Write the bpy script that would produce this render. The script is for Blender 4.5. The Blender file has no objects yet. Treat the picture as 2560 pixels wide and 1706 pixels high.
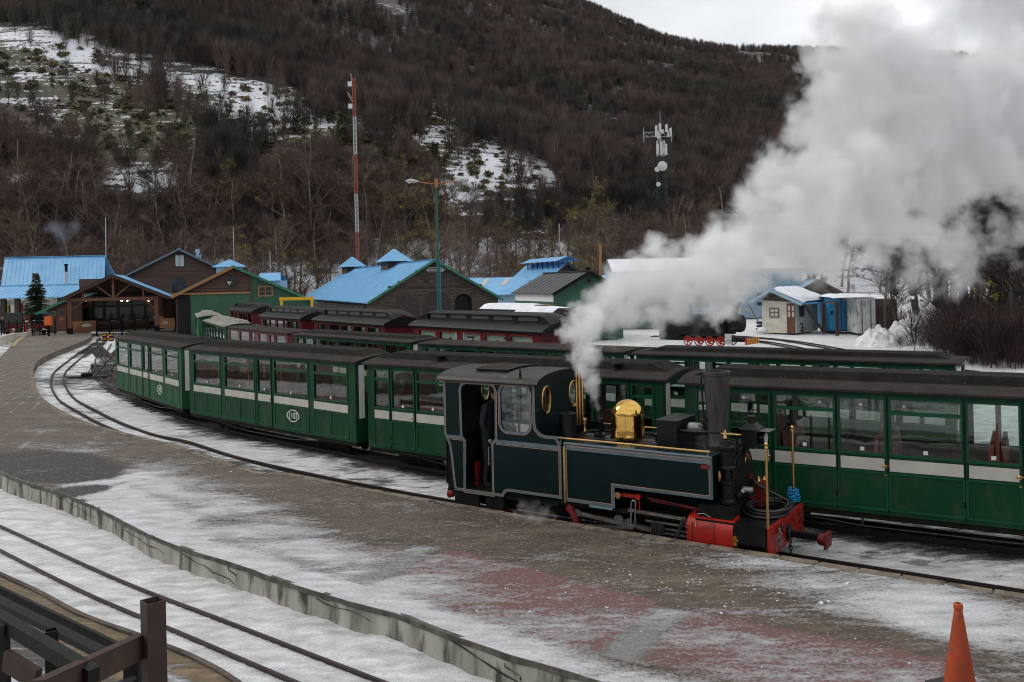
import bpy, bmesh, math, random
import numpy as np
from mathutils import Vector, Matrix, noise
from mathutils.geometry import tessellate_polygon
R = math.radians
rnd = random.Random(7)
sc = bpy.context.scene
COL = sc.collection

# ------------------------------------------------------------------ camera, sky, sun, exposure
FPX, TILT, CY, H = 2180.0, R(1.25), 705.0, 4.0
cam_d = bpy.data.cameras.new('camera')
cam = bpy.data.objects.new('camera', cam_d)
COL.objects.link(cam)
cam.location = (0, 0, H)
cam.rotation_euler = (Matrix.Rotation(TILT, 3, 'Y') @ Matrix.Rotation(R(90), 3, 'X')).to_euler()
cam_d.sensor_width = 36.0
cam_d.lens = FPX / 2560 * 36
cam_d.shift_y = -(853.0 - CY) / 2560
cam_d.clip_start = 0.05
cam_d.clip_end = 6000
sc.camera = cam

SUN_EL, SUN_AZ = R(38), R(-70)
world = bpy.data.worlds.new('World')
sc.world = world
world.use_nodes = True
nt = world.node_tree
nt.nodes.clear()
def wn(t, **kw):
    n = nt.nodes.new(t)
    for k, v in kw.items():
        setattr(n, k, v)
    return n
sky = wn('ShaderNodeTexSky', sky_type='NISHITA', sun_disc=False)
sky.sun_elevation = SUN_EL
sky.sun_rotation = SUN_AZ
tc = wn('ShaderNodeTexCoord')
mp = wn('ShaderNodeMapping')
mp.inputs['Scale'].default_value = (1.0, 1.0, 2.6)
nz = wn('ShaderNodeTexNoise')
nz.inputs['Scale'].default_value = 3.2
nz.inputs['Detail'].default_value = 7
nz.inputs['Roughness'].default_value = 0.5
rp = wn('ShaderNodeValToRGB')
rp.color_ramp.elements[0].position = 0.3
rp.color_ramp.elements[0].color = (6.4, 6.6, 6.9, 1)
rp.color_ramp.elements[1].position = 0.68
rp.color_ramp.elements[1].color = (9.6, 9.7, 9.8, 1)
mx = wn('ShaderNodeMix', data_type='RGBA')
mx.inputs['Factor'].default_value = 0.93
bg = wn('ShaderNodeBackground')
bg.inputs['Strength'].default_value = 0.12
ow = wn('ShaderNodeOutputWorld')
L = nt.links.new
L(tc.outputs['Generated'], mp.inputs['Vector'])
L(mp.outputs[0], nz.inputs['Vector'])
L(nz.outputs['Fac'], rp.inputs[0])
L(sky.outputs[0], mx.inputs['A'])
L(rp.outputs[0], mx.inputs['B'])
L(mx.outputs['Result'], bg.inputs[0])
L(bg.outputs[0], ow.inputs[0])
sun_d = bpy.data.lights.new('sun', 'SUN')
sun_d.energy = 1.1
sun_d.angle = R(18)
sun_d.color = (1, 0.96, 0.9)
sun = bpy.data.objects.new('sun', sun_d)
COL.objects.link(sun)
sun.rotation_euler = (R(90) - SUN_EL, 0, math.pi - SUN_AZ)
vs = sc.view_settings
vs.view_transform = 'Standard'
vs.look = 'None'
vs.exposure = 0.0
vs.gamma = 1
vs.use_curve_mapping = False
cy = sc.cycles
cy.use_denoising = True
cy.max_bounces = 10
cy.volume_bounces = 9
cy.transparent_max_bounces = 24
cy.caustics_reflective = False
cy.caustics_refractive = False
cy.volume_step_rate = 1.5
cy.filter_width = 1.1
cy.volume_max_steps = 256

# ------------------------------------------------------------------ pixel <-> place (photo pixels, 2560 wide)
CT, ST = math.cos(TILT), math.sin(TILT)
def ray(x, y):
    u, v = x - 1280, y - CY
    return (u * CT - v * ST) / FPX, (-u * ST - v * CT) / FPX
def at(x, y, z=0.0):
    a, b = ray(x, y)
    Y = (z - H) / b
    return Vector((a * Y, Y, z))
def atY(x, y, Y):
    a, b = ray(x, y)
    return Vector((a * Y, Y, H + b * Y))
def px_of(X, Y, Z):
    a, b = X * FPX / Y, (Z - H) * FPX / Y
    return 1280 + a * CT - b * ST, CY - a * ST - b * CT

# ------------------------------------------------------------------ materials
def mat(name, c1, c2=None, rough=0.6, metal=0.0, scale=4.0, bump=0.0, bscale=None, detail=5, lo=0.35, hi=0.65,
        emit=None, estr=0, stretch=None, spec=0.5, c3=None, scale3=20, lo3=0.6, hi3=0.7, obj=False, rvar=0.0, wave=None):
    m = bpy.data.materials.new(name)
    m.use_nodes = True
    t = m.node_tree
    b = t.nodes['Principled BSDF']
    b.inputs['Roughness'].default_value = rough
    b.inputs['Metallic'].default_value = metal
    b.inputs['Specular IOR Level'].default_value = spec
    def N(k):
        return t.nodes.new(k)
    if obj:
        src = N('ShaderNodeTexCoord').outputs['Object']
    else:
        src = N('ShaderNodeNewGeometry').outputs['Position']
    if stretch:
        mpn = N('ShaderNodeMapping')
        mpn.inputs['Scale'].default_value = stretch
        t.links.new(src, mpn.inputs[0])
        src = mpn.outputs[0]
    col = None
    if c2 is None and rvar == 0 and c3 is None:
        c2 = tuple(x * 0.86 for x in c1)
    if c2:
        n = N('ShaderNodeTexNoise')
        n.inputs['Scale'].default_value = scale
        n.inputs['Detail'].default_value = detail
        t.links.new(src, n.inputs['Vector'])
        r = N('ShaderNodeValToRGB')
        r.color_ramp.elements[0].position = lo
        r.color_ramp.elements[1].position = hi
        r.color_ramp.elements[0].color = (*c1, 1)
        r.color_ramp.elements[1].color = (*c2, 1)
        t.links.new(n.outputs['Fac'], r.inputs[0])
        col = r.outputs[0]
    if c3:
        n = N('ShaderNodeTexNoise')
        n.inputs['Scale'].default_value = scale3
        n.inputs['Detail'].default_value = 6
        t.links.new(src, n.inputs['Vector'])
        mr = N('ShaderNodeMapRange')
        mr.inputs['From Min'].default_value = lo3
        mr.inputs['From Max'].default_value = hi3
        t.links.new(n.outputs['Fac'], mr.inputs[0])
        mixn = N('ShaderNodeMix')
        mixn.data_type = 'RGBA'
        t.links.new(mr.outputs[0], mixn.inputs['Factor'])
        if col:
            t.links.new(col, mixn.inputs['A'])
        else:
            mixn.inputs['A'].default_value = (*c1, 1)
        mixn.inputs['B'].default_value = (*c3, 1)
        col = mixn.outputs['Result']
    if rvar:
        oi = N('ShaderNodeObjectInfo')
        hsv = N('ShaderNodeHueSaturation')
        mr = N('ShaderNodeMapRange')
        mr.inputs['To Min'].default_value = 1 - rvar
        mr.inputs['To Max'].default_value = 1 + rvar
        t.links.new(oi.outputs['Random'], mr.inputs[0])
        t.links.new(mr.outputs[0], hsv.inputs['Value'])
        if col:
            t.links.new(col, hsv.inputs['Color'])
        else:
            hsv.inputs['Color'].default_value = (*c1, 1)
        col = hsv.outputs[0]
    if col:
        t.links.new(col, b.inputs['Base Color'])
    else:
        b.inputs['Base Color'].default_value = (*c1, 1)
    if bump or wave:
        bn = N('ShaderNodeBump')
        bn.inputs['Strength'].default_value = bump if bump else 0.6
        bn.inputs['Distance'].default_value = 0.02
        if wave:
            w = N('ShaderNodeTexWave')
            w.bands_direction = wave[0]
            w.inputs['Scale'].default_value = wave[1]
            if wave[2]:
                tcn = N('ShaderNodeTexCoord')
                t.links.new(tcn.outputs['Object'], w.inputs[0])
            else:
                t.links.new(src, w.inputs[0])
            t.links.new(w.outputs['Fac'], bn.inputs['Height'])
        else:
            n2 = N('ShaderNodeTexNoise')
            n2.inputs['Scale'].default_value = bscale or scale * 4
            n2.inputs['Detail'].default_value = 6
            t.links.new(src, n2.inputs['Vector'])
            t.links.new(n2.outputs['Fac'], bn.inputs['Height'])
        t.links.new(bn.outputs[0], b.inputs['Normal'])
    if emit:
        b.inputs['Emission Color'].default_value = (*emit, 1)
        b.inputs['Emission Strength'].default_value = estr
    return m

def glass_mat(name, tint=(0.86, 0.9, 0.88), gl=0.12):
    m = bpy.data.materials.new(name)
    m.use_nodes = True
    t = m.node_tree
    t.nodes.clear()
    o = t.nodes.new('ShaderNodeOutputMaterial')
    tr = t.nodes.new('ShaderNodeBsdfTransparent')
    tr.inputs[0].default_value = (*tint, 1)
    g = t.nodes.new('ShaderNodeBsdfGlossy')
    g.inputs['Roughness'].default_value = 0.02
    g.inputs['Color'].default_value = (0.95, 0.97, 0.97, 1)
    fr = t.nodes.new('ShaderNodeFresnel')
    fr.inputs['IOR'].default_value = 1.5
    mr = t.nodes.new('ShaderNodeMath')
    mr.operation = 'MULTIPLY_ADD'
    mr.inputs[1].default_value = 1.0
    mr.inputs[2].default_value = gl - 0.05
    nn = t.nodes.new('ShaderNodeTexNoise')
    nn.inputs['Scale'].default_value = 1.3
    gp = t.nodes.new('ShaderNodeNewGeometry')
    bp = t.nodes.new('ShaderNodeBump')
    bp.inputs['Strength'].default_value = 0.25
    bp.inputs['Distance'].default_value = 0.01
    t.links.new(gp.outputs['Position'], nn.inputs['Vector'])
    t.links.new(nn.outputs['Fac'], bp.inputs['Height'])
    t.links.new(bp.outputs[0], g.inputs['Normal'])
    mxs = t.nodes.new('ShaderNodeMixShader')
    t.links.new(fr.outputs[0], mr.inputs[0])
    bk = t.nodes.new('ShaderNodeMath')
    bk.operation = 'SUBTRACT'
    bk.inputs[0].default_value = 1.0
    ml_ = t.nodes.new('ShaderNodeMath')
    ml_.operation = 'MULTIPLY'
    t.links.new(gp.outputs['Backfacing'], bk.inputs[1])
    t.links.new(mr.outputs[0], ml_.inputs[0])
    t.links.new(bk.outputs[0], ml_.inputs[1])
    t.links.new(ml_.outputs[0], mxs.inputs[0])
    t.links.new(tr.outputs[0], mxs.inputs[1])
    t.links.new(g.outputs[0], mxs.inputs[2])
    t.links.new(mxs.outputs[0], o.inputs[0])
    return m

M = {}
M['green'] = mat('carriage_green', (0.0015, 0.038, 0.013), (0.0025, 0.05, 0.017), rough=0.5, spec=.22, scale=1.2, c3=(0.035, 0.06, 0.035), scale3=3.5, lo3=0.5, hi3=0.75, bump=0.05, bscale=60, stretch=(1, 1, .45))
M['green_worn'] = mat('worn_green', (0.01, 0.062, 0.024), (0.018, 0.082, 0.034), rough=0.6, spec=.25, scale=3, c3=(0.05, 0.1, 0.06), scale3=4, lo3=0.55, hi3=0.8)
M['green_trim'] = mat('carriage_trim_green', (0.004, 0.06, 0.026), (0.006, 0.074, 0.031), rough=0.45, spec=.25, scale=5)
M['cream'] = mat('cream_strip', (0.52, 0.5, 0.44), (0.42, 0.41, 0.37), rough=0.5, scale=3)
M['roof_black'] = mat('tar_roof', (0.010, 0.010, 0.012), (0.02, 0.018, 0.018), rough=0.85, spec=.12, scale=6, bump=0.3, bscale=70, c3=(0.06, 0.055, 0.05), scale3=25, lo3=0.62, hi3=0.75)
M['roof_dust'] = mat('dusty_tar_roof', (0.026, 0.021, 0.019), (0.042, 0.035, 0.031), rough=0.85, spec=.12, scale=3, bump=0.3, bscale=70, c3=(0.1, 0.09, 0.08), scale3=30, lo3=0.6, hi3=0.78)
M['roof_gloss'] = mat('glossy_black_roof', (0.005, 0.005, 0.006), (0.01, 0.01, 0.011), rough=0.42, spec=.16, scale=3, bump=0.5, bscale=35, c3=(0.1, 0.11, 0.12), scale3=18, lo3=0.66, hi3=0.85)
M['roof_grey'] = mat('grey_canvas_roof', (0.16, 0.15, 0.13), (0.28, 0.26, 0.22), rough=0.8, scale=2, bump=0.3, c3=(0.07, 0.06, 0.06), scale3=7, lo3=0.5, hi3=0.7)
M['under'] = mat('underframe_black', (0.006, 0.005, 0.005), (0.014, 0.012, 0.011), rough=0.8, spec=.15, scale=6)
M['red_wall'] = mat('dark_red_paint', (0.075, 0.003, 0.007), (0.1, 0.006, 0.01), rough=0.5, spec=.25, scale=3)
M['red_old'] = mat('flaking_red_paint', (0.1, 0.015, 0.016), (0.15, 0.035, 0.03), rough=0.7, scale=5, c3=(0.27, 0.15, 0.13), scale3=11, lo3=0.55, hi3=0.68)
M['seat'] = mat('red_brown_seat', (0.16, 0.045, 0.038), (0.22, 0.07, 0.055), rough=0.55, scale=3)
M['interior'] = mat('varnished_interior', (0.12, 0.05, 0.03), (0.17, 0.075, 0.045), rough=0.5, scale=4)
M['glass'] = glass_mat('window_glass')
M['glass_dark'] = glass_mat('dim_glass', (0.3, 0.33, 0.35), 0.2)
M['curtain'] = mat('white_curtain', (0.62, 0.64, 0.58), (0.5, 0.53, 0.48), rough=0.9, scale=14, stretch=(1, 1, .1))
M['brass'] = mat('brass', (0.66, 0.42, 0.18), (0.5, 0.3, 0.11), rough=0.26, metal=1, scale=9)
M['brass_pol'] = mat('polished_brass', (0.8, 0.5, 0.14), (0.6, 0.34, 0.08), rough=0.1, metal=1, scale=3, bump=0.12, bscale=7)
M['teal'] = mat('dark_teal_paint', (0.003, 0.0125, 0.0135), (0.004, 0.0155, 0.0168), rough=0.26, spec=.14, scale=2, bump=0.05, bscale=3)
M['lining_grey'] = mat('grey_blue_lining', (0.085, 0.115, 0.13), (0.12, 0.155, 0.17), rough=0.45, scale=6)
M['lining_orange'] = mat('thin_copper_line', (0.42, 0.25, 0.16), rough=0.5)
M['teal_dark'] = mat('dark_cab_front', (0.004, 0.009, 0.012), (0.006, 0.012, 0.016), rough=0.3, scale=2)
M['roof_cab'] = mat('dull_bronze_roof', (0.016, 0.012, 0.01), (0.03, 0.023, 0.018), rough=0.42, spec=.3, scale=2, bump=0.15, c3=(.09, .07, .055), scale3=8, lo3=.55, hi3=.8)
M['black'] = mat('black_paint', (0.004, 0.004, 0.005), (0.008, 0.008, 0.009), rough=0.35, spec=.28, scale=5, bump=0.1, bscale=20)
M['black_mat'] = mat('sooty_black', (0.005, 0.005, 0.005), (0.012, 0.011, 0.01), rough=0.75, spec=.15, scale=8)
M['chimney'] = mat('burnt_chimney_metal', (0.02, 0.018, 0.018), (0.05, 0.043, 0.04), rough=0.6, scale=9, stretch=(3, 3, .25))
M['red'] = mat('signal_red', (0.36, 0.012, 0.006), (0.28, 0.01, 0.006), rough=0.3, scale=3, bump=0.2, bscale=12, c3=(0.05, 0.01, 0.01), scale3=9, lo3=0.62, hi3=0.75)
M['red_dark'] = mat('dirty_red', (0.2, 0.008, 0.008), (0.08, 0.006, 0.006), rough=0.5, scale=9)
M['steel'] = mat('oily_steel', (0.32, 0.31, 0.3), (0.18, 0.17, 0.16), rough=0.35, metal=0.85, scale=8)
M['steel_dark'] = mat('dark_steel', (0.06, 0.06, 0.06), (0.03, 0.03, 0.03), rough=0.45, metal=0.6, scale=8)
M['rail'] = mat('rusty_rail', (0.022, 0.014, 0.013), (0.035, 0.022, 0.02), rough=0.55, metal=0.3, scale=12)
M['rail_top'] = mat('purple_brown_rail', (0.035, 0.02, 0.022), (0.055, 0.035, 0.036), rough=0.4, metal=0.4, scale=12)
M['sleeper'] = mat('wet_timber_sleeper', (0.022, 0.018, 0.015), (0.04, 0.033, 0.028), rough=0.8, scale=9)
M['blue_roof'] = mat('blue_metal_roof', (0.11, 0.33, 0.58), (0.15, 0.4, 0.66), rough=0.45, scale=0.6, c3=(0.22, 0.42, 0.6), scale3=1.4, lo3=.45, hi3=.75, obj=False, stretch=(1, 1, .3))
M['blue_pale'] = mat('faded_blue_metal', (0.24, 0.35, 0.44), (0.3, 0.42, 0.5), rough=0.5, scale=2)
M['wood_brown'] = mat('dark_brown_boards', (0.05, 0.02, 0.011), (0.085, 0.036, 0.02), rough=0.65, scale=2.5, stretch=(1, 1, 8), bump=.2)
M['wood_old'] = mat('weathered_dark_boards', (0.026, 0.018, 0.014), (0.1, 0.075, 0.056), rough=0.8, scale=2.5, stretch=(1, 1, 7), bump=.3)
M['wood_post'] = mat('red_brown_timber', (0.1, 0.035, 0.018), (0.14, 0.055, 0.028), rough=0.6, scale=4)
M['wood_orange'] = mat('orange_lattice_wood', (0.3, 0.13, 0.05), (0.38, 0.18, 0.07), rough=0.6, scale=6)
M['wood_dark'] = mat('near_black_timber', (0.018, 0.011, 0.009), (0.03, 0.018, 0.014), rough=0.6, scale=5)
M['green_shed'] = mat('green_corrugated', (0.02, 0.085, 0.045), (0.028, 0.11, 0.06), rough=0.5, scale=1.5, wave=('X', 4.0, True), bump=0.9)
M['green_flat'] = mat('green_door_paint', (0.022, 0.08, 0.042), (0.03, 0.1, 0.055), rough=0.55, scale=1.2)
M['grey_roof'] = mat('grey_corrugated_roof', (0.04, 0.042, 0.046), (0.065, 0.067, 0.07), rough=0.5, scale=2, wave=('X', 3.5, True), bump=0.6)
M['white_wall'] = mat('whitewashed_wall', (0.62, 0.58, 0.49), (0.5, 0.47, 0.41), rough=0.85, scale=2, bump=.2, c3=(0.3, 0.27, 0.22), scale3=1.6, lo3=.58, hi3=.8)
M['white'] = mat('white_paint', (0.7, 0.7, 0.68), (0.6, 0.6, 0.58), rough=0.5, scale=4)
M['snow'] = mat('snow', (0.78, 0.8, 0.83), (0.66, 0.68, 0.72), rough=0.7, scale=1.5, bump=0.8, bscale=6, detail=7)
M['snow_dirty'] = mat('dirty_snow', (0.7, 0.71, 0.72), (0.5, 0.49, 0.47), rough=0.75, scale=1.3, bump=0.6, bscale=5, c3=(0.16, 0.13, 0.11), scale3=5, lo3=.6, hi3=.75)
M['cont_blue'] = mat('blue_container_paint', (0.02, 0.2, 0.42), (0.03, 0.26, 0.5), rough=0.5, scale=2, c3=(0.16, 0.06, 0.04), scale3=5, lo3=.66, hi3=.72, bump=.1)
M['cont_white'] = mat('rusting_white_container', (0.55, 0.56, 0.55), (0.42, 0.43, 0.43), rough=0.55, scale=2, c3=(0.2, 0.09, 0.04), scale3=2.2, lo3=.6, hi3=.68)
M['rust'] = mat('rust_brown_steel', (0.03, 0.014, 0.009), (0.05, 0.022, 0.013), rough=0.7, scale=7, c3=(0.03, 0.018, 0.014), scale3=3, lo3=.5, hi3=.65, bump=.15)
M['dark_steelwork'] = mat('black_steelwork', (0.006, 0.0055, 0.0055), (0.012, 0.01, 0.009), rough=0.6, spec=.25, scale=9, bump=.2)
M['cone'] = mat('orange_cone_plastic', (0.4, 0.055, 0.008), (0.3, 0.038, 0.008), rough=0.5, scale=5, c3=(.2, .05, .02), scale3=14, lo3=.55, hi3=.7)
M['mast_red'] = mat('mast_red_paint', (0.4, 0.09, 0.05), rough=0.6)
M['mast_white'] = mat('mast_white_paint', (0.62, 0.62, 0.6), rough=0.6)
M['tower_green'] = mat('tower_dark_green', (0.02, 0.045, 0.035), rough=0.6)
M['pole_green'] = mat('lamp_pole_green', (0.006, 0.085, 0.06), (0.01, 0.11, 0.08), rough=0.4, scale=2)
M['yellow'] = mat('yellow_paint', (0.75, 0.42, 0.02), rough=0.5)
M['orange_box'] = mat('orange_metal', (0.75, 0.14, 0.02), rough=0.5)
M['concrete'] = mat('stained_concrete', (0.24, 0.23, 0.195), (0.42, 0.405, 0.35), rough=0.85, scale=3.5, bump=.5, c3=(0.05, 0.045, 0.035), scale3=6, lo3=.5, hi3=.66, stretch=(1, 1, .22))
M['curb'] = mat('brown_curb_stone', (0.13, 0.1, 0.075), (0.2, 0.16, 0.12), rough=0.85, scale=5, bump=.3, c3=(0.05, 0.04, 0.03), scale3=4, lo3=.5, hi3=.65)
M['moss'] = mat('dirty_crumbling_edge', (0.05, 0.045, 0.035), (0.12, 0.11, 0.09), rough=0.9, scale=6, bump=.6)
M['tyre'] = mat('tyre_rubber', (0.02, 0.02, 0.02), (0.035, 0.034, 0.033), rough=0.8, scale=8)
M['blue_rope'] = mat('blue_rope', (0.01, 0.22, 0.55), (0.02, 0.3, 0.6), rough=0.6, scale=30)
M['hose'] = mat('rubber_hose', (0.03, 0.03, 0.032), rough=0.4)
M['bark'] = mat('grey_brown_bark', (0.1, 0.08, 0.062), (0.22, 0.185, 0.145), rough=0.9, scale=1.5, rvar=.25)
M['twig'] = mat('purple_brown_twigs', (0.085, 0.053, 0.045), (0.12, 0.08, 0.062), rough=0.9, scale=.3, rvar=.3)
M['leaf_yellow'] = mat('yellow_green_tufts', (0.32, 0.25, 0.03), (0.22, 0.2, 0.03), rough=0.8, scale=1)
M['spruce'] = mat('spruce_needles', (0.022, 0.04, 0.012), (0.05, 0.065, 0.02), rough=0.8, scale=2)
M['hill_twig'] = mat('bare_hill_wood', (0.108, 0.074, 0.064), (0.056, 0.05, 0.04), rough=0.95, scale=.035, lo=.38, hi=.62, rvar=.5)
M['hill_ever'] = mat('evergreen_scrub', (0.035, 0.042, 0.02), (0.06, 0.062, 0.03), rough=0.95, scale=.05, rvar=.4)
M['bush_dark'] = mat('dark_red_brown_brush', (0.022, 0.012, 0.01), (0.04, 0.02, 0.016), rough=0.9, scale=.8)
M['skin'] = mat('skin', (0.45, 0.24, 0.17), rough=0.5)
M['cloth_navy'] = mat('navy_overalls', (0.003, 0.005, 0.01), (0.006, 0.008, 0.016), rough=0.85, scale=6)
M['hair'] = mat('dark_hair', (0.01, 0.007, 0.005), rough=0.7)
M['cloth_pale'] = mat('pale_blue_cloth', (0.14, 0.2, 0.28), (0.2, 0.26, 0.33), rough=0.8, scale=6)
M['lamp_glass'] = mat('lamp_lens', (0.6, 0.62, 0.65), rough=0.1, spec=.9)
M['galv'] = mat('galvanised', (0.5, 0.51, 0.52), rough=0.5, metal=.2)
M['bulb'] = mat('lit_bulb', (1, .8, .5), emit=(1, .72, .4), estr=9)
M['bulb_red'] = mat('lit_signal_lamp', (1, .3, .1), emit=(1, .33, .08), estr=2.5)
M['sign'] = mat('sign_black', (0.012, 0.012, 0.012), rough=.5)
M['snow_red'] = M['red']

# ------------------------------------------------------------------ mesh collector
class MB:
    def __init__(s):
        s.v, s.f = [], []
    def add(s, vs, fs):
        o = len(s.v)
        s.v += [tuple(p) for p in vs]
        s.f += [tuple(i + o for i in f) for f in fs]
        return s
    def box(s, x0, x1, y0, y1, z0, z1):
        v = [(x0, y0, z0), (x1, y0, z0), (x1, y1, z0), (x0, y1, z0), (x0, y0, z1), (x1, y0, z1), (x1, y1, z1), (x0, y1, z1)]
        return s.add(v, [(0, 3, 2, 1), (4, 5, 6, 7), (0, 1, 5, 4), (1, 2, 6, 5), (2, 3, 7, 6), (3, 0, 4, 7)])
    def beam(s, p, q, w, h=None, up=(0, 0, 1)):
        p, q = Vector(p), Vector(q)
        h = h or w
        d = (q - p).normalized()
        up = Vector(up)
        if abs(d.dot(up)) > .98:
            up = Vector((0, 1, 0))
        a = d.cross(up).normalized() * w / 2
        b = a.cross(d).normalized() * h / 2
        v = [p - a - b, p + a - b, p + a + b, p - a + b, q - a - b, q + a - b, q + a + b, q - a + b]
        return s.add(v, [(3, 2, 1, 0), (4, 5, 6, 7), (0, 1, 5, 4), (1, 2, 6, 5), (2, 3, 7, 6), (3, 0, 4, 7)])
    def tube(s, pts, r, n=8, cap=True):
        pts = [Vector(p) for p in pts]
        rs = r if isinstance(r, (list, tuple)) else [r] * len(pts)
        prev = None
        vs, fs = [], []
        for i, p in enumerate(pts):
            d = (pts[min(i + 1, len(pts) - 1)] - pts[max(i - 1, 0)])
            d = d.normalized() if d.length > 1e-9 else Vector((0, 0, 1))
            if prev is None:
                a = d.orthogonal().normalized()
            else:
                a = prev - d * prev.dot(d)
                a = a.normalized() if a.length > 1e-6 else d.orthogonal().normalized()
            prev = a
            b = d.cross(a)
            for k in range(n):
                t = 2 * math.pi * k / n
                vs.append(p + (a * math.cos(t) + b * math.sin(t)) * rs[i])
        for i in range(len(pts) - 1):
            for k in range(n):
                k2 = (k + 1) % n
                fs.append((i * n + k, i * n + k2, (i + 1) * n + k2, (i + 1) * n + k))
        if cap:
            fs.append(tuple(range(n - 1, -1, -1)))
            fs.append(tuple((len(pts) - 1) * n + k for k in range(n)))
        return s.add(vs, fs)
    def cyl(s, p, q, r, r2=None, n=16):
        return s.tube([p, q], [r, r if r2 is None else r2], n)
    def lathe(s, prof, c=(0, 0, 0), n=24, axis='z'):
        vs, fs = [], []
        for r, z in prof:
            for k in range(n):
                t = 2 * math.pi * k / n
                x, y = r * math.cos(t), r * math.sin(t)
                p = (x, y, z) if axis == 'z' else ((z, x, y) if axis == 'x' else (x, z, y))
                vs.append((p[0] + c[0], p[1] + c[1], p[2] + c[2]))
        for i in range(len(prof) - 1):
            for k in range(n):
                k2 = (k + 1) % n
                fs.append((i * n + k, i * n + k2, (i + 1) * n + k2, (i + 1) * n + k))
        fs.append(tuple(range(n)))
        fs.append(tuple((len(prof) - 1) * n + k for k in range(n)))
        return s.add(vs, fs)
    def torus(s, c, R0, r, axis='z', n=20, m=8, a0=0, a1=2 * math.pi, sq=1.0):
        pts = []
        full = abs(a1 - a0 - 2 * math.pi) < 1e-6
        for i in range(n + 1):
            t = a0 + (a1 - a0) * i / n
            x, y = R0 * math.cos(t), R0 * math.sin(t) * sq
            p = (x, y, 0) if axis == 'z' else ((0, x, y) if axis == 'x' else (x, 0, y))
            pts.append((p[0] + c[0], p[1] + c[1], p[2] + c[2]))
        return s.tube(pts, r, m)
    def loops(s, loops, y0, y1, plane='xz'):
        """plate with holes: loops of 2D points, first is the outer; thickness from y0 to y1"""
        def P(p, d):
            return (p[0], d, p[1]) if plane == 'xz' else ((d, p[0], p[1]) if plane == 'yz' else (p[0], p[1], d))
        flat = [p for lp in loops for p in lp]
        tris = tessellate_polygon([[Vector((p[0], p[1], 0)) for p in lp] for lp in loops])
        n = len(flat)
        vs = [P(p, y0) for p in flat] + [P(p, y1) for p in flat]
        fs = [tuple(t) for t in tris] + [tuple(i + n for i in reversed(t)) for t in tris]
        o = 0
        for lp in loops:
            m = len(lp)
            for i in range(m):
                j = (i + 1) % m
                fs.append((o + i, o + j, o + j + n, o + i + n))
            o += m
        return s.add(vs, fs)
    def prism(s, poly, y0, y1, plane='xz'):
        return s.loops([poly], y0, y1, plane)
    def build(s, name, m, parent=None, smooth=False, normals=True):
        me = bpy.data.meshes.new(name)
        me.from_pydata(s.v, [], s.f)
        if normals:
            bm = bmesh.new()
            bm.from_mesh(me)
            bmesh.ops.recalc_face_normals(bm, faces=bm.faces)
            bm.to_mesh(me)
            bm.free()
        if m is not None:
            me.materials.append(m)
        if smooth:
            me.polygons.foreach_set('use_smooth', [True] * len(me.polygons))
            if smooth == 'auto':
                me.set_sharp_from_angle(angle=R(40))
        o = bpy.data.objects.new(name, me)
        COL.objects.link(o)
        o.parent = parent
        return o

def tag(o, label=None, cat=None, group=None, kind=None):
    if label: o['label'] = label
    if cat: o['category'] = cat
    if group: o['group'] = group
    if kind: o['kind'] = kind
    return o
def thing(name, loc, rz, label, cat, group=None):
    o = bpy.data.objects.new(name, None)
    o.empty_display_size = .2
    COL.objects.link(o)
    o.location = loc
    o.rotation_euler = (0, 0, rz)
    return tag(o, label, cat, group)
def copy_tree(o, parent=None):
    c = o.copy()
    COL.objects.link(c)
    c.parent = parent
    for ch in list(o.children):
        copy_tree(ch, c)
    return c
def inst(name, me, parent, loc=(0, 0, 0), rz=0, scale=None):
    o = bpy.data.objects.new(name, me)
    COL.objects.link(o)
    o.parent = parent
    o.location = loc
    o.rotation_euler = (0, 0, rz)
    if scale: o.scale = scale
    return o
def rrect(x0, x1, z0, z1, r, n=5):
    pts = []
    for cx, cz, a in ((x1 - r, z1 - r, 0), (x0 + r, z1 - r, 90), (x0 + r, z0 + r, 180), (x1 - r, z0 + r, 270)):
        for i in range(n + 1):
            t = R(a + 90 * i / n)
            pts.append((cx + r * math.cos(t), cz + r * math.sin(t)))
    return pts
def ell(cx, cz, rx, rz, n=28):
    return [(cx + rx * math.cos(2 * math.pi * i / n), cz + rz * math.sin(2 * math.pi * i / n)) for i in range(n)]
TEXTS = []
def text(body, name, m, parent, loc, rot, size, ext=.004):
    cu = bpy.data.curves.new(name, 'FONT')
    cu.body = body
    cu.size = size
    cu.extrude = ext
    cu.align_x = 'CENTER'
    cu.align_y = 'CENTER'
    cu.materials.append(m)
    o = bpy.data.objects.new(name, cu)
    COL.objects.link(o)
    o.parent = parent
    o.location = loc
    o.rotation_euler = rot
    TEXTS.append(o)
    return o
def catmull(pts, k=8):
    pts = [Vector(p) for p in pts]
    P = [pts[0] * 2 - pts[1]] + pts + [pts[-1] * 2 - pts[-2]]
    out = []
    for i in range(1, len(P) - 2):
        for j in range(k):
            t = j / k
            p0, p1, p2, p3 = P[i - 1], P[i], P[i + 1], P[i + 2]
            out.append(.5 * ((2 * p1) + (p2 - p0) * t + (2 * p0 - 5 * p1 + 4 * p2 - p3) * t * t + (3 * p1 - p0 - 3 * p2 + p3) * t ** 3))
    out.append(pts[-1])
    return out
def offset(line, d):
    out = []
    for i, p in enumerate(line):
        t = line[min(i + 1, len(line) - 1)] - line[max(i - 1, 0)]
        t.z = 0
        t.normalize()
        out.append(p + Vector((-t.y, t.x, 0)) * d)
    return out
def nvec(x, y, z):
    return noise.fractal(Vector((x, y, z)), 1.0, 2.0, 4)


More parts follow.
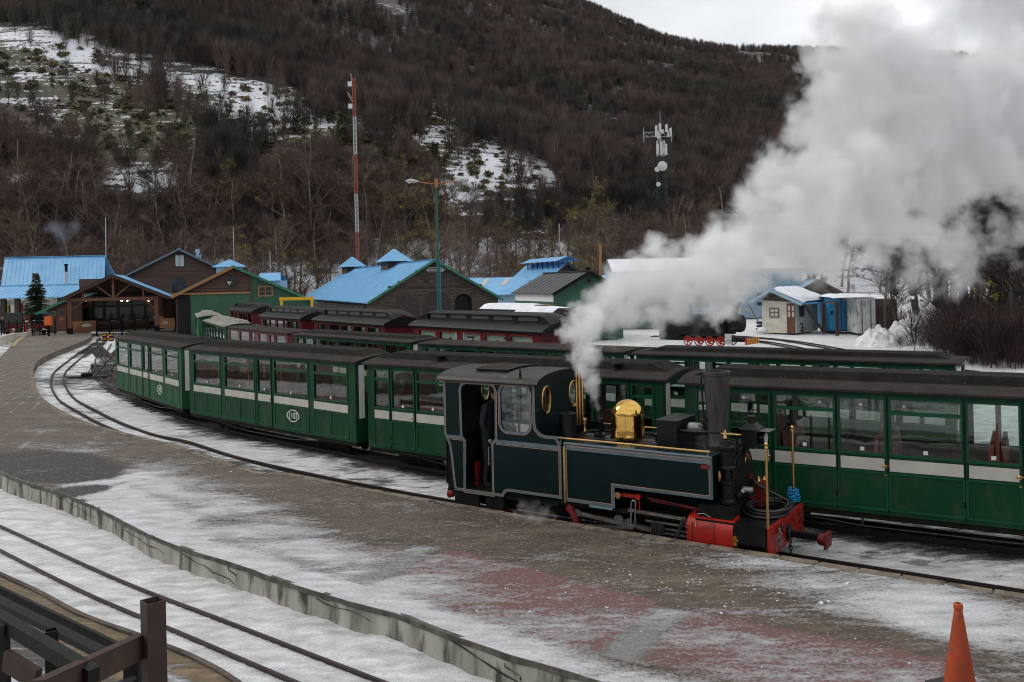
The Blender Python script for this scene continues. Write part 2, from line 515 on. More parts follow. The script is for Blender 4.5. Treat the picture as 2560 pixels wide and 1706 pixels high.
# ================================================================== TRACKS (centre lines on the ground)
railA = [at(*p) for p in [(211, 888), (176, 916), (161, 934), (160, 954), (170, 975), (190.7, 998.4), (234.7, 1022), (293, 1051), (381, 1083.5), (474, 1103.6)]] + [
    Vector((-6.55, 20.65, 0)), Vector((-3.9, 18.25, 0)), Vector((-1.35, 16.23, 0)), Vector((1.3, 14.35, 0)), Vector((3.97, 12.54, 0)), Vector((6.34, 10.94, 0)), Vector((9.2, 9.05, 0)), Vector((14, 5.9, 0))]
railA[0:0] = [Vector((-37.5, 80, 0)), Vector((-33.2, 71, 0))]
far_rail = catmull(railA, 10)
lineA = offset(far_rail, -.26)
wallB = [Vector(p) for p in [(-23.3, 47.5, 0), (-19.2, 39.5, 0), (-14.74, 32.3, 0), (-9.68, 25.68, 0), (-3.45, 19.64, 0), (2.72, 14.9, 0), (9.0, 10.9, 0), (15, 7.2, 0)]]
lineB = offset(catmull([Vector((-31.5, 66, 0)), Vector((-27, 55.5, 0))] + wallB, 8), .72)
wallC = [Vector(p) for p in [(-34, 86, 0), (-23.2, 64.2, 0), (-17.3, 48.6, 0), (-12.9, 39.3, 0), (-8.2, 32.2, 0), (-2.9, 25.9, 0), (2.7, 20.6, 0), (8.45, 16.7, 0), (14, 13.2, 0), (22, 8, 0)]]
lineC = offset(catmull(wallC, 8), .72)
wallD = [Vector(p) for p in [(-34, 92, 0), (-27, 77, 0), (-21.6, 66.3, 0), (-17.5, 58.8, 0), (-14.05, 48.7, 0), (-10.4, 43.2, 0), (-4.6, 35.0, 0), (.94, 27.9, 0), (6.5, 22, 0), (12, 16.8, 0), (20, 10.5, 0)]]
lineD = offset(catmull(wallD, 8), .8)
lineE = catmull([at(1650, 836), at(1800, 838), at(1960, 850), at(2100, 873), at(2240, 902), at(2440, 930), at(2560, 945), Vector((24, 27, 0))], 8)
lineF = offset(lineE, -1.7)
nearR = catmull([at(36, 1330) + Vector((-1.5, 1.3, 0)), at(36, 1330), at(300, 1449), at(560, 1549), at(900, 1680), Vector((.2, 7.6, 0)), Vector((3.5, 5.4, 0))], 8)
lineN = offset(nearR, -.26)

def d2(line, X, Y):
    P = np.array([[p.x, p.y] for p in line])
    best = np.full(X.shape, 1e9)
    for i in range(len(P) - 1):
        a, b = P[i], P[i + 1]
        ab = b - a
        t = np.clip(((X - a[0]) * ab[0] + (Y - a[1]) * ab[1]) / (ab @ ab + 1e-9), 0, 1)
        best = np.minimum(best, np.hypot(X - a[0] - t * ab[0], Y - a[1] - t * ab[1]))
    return best

def make_track(line, label, sleepers=None, skip=0):
    t = thing('railway_track', (0, 0, 0), 0, label, 'railway track', 'narrow gauge tracks in the yard')
    for sgn in (-.26, .26):
        ln = offset(line, sgn)
        mb = MB()
        for w, z0, z1 in ((.036, -.028, 0), (.012, -.062, -.026), (.07, -.075, -.06)):
            vs, fs = [], []
            A, B = offset(ln, -w / 2), offset(ln, w / 2)
            for a, b in zip(A, B):
                vs += [(a.x, a.y, z0), (b.x, b.y, z0), (b.x, b.y, z1), (a.x, a.y, z1)]
            for i in range(len(A) - 1):
                for k in range(4):
                    k2 = (k + 1) % 4
                    fs.append((i * 4 + k, i * 4 + k2, i * 4 + 4 + k2, i * 4 + 4 + k))
            mb.add(vs, fs)
        mb.build('rail', M['rail_top'] if line is lineN else M['rail'], t)
    if sleepers:
        me = None
        a, b, step = sleepers
        acc, nxt = 0, a
        for i in range(len(line) - 1):
            seg = (line[i + 1] - line[i]).length
            while nxt < acc + seg and nxt < b:
                p = line[i].lerp(line[i + 1], (nxt - acc) / seg)
                d = line[i + 1] - line[i]
                if me is None:
                    o = MB().box(-.09, .09, -.5, .5, -.14, -.058).build('sleeper', M['sleeper'], t)
                    me = o.data
                    o.location = p
                    o.rotation_euler = (0, 0, math.atan2(d.y, d.x))
                else:
                    inst('sleeper', me, t, p, math.atan2(d.y, d.x) + rnd.uniform(-.04, .04))
                nxt += step
            acc += seg
    return t
make_track(lineA, 'near track curving beside the platform edge under the dark teal locomotive', (6, 30, .62))
make_track(lineB, 'track under the front row of green carriages, joining the switch at the left', (18, 42, .55))
make_track(lineC, 'track under the second row with green and old red carriages', None)
make_track(lineD, 'track under the dark red carriages with black clerestory roofs', None)
make_track(lineE, 'snowy track passing the black locomotive in front of the white hut', None)
make_track(lineF, 'snowy track just behind the rear green carriages on the right', None)
make_track(lineN, 'snow filled track below the cracked concrete platform wall in the foreground', None)
# diamond crossing at the turnout left of carriage 1102
cross = catmull([at(238, 866), at(275, 905), at(305, 955), Vector((-14.2, 33, 0))], 6)
make_track(cross, 'short crossover track of the switch left of carriage 1102', (0, 30, .5))
cross2 = catmull([at(330, 845), at(290, 890), at(262, 925), at(250, 940)], 5)
make_track(cross2, 'second diagonal crossover track crossing the first left of carriage 1102', (3, 26, .5))
lv = thing('switch_lever', at(217, 942), 0, 'small black point lever on long timbers beside the curved left track', 'switch lever')
MB().box(-.9, .9, -.12, .12, -.06, .02).box(-.9, .9, .4, .6, -.06, .0).build('timber', M['sleeper'], lv)
MB().box(-.2, .2, -.15, .15, .02, .16).beam((0, 0, .1), (.25, .1, .5), .04).build('lever', M['black_mat'], lv)

# ================================================================== GROUND
def grid_obj(name, X, Y, Z, m, cols=None, alpha=None, smooth=True, parent=None, kind='structure'):
    r, c = X.shape
    v = np.stack([X.ravel(), Y.ravel(), Z.ravel()], 1)
    idx = np.arange(r * c).reshape(r, c)
    f = np.stack([idx[:-1, :-1].ravel(), idx[:-1, 1:].ravel(), idx[1:, 1:].ravel(), idx[1:, :-1].ravel()], 1)
    me = bpy.data.meshes.new(name)
    me.from_pydata(v.tolist(), [], f.tolist())
    if cols is not None:
        at_ = me.color_attributes.new('mask', 'FLOAT_COLOR', 'POINT')
        cc = np.ones((r * c, 4), np.float32)
        cc[:, :3] = np.stack([k.ravel() for k in cols], 1)
        cc[:, 3] = 0 if alpha is None else alpha.ravel()
        at_.data.foreach_set('color', cc.ravel())
    if smooth:
        me.polygons.foreach_set('use_smooth', [True] * len(me.polygons))
    me.materials.append(m)
    o = bpy.data.objects.new(name, me)
    COL.objects.link(o)
    o.parent = parent
    if kind: o['kind'] = kind
    return o

def mask_mat(name, base, red, dark, snow, a1=1.0, a2=.7, a3=.5, sc1=1.2, sc2=9.0, bumps=.5, edge=.12, stretch=(1, 1, 1), speck=.25, rough=.85, snow2=None, spk_scale=40):
    """ground: base colours mixed by painted masks (r = snow, g = red, b = dark), broken up by noise"""
    m = bpy.data.materials.new(name)
    m.use_nodes = True
    t = m.node_tree
    b = t.nodes['Principled BSDF']
    b.inputs['Roughness'].default_value = rough
    N = t.nodes.new
    K = t.links.new
    pos = N('ShaderNodeNewGeometry').outputs['Position']
    mpn = N('ShaderNodeMapping')
    mpn.inputs['Scale'].default_value = stretch
    mpn.inputs['Rotation'].default_value = (0, 0, R(38))
    K(pos, mpn.inputs[0])
    pos2 = mpn.outputs[0]
    at_ = N('ShaderNodeAttribute')
    at_.attribute_name = 'mask'
    sp = N('ShaderNodeSeparateColor')
    K(at_.outputs['Color'], sp.inputs[0])
    def nz(scale, detail=8, rough_=.6, p=pos2):
        n = N('ShaderNodeTexNoise')
        n.inputs['Scale'].default_value = scale
        n.inputs['Detail'].default_value = detail
        n.inputs['Roughness'].default_value = rough_
        K(p, n.inputs['Vector'])
        return n.outputs['Fac']
    def math_(op, a, bb, c=None):
        n = N('ShaderNodeMath')
        n.operation = op
        for i, x in enumerate((a, bb, c)):
            if x is None: continue
            if isinstance(x, (int, float)): n.inputs[i].default_value = x
            else: K(x, n.inputs[i])
        return n.outputs[0]
    def mix(f, a, bb):
        n = N('ShaderNodeMix')
        n.data_type = 'RGBA'
        for k_, x in (('Factor', f), ('A', a), ('B', bb)):
            if isinstance(x, tuple): n.inputs[k_].default_value = (*x, 1)
            else: K(x, n.inputs[k_])
        return n.outputs['Result']
    def mrange(v, a, bb):
        n = N('ShaderNodeMapRange')
        K(v, n.inputs[0])
        n.inputs['From Min'].default_value = a
        n.inputs['From Max'].default_value = bb
        return n.outputs[0]
    n1, n2, n3 = nz(sc1), nz(sc2), nz(spk_scale, 4, .7, pos)
    c = mix(mrange(n2, .35, .65), tuple(x * .5 for x in base), tuple(min(1, x * 1.35) for x in base))
    c = mix(math_('MULTIPLY', mrange(nz(sc1 * 1.7, 6, .65), .46, .62), .6), c, tuple(x * y for x, y in zip(base, (.42, .45, .5))))
    c = mix(math_('MULTIPLY', mrange(nz(sc1 * .9, 7, .7), .52, .66), .45), c, tuple(min(1, x * y) for x, y in zip(base, (2.1, 2.15, 2.25))))
    n5 = nz(spk_scale * 2.2, 2, .6, pos)
    c = mix(math_('MULTIPLY', mrange(n5, .52, .66), .55), c, tuple(x * .32 for x in base))
    rf = math_('MULTIPLY', mrange(math_('ADD', sp.outputs[1], math_('MULTIPLY_ADD', n1, .9, -.45)), .3, .75), .85)
    c = mix(rf, c, red)
    df = mrange(math_('ADD', sp.outputs[2], math_('MULTIPLY_ADD', n1, .8, -.4)), .3, .8)
    c = mix(df, c, dark)
    c = mix(math_('MULTIPLY', at_.outputs['Alpha'], mrange(math_('ADD', n2, n3), .55, .95)), c, (.2, .205, .2))
    # fine pale specks of ice
    spk = math_('MULTIPLY', mrange(n3, .57, .66), speck)
    c = mix(spk, c, tuple(x * .75 for x in snow))
    nn = math_('ADD', math_('MULTIPLY_ADD', n1, a1, -a1 / 2), math_('MULTIPLY_ADD', n2, a2, -a2 / 2))
    nn = math_('ADD', nn, math_('MULTIPLY_ADD', n3, a3, -a3 / 2))
    sf = mrange(math_('ADD', sp.outputs[0], nn), .5 - edge, .5 + edge)
    n4 = nz(3.5)
    sn = mix(mrange(n4, .35, .7), snow, snow2 or tuple(x * .72 for x in snow))
    sn = mix(math_('MULTIPLY', mrange(n3, .5, .68), .45), sn, tuple(x * .55 for x in (snow2 or snow)))
    c = mix(sf, c, sn)
    K(c, b.inputs['Base Color'])
    bn = N('ShaderNodeBump')
    bn.inputs['Strength'].default_value = bumps
    bn.inputs['Distance'].default_value = .09
    hh = math_('ADD', math_('MULTIPLY', sf, .5), math_('ADD', math_('MULTIPLY', n2, .8), math_('MULTIPLY', n3, .35)))
    K(hh, bn.inputs['Height'])
    K(bn.outputs[0], b.inputs['Normal'])
    rr = math_('MULTIPLY_ADD', n2, .5, rough - .35)
    K(rr, b.inputs['Roughness'])
    return m
def fbm(X, Y, s, oct=4, seed=0):
    """cheap value-noise fbm on numpy arrays, about -1..1"""
    out = np.zeros_like(X, dtype=float)
    amp, tot = 1.0, 0
    for o in range(oct):
        x, y = X * s + 17.3 * o + seed * 5.1, Y * s - 9.7 * o + seed * 3.7
        xi, yi = np.floor(x).astype(np.int64), np.floor(y).astype(np.int64)
        fx, fy = x - xi, y - yi
        fx, fy = fx * fx * (3 - 2 * fx), fy * fy * (3 - 2 * fy)
        def h(a, b):
            n = (a * 374761393 + b * 668265263 + o * 1013) & 0x7fffffff
            n = ((n ^ (n >> 13)) * 1274126177) & 0x7fffffff
            return ((n ^ (n >> 16)) & 0xffff) / 32767.5 - 1
        v = (h(xi, yi) * (1 - fx) + h(xi + 1, yi) * fx) * (1 - fy) + (h(xi, yi + 1) * (1 - fx) + h(xi + 1, yi + 1) * fx) * fy
        out += v * amp
        tot += amp
        amp *= .5
        s *= 2
    return out / tot * 1.4
def smooth(x, a, b):
    t = np.clip((x - a) / (b - a), 0, 1)
    return t * t * (3 - 2 * t)
def ellm(PX, PY, cx, cyy, rx, ry, ang=0, soft=.5):
    a = math.radians(ang)
    dx, dy = PX - cx, PY - cyy
    u, v = dx * math.cos(a) + dy * math.sin(a), -dx * math.sin(a) + dy * math.cos(a)
    d = np.sqrt((u / rx) ** 2 + (v / ry) ** 2)
    return 1 - smooth(d, 1 - soft, 1 + soft)
def npx(X, Y, Z):
    a, b = X * FPX / Y, (Z - H) * FPX / Y
    return 1280 + a * CT - b * ST, CY - a * ST - b * CT

# the yard: metric grid in x and y, finer close to the platform
def axis(segs):
    out = []
    for a, b, st in segs:
        out += list(np.arange(a, b, st))
    return np.array(out + [segs[-1][1]])
xs = axis([(-400, -90, 20), (-90, -42, 2), (-42, -16, .3), (-16, 14, .12), (14, 40, .5), (40, 90, 2.5), (90, 400, 20)])
ys = axis([(-300, -6, 20), (-6, 5, .6), (5, 24, .12), (24, 50, .3), (50, 128, .9)])
GX, GY = np.meshgrid(xs, ys)
dA, dB, dC, dD = d2(lineA, GX, GY), d2(lineB, GX, GY), d2(lineC, GX, GY), d2(lineD, GX, GY)
dN = d2(lineN, GX, GY)
dE, dF = d2(lineE, GX, GY), d2(lineF, GX, GY)
n_a = fbm(GX, GY, .35, 4, 1)
n_b = fbm(GX, GY, 2.2, 3, 2)
GZ = -.085 + .03 * n_a + .016 * n_b
near = np.minimum(np.minimum(dA, dB), np.minimum(dC, dD))
GZ = np.where(near < .42, np.minimum(GZ, -.068 + .004 * n_b), GZ)
# near snow-filled track: snow packed a little below the rail heads
side = smooth(dN, .3, .55)
GZn = -.03 + side * (-.005 + .03 * n_b + .02 * n_a + .022 * fbm(GX, GY, 6, 2, 44))
GZ = np.where(dN < 2.2, GZn * (1 - smooth(dN, 1.2, 2.2)) + GZ * smooth(dN, 1.2, 2.2), GZ)
GZ = np.where(np.abs(dN - .26) < .09, np.minimum(GZ, -.05), GZ)
GZ += np.where(GY > 90, (GY - 90) * .02, 0)
snowm = .8 + .22 * n_a + .1 * n_b + np.zeros_like(GX)
snowm -= .5 * np.exp(-(dA / .3) ** 2) * smooth(GX, -14, -6)
snowm -= .7 * np.exp(-((dB - .1) / .72) ** 2) * smooth(GX, -24, -12)
snowm -= .6 * np.exp(-(dC / 1.3) ** 2)
snowm -= .5 * np.exp(-(dD / 1.3) ** 2)
snowm -= .22 * np.exp(-(dE / .8) ** 2) + .22 * np.exp(-(dF / .6) ** 2)
snowm += np.where(dN < 2.0, .75, 0)
PXg, PYg = npx(GX, np.maximum(GY, 1), GZ)
front = GY > 3
snowm -= front * .35 * ellm(PXg, PYg, 260, 960, 150, 26, 4)
snowm += front * .3 * ellm(PXg, PYg, 330, 1010, 120, 40, 20)
snowm += front * .35 * ellm(PXg, PYg, 2100, 850, 420, 45, 2)
snowm += front * .12 * smooth(PXg, 150, 500)
darkm = .35 * np.exp(-(dB / 1.1) ** 2) + .5 * np.exp(-(dA / .5) ** 2) * smooth(GX, -9, -2) + .3 * np.exp(-(dC / 1.2) ** 2)
nearside = d2(offset(lineA, .9), GX, GY) > d2(offset(lineA, -.9), GX, GY)
edge_d = smooth(GX, -3, 3.5) * np.exp(-(dA / 1.0) ** 2) * nearside
snowm -= .75 * edge_d * (GY < 14)
darkm += .6 * edge_d
redm = .12 + 0 * GX
M['ground'] = mask_mat('yard_ground', (.06, .047, .036), (.12, .07, .05), (.01, .009, .008), (.86, .87, .89), a1=1.5, a2=1.4, a3=1.1, sc1=.8, sc2=4.5, bumps=1.0, stretch=(.6, 1.5, 1), speck=.3, snow2=(.45, .44, .42), edge=.16)
M['ground'].name = 'yard_ground'
grid_obj('ground', GX, GY, GZ, M['ground'], (np.clip(snowm, 0, 1.6), redm, np.clip(darkm, 0, 1)))

# strip of gravel and timber edging on the near side of the snow-filled track
edgeln = catmull([Vector((-13.5, 17.0, 0)), at(0, 1440), at(200, 1540), at(360, 1600), at(560, 1690), Vector((-1.1, 6.9, 0)), Vector((2.6, 4.4, 0))], 8)
mb = MB()
for a, b in zip(edgeln[:-1], edgeln[1:]):
    mb.beam(a + Vector((0, 0, -.01)), b + Vector((0, 0, -.01)), .06, .1)
tag(mb.build('timber_edging', M['wood_old'], None), 'low brown timber edging between the near snowy track and the gravel strip', 'edging')
inner = offset(edgeln, -3.4)
k = len(edgeln)
U = np.linspace(0, 1, 30)
SX = np.array([[e.x * (1 - u) + i.x * u for u in U] for e, i in zip(offset(edgeln, -.03), inner)])
SY = np.array([[e.y * (1 - u) + i.y * u for u in U] for e, i in zip(offset(edgeln, -.03), inner)])
SZ = .012 + .012 * fbm(SX, SY, 3, 3, 5)
pxs, pys = npx(SX, SY, SZ)
sm = .28 + .4 * np.array([[np.exp(-((u - .1) / .03) ** 2) for u in U]] * k) + .75 * smooth(np.array([list(U)] * k), .22, .5)
dk = .75 * smooth(np.array([list(U)] * k), .1, .3)
M['gravel'] = mask_mat('sandy_gravel', (.2, .14, .075), (.2, .12, .06), (.05, .05, .055), (.62, .64, .68), sc1=2.2, sc2=14, bumps=.8, stretch=(.4, 2.2, 1), speck=.2)
grid_obj('gravel_path', SX, SY, SZ, M['gravel'], (sm, .3 + 0 * sm, dk))

# ================================================================== PLATFORM
PTOP = .28
M['hollow_dark'] = mat('dark_crack', (.012, .01, .008), rough=.95)
nearE = [(-44, 79), (-38, 66.5), (-32, 55), (-26.5, 44), (-21.5, 35), (-16.5, 26.5), (-13, 21.5), (-10.78, 18.21), (-7.79, 15.54), (-5.34, 13.0), (-3.87, 11.79), (-2.42, 10.58), (-1.35, 9.81), (-.42, 8.96), (1.2, 7.75), (3.5, 6.3), (7, 4.5), (12, 2)]
farpx = [(223, 845), (161, 870), (117, 888), (91, 905), (82, 925), (84, 950), (97, 987), (132, 1016), (176, 1039.5), (235, 1063), (298, 1080), (451, 1119), (643, 1180)]
farE = [Vector((-38.5, 79.5, 0))] + [at(*p, PTOP) for p in farpx]
for p in farE: p.z = 0
tail = [p for p in offset(far_rail, -1.08) if p.x > -4.6]
farE += [Vector((p.x, p.y, 0)) for p in tail[::6]]
def resample(line, n):
    Ls = [0]
    for a, b in zip(line[:-1], line[1:]): Ls.append(Ls[-1] + (b - a).length)
    out, j = [], 0
    for i in range(n):
        d = Ls[-1] * i / (n - 1)
        while j < len(Ls) - 2 and Ls[j + 1] < d: j += 1
        out.append(line[j].lerp(line[j + 1], min(1, (d - Ls[j]) / (Ls[j + 1] - Ls[j] + 1e-9))))
    return out
NS, NU = 520, 70
nl = resample(catmull([Vector((*p, 0)) for p in nearE], 8), NS)
# ragged near edge
rag = [0.02 * nvec(p.x * 1.3, p.y * 1.3, 3) + .008 * nvec(p.x * 9, p.y * 9, 5) for p in nl]
nl_in = offset(nl, .07)
flc = catmull(farE, 6)
# match the far edge to the near edge by fraction, in three anchored spans
def frac(line, q):
    acc, best, bl = 0, 1e9, 0
    for a, b in zip(line[:-1], line[1:]):
        if (a - q).length < best: best, bl = (a - q).length, acc
        acc += (b - a).length
    return bl / acc
fl = resample(flc, 3000)
anch_n = [0, frac(nl, Vector((-13, 21.5, 0))), frac(nl, Vector((-3.87, 11.79, 0))), 1]
anch_f = [0, frac(flc, Vector((-17.27, 31.66, 0))), frac(flc, Vector((-1.82, 14.9, 0))), 1]
FL = [fl[int(round(np.interp(i / (NS - 1), anch_n, anch_f) * 2999))] for i in range(NS)]
U = np.linspace(0, 1, NU) ** 1.15
PXX = np.array([[(a.x + 0) * (1 - u) + b.x * u for u in U] for a, b in zip(nl, FL)])
PYY = np.array([[a.y * (1 - u) + b.y * u for u in U] for a, b in zip(nl, FL)])
for i, g in enumerate(rag):
    t = nl[min(i + 1, NS - 1)] - nl[max(i - 1, 0)]
    t.normalize()
    PXX[i, 0] += -t.y * g
    PYY[i, 0] += t.x * g
UU = np.array([list(U)] * NS)
px, py = npx(PXX, PYY, PTOP + 0 * PXX)
nb = fbm(PXX, PYY, .8, 4, 9)
snow = np.zeros_like(px) + .12
S_ = lambda *a: ellm(px, py, *a)
snow += .5 * S_(580, 1320, 430, 90, 22, .5) + .45 * S_(330, 1270, 160, 40, 20, .5)
snow += .8 * (1 - smooth(UU, .05, .14)) * smooth(px, 150, 330) * (1 - .45 * smooth(px, 1000, 1900))
snow += .22 * S_(1000, 1420, 260, 60, 12, .5) + .2 * S_(1300, 1570, 400, 60, 20, .6)
snow += .5 * S_(2150, 1470, 420, 75, 14, .5) + .33 * S_(2450, 1560, 330, 80, 12, .5) + .25 * S_(1980, 1660, 500, 60, 8, .6)
snow += .25 * S_(330, 1190, 140, 18, 20, .5)
red = .9 * S_(1250, 1500, 420, 95, 16, .4) + .7 * S_(900, 1400, 180, 40, 15, .5) + .75 * S_(2000, 1620, 420, 90, 12, .45) + .35 * S_(60, 1050, 140, 120, 0, .6) + .35 * S_(60, 870, 160, 60, 0, .6) + .25 * S_(2400, 1650, 260, 90, 10, .5)
dark = .95 * S_(130, 1168, 190, 42, 2, .25) + .8 * S_(195, 1228, 88, 17, -6, .2) + .3 * S_(1450, 1440, 330, 45, 12, .6) + .3 * S_(1800, 1400, 300, 45, 12, .6) + .18 * S_(2450, 1650, 300, 80, 0, .6)
arc = np.cumsum([0] + [(b - a).length for a, b in zip(nl[:-1], nl[1:])])
jl = np.exp(-(((arc / 2.6) % 1 - .5) / .035) ** 2)[:, None] * (1 - smooth(px, 300, 620)) * (px > -900) * smooth(fbm(PXX, PYY, .5, 2, 77), -.8, .2)
snow += .42 * jl
snow -= .8 * S_(130, 1168, 190, 36, 2, .25) + .8 * S_(195, 1228, 80, 14, -6, .2)
snow += .5 * S_(240, 1208, 200, 7, -9, .5)
# cross bands of wet grey concrete between the red slabs
def quadm(pts, soft):
    m_ = np.ones_like(px)
    for i in range(4):
        (x0, y0), (x1, y1) = pts[i], pts[(i + 1) % 4]
        ln = math.hypot(x1 - x0, y1 - y0)
        m_ *= smooth(((x1 - x0) * (py - y0) - (y1 - y0) * (px - x0)) / ln, -soft, soft)
    return m_
band = quadm([(1636, 1518), (1703, 1526), (1596, 1660), (1509, 1640)], 3) + quadm([(1050, 1366), (1106, 1370), (914, 1472), (870, 1450)], 3)
panel = quadm([(1120, 1372), (1640, 1500), (1500, 1632), (930, 1478)], 6) + quadm([(1715, 1530), (2350, 1650), (2300, 1800), (1610, 1660)], 6)
red = red * .5 + .62 * panel
red *= 1 - .97 * np.clip(band, 0, 1)
snow = snow * (1 - .85 * np.clip(band, 0, 1)) + .3 * band + .08 * panel
dark *= 1 - .5 * np.clip(band, 0, 1)
PZ = PTOP + .006 * nb + .012 * np.clip(snow - .5, 0, 1)
PZ[:, -1] = PTOP - .004
M['platform'] = mask_mat('icy_platform', (.105, .074, .048), (.17, .075, .068), (.02, .018, .02), (.64, .65, .67), a1=1.5, a2=1.3, a3=1.3, sc1=1.1, sc2=7, bumps=.7, stretch=(.55, 1.6, 1), speck=.42, snow2=(.36, .355, .355), edge=.27, rough=.8, spk_scale=24)
plat = grid_obj('platform', PXX, PYY, PZ, M['platform'], (np.clip(snow, 0, 1.4), np.clip(red, 0, 1), np.clip(dark, 0, 1)), alpha=np.clip(band, 0, 1))
# near wall: cast panels with joints, leaning slightly, crumbling lip
wr = bpy.data.objects.new('platform_wall', None)
COL.objects.link(wr)
tag(wr, 'cracked pale concrete wall along the near edge of the icy platform', 'wall')
i = 0
while i < NS - 2:
    j = min(NS - 1, i + (14 if i > 120 else 22))
    vs, fs = [], []
    for q in range(i, j + 1):
        p = nl[q]
        t = (nl[min(q + 1, NS - 1)] - nl[max(q - 1, 0)]).normalized()
        nn = Vector((-t.y, t.x, 0))
        off = .012 * nvec(p.x * 3, p.y * 3, 1) + (.02 if q in (i, j) else 0)
        lift = .012 * nvec(p.x * 6, p.y * 6, 8)
        for z, o2 in ((-.12, -.02), (.1, -.005), (PTOP - .05 + lift, 0), (PTOP - .05 + lift, .12)):
            w = p + nn * (rag[q] + off + o2 + .0)
            vs.append((w.x, w.y, z))
    m_ = j - i
    for q in range(m_):
        for r_ in range(3):
            a = q * 4 + r_
            fs.append((a, a + 4, a + 5, a + 1))
    MB().add(vs, fs).build('wall_panel', M['concrete'], wr)
    i = j
lip = MB()
lv_, lf_ = [], []
for q in range(NS):
    p = nl[q]
    t = (nl[min(q + 1, NS - 1)] - nl[max(q - 1, 0)]).normalized()
    nn = Vector((-t.y, t.x, 0))
    a0 = p + nn * (rag[q] - .01 - .008 * max(0, nvec(p.x * 5, p.y * 5, 2)))
    b0 = p + nn * (rag[q] + .045 + .012 * nvec(p.x * 3, p.y * 3, 6))
    z1, z0 = PTOP + .004 + .006 * nvec(p.x * 8, p.y * 8, 3), PTOP - .055 - .022 * nvec(p.x * 4, p.y * 4, 7)
    lv_ += [(a0.x, a0.y, z0), (a0.x, a0.y, z1), (b0.x, b0.y, z1 + .001), (b0.x, b0.y, z1 - .03)]
for q in range(NS - 1):
    for k_ in range(3): lf_.append((q * 4 + k_, q * 4 + 4 + k_, q * 4 + 5 + k_, q * 4 + 1 + k_))
lip.add(lv_, lf_)
lip.build('crumbling_lip', M['moss'], wr)
def wall_pt(q, z, out=.012):
    p = nl[q]
    t = (nl[min(q + 1, NS - 1)] - nl[max(q - 1, 0)]).normalized()
    nn = Vector((-t.y, t.x, 0))
    w = p + nn * (rag[q] + .012 * nvec(p.x * 3, p.y * 3, 1) - out)
    return Vector((w.x, w.y, z))
rc = random.Random(9)
def q_near(x_, y_):
    g = at(x_, y_, .1)
    return min(range(NS), key=lambda q: (nl[q].xy - g.xy).length)
for (xa_, ya_, za_, xb_, yb_, zb_, r_) in ((520, 1390, .2, 590, 1450, .02, .011), (590, 1440, .24, 586, 1455, .06, .012), (1170, 1620, .22, 1300, 1690, .05, .013), (1300, 1670, .2, 1306, 1690, .05, .01), (300, 1340, .18, 390, 1385, .1, .008), (850, 1500, .2, 960, 1550, .14, .009), (120, 1260, .2, 200, 1300, .08, .007)):
    qa, qb = q_near(xa_, ya_), q_near(xb_, yb_)
    n_ = max(4, abs(qb - qa))
    pts = [wall_pt(int(round(qa + (qb - qa) * i / n_)), za_ + (zb_ - za_) * i / n_ + rc.uniform(-.02, .02)) for i in range(n_ + 1)]
    MB().tube(pts, [r_ * rc.uniform(.15, .8) for _ in pts], 5).build('crack', M['hollow_dark'], wr)
# far kerb: separate stones
kr = bpy.data.objects.new('platform_kerb', None)
COL.objects.link(kr)
tag(kr, 'row of brown kerb stones along the curved track side of the platform', 'kerb')
ks = resample(flc, 190)
for a, b in zip(ks[:-1], ks[1:]):
    if a.x > 7: break
    t = (b - a).normalized()
    nn = Vector((-t.y, t.x, 0))
    a2, b2 = a + t * .012, b - t * .012
    r_ = rnd.uniform(-.008, .008)
    m = MB()
    q0 = [a2 + nn * (.03 + r_), b2 + nn * (.03 + r_), b2 - nn * .14, a2 - nn * .14]
    zt = PTOP + .007 + rnd.uniform(-.004, .005)
    m.add([(p.x, p.y, -.14) for p in q0] + [(p.x, p.y, zt) for p in q0], [(0, 3, 2, 1), (4, 5, 6, 7), (0, 1, 5, 4), (1, 2, 6, 5), (2, 3, 7, 6), (3, 0, 4, 7)])
    m.build('kerb_stone', M['curb'], kr)
# unseen brown platform added across the left bay to vary the carriage window reflections
sp_a = [p for p in offset(nl, -5.2) if 12 < p.y < 40][::6]
sp_b = [p for p in offset(nl, -8.6) if 10 < p.y < 42][::6]
m_ = min(len(sp_a), len(sp_b))
mb = MB()
for q in range(m_ - 1):
    a0, a1, b0, b1 = sp_a[q], sp_a[q + 1], sp_b[q], sp_b[q + 1]
    mb.add([(a0.x, a0.y, -.1), (a1.x, a1.y, -.1), (a1.x, a1.y, .3), (a0.x, a0.y, .3), (b1.x, b1.y, .3), (b0.x, b0.y, .3)], [(0, 1, 2, 3), (3, 2, 4, 5)])
mb.build('unseen_platform', M['curb'], None)['kind'] = 'structure'
# small lumps of ice scattered on the platform and yard
ice = MB()
for _ in range(700):
    x_, y_ = rnd.uniform(300, 2560), rnd.uniform(1120, 1700)
    if rnd.random() < .55:
        x_, y_ = rnd.gauss(1950, 300), rnd.gauss(1440, 60)
    w = at(x_, y_, PTOP)
    # keep to the platform
    dn = min((w - p).length for p in nl[150::6])
    ii = min(range(0, NS, 5), key=lambda q: (nl[q].xy - w.xy).length)
    t = (nl[min(ii + 1, NS - 1)] - nl[max(ii - 1, 0)]).normalized()
    dd = (w - nl[ii]).dot(Vector((-t.y, t.x, 0)))
    if dd < .12 or (w.xy - min(far_rail, key=lambda q: (q.xy - w.xy).length).xy).length < 1.25: continue
    s_ = rnd.uniform(.005, .013) * (1.8 if rnd.random() < .06 else 1)
    v0 = [w + Vector((rnd.uniform(-1, 1) * s_ * 1.6, rnd.uniform(-1, 1) * s_ * 1.6, rnd.uniform(-.2, .9) * s_)) for _ in range(6)]
    ice.add(v0, [(0, 1, 2), (0, 2, 3), (0, 3, 4), (0, 4, 1), (5, 2, 1), (5, 3, 2), (5, 4, 3), (5, 1, 4)])
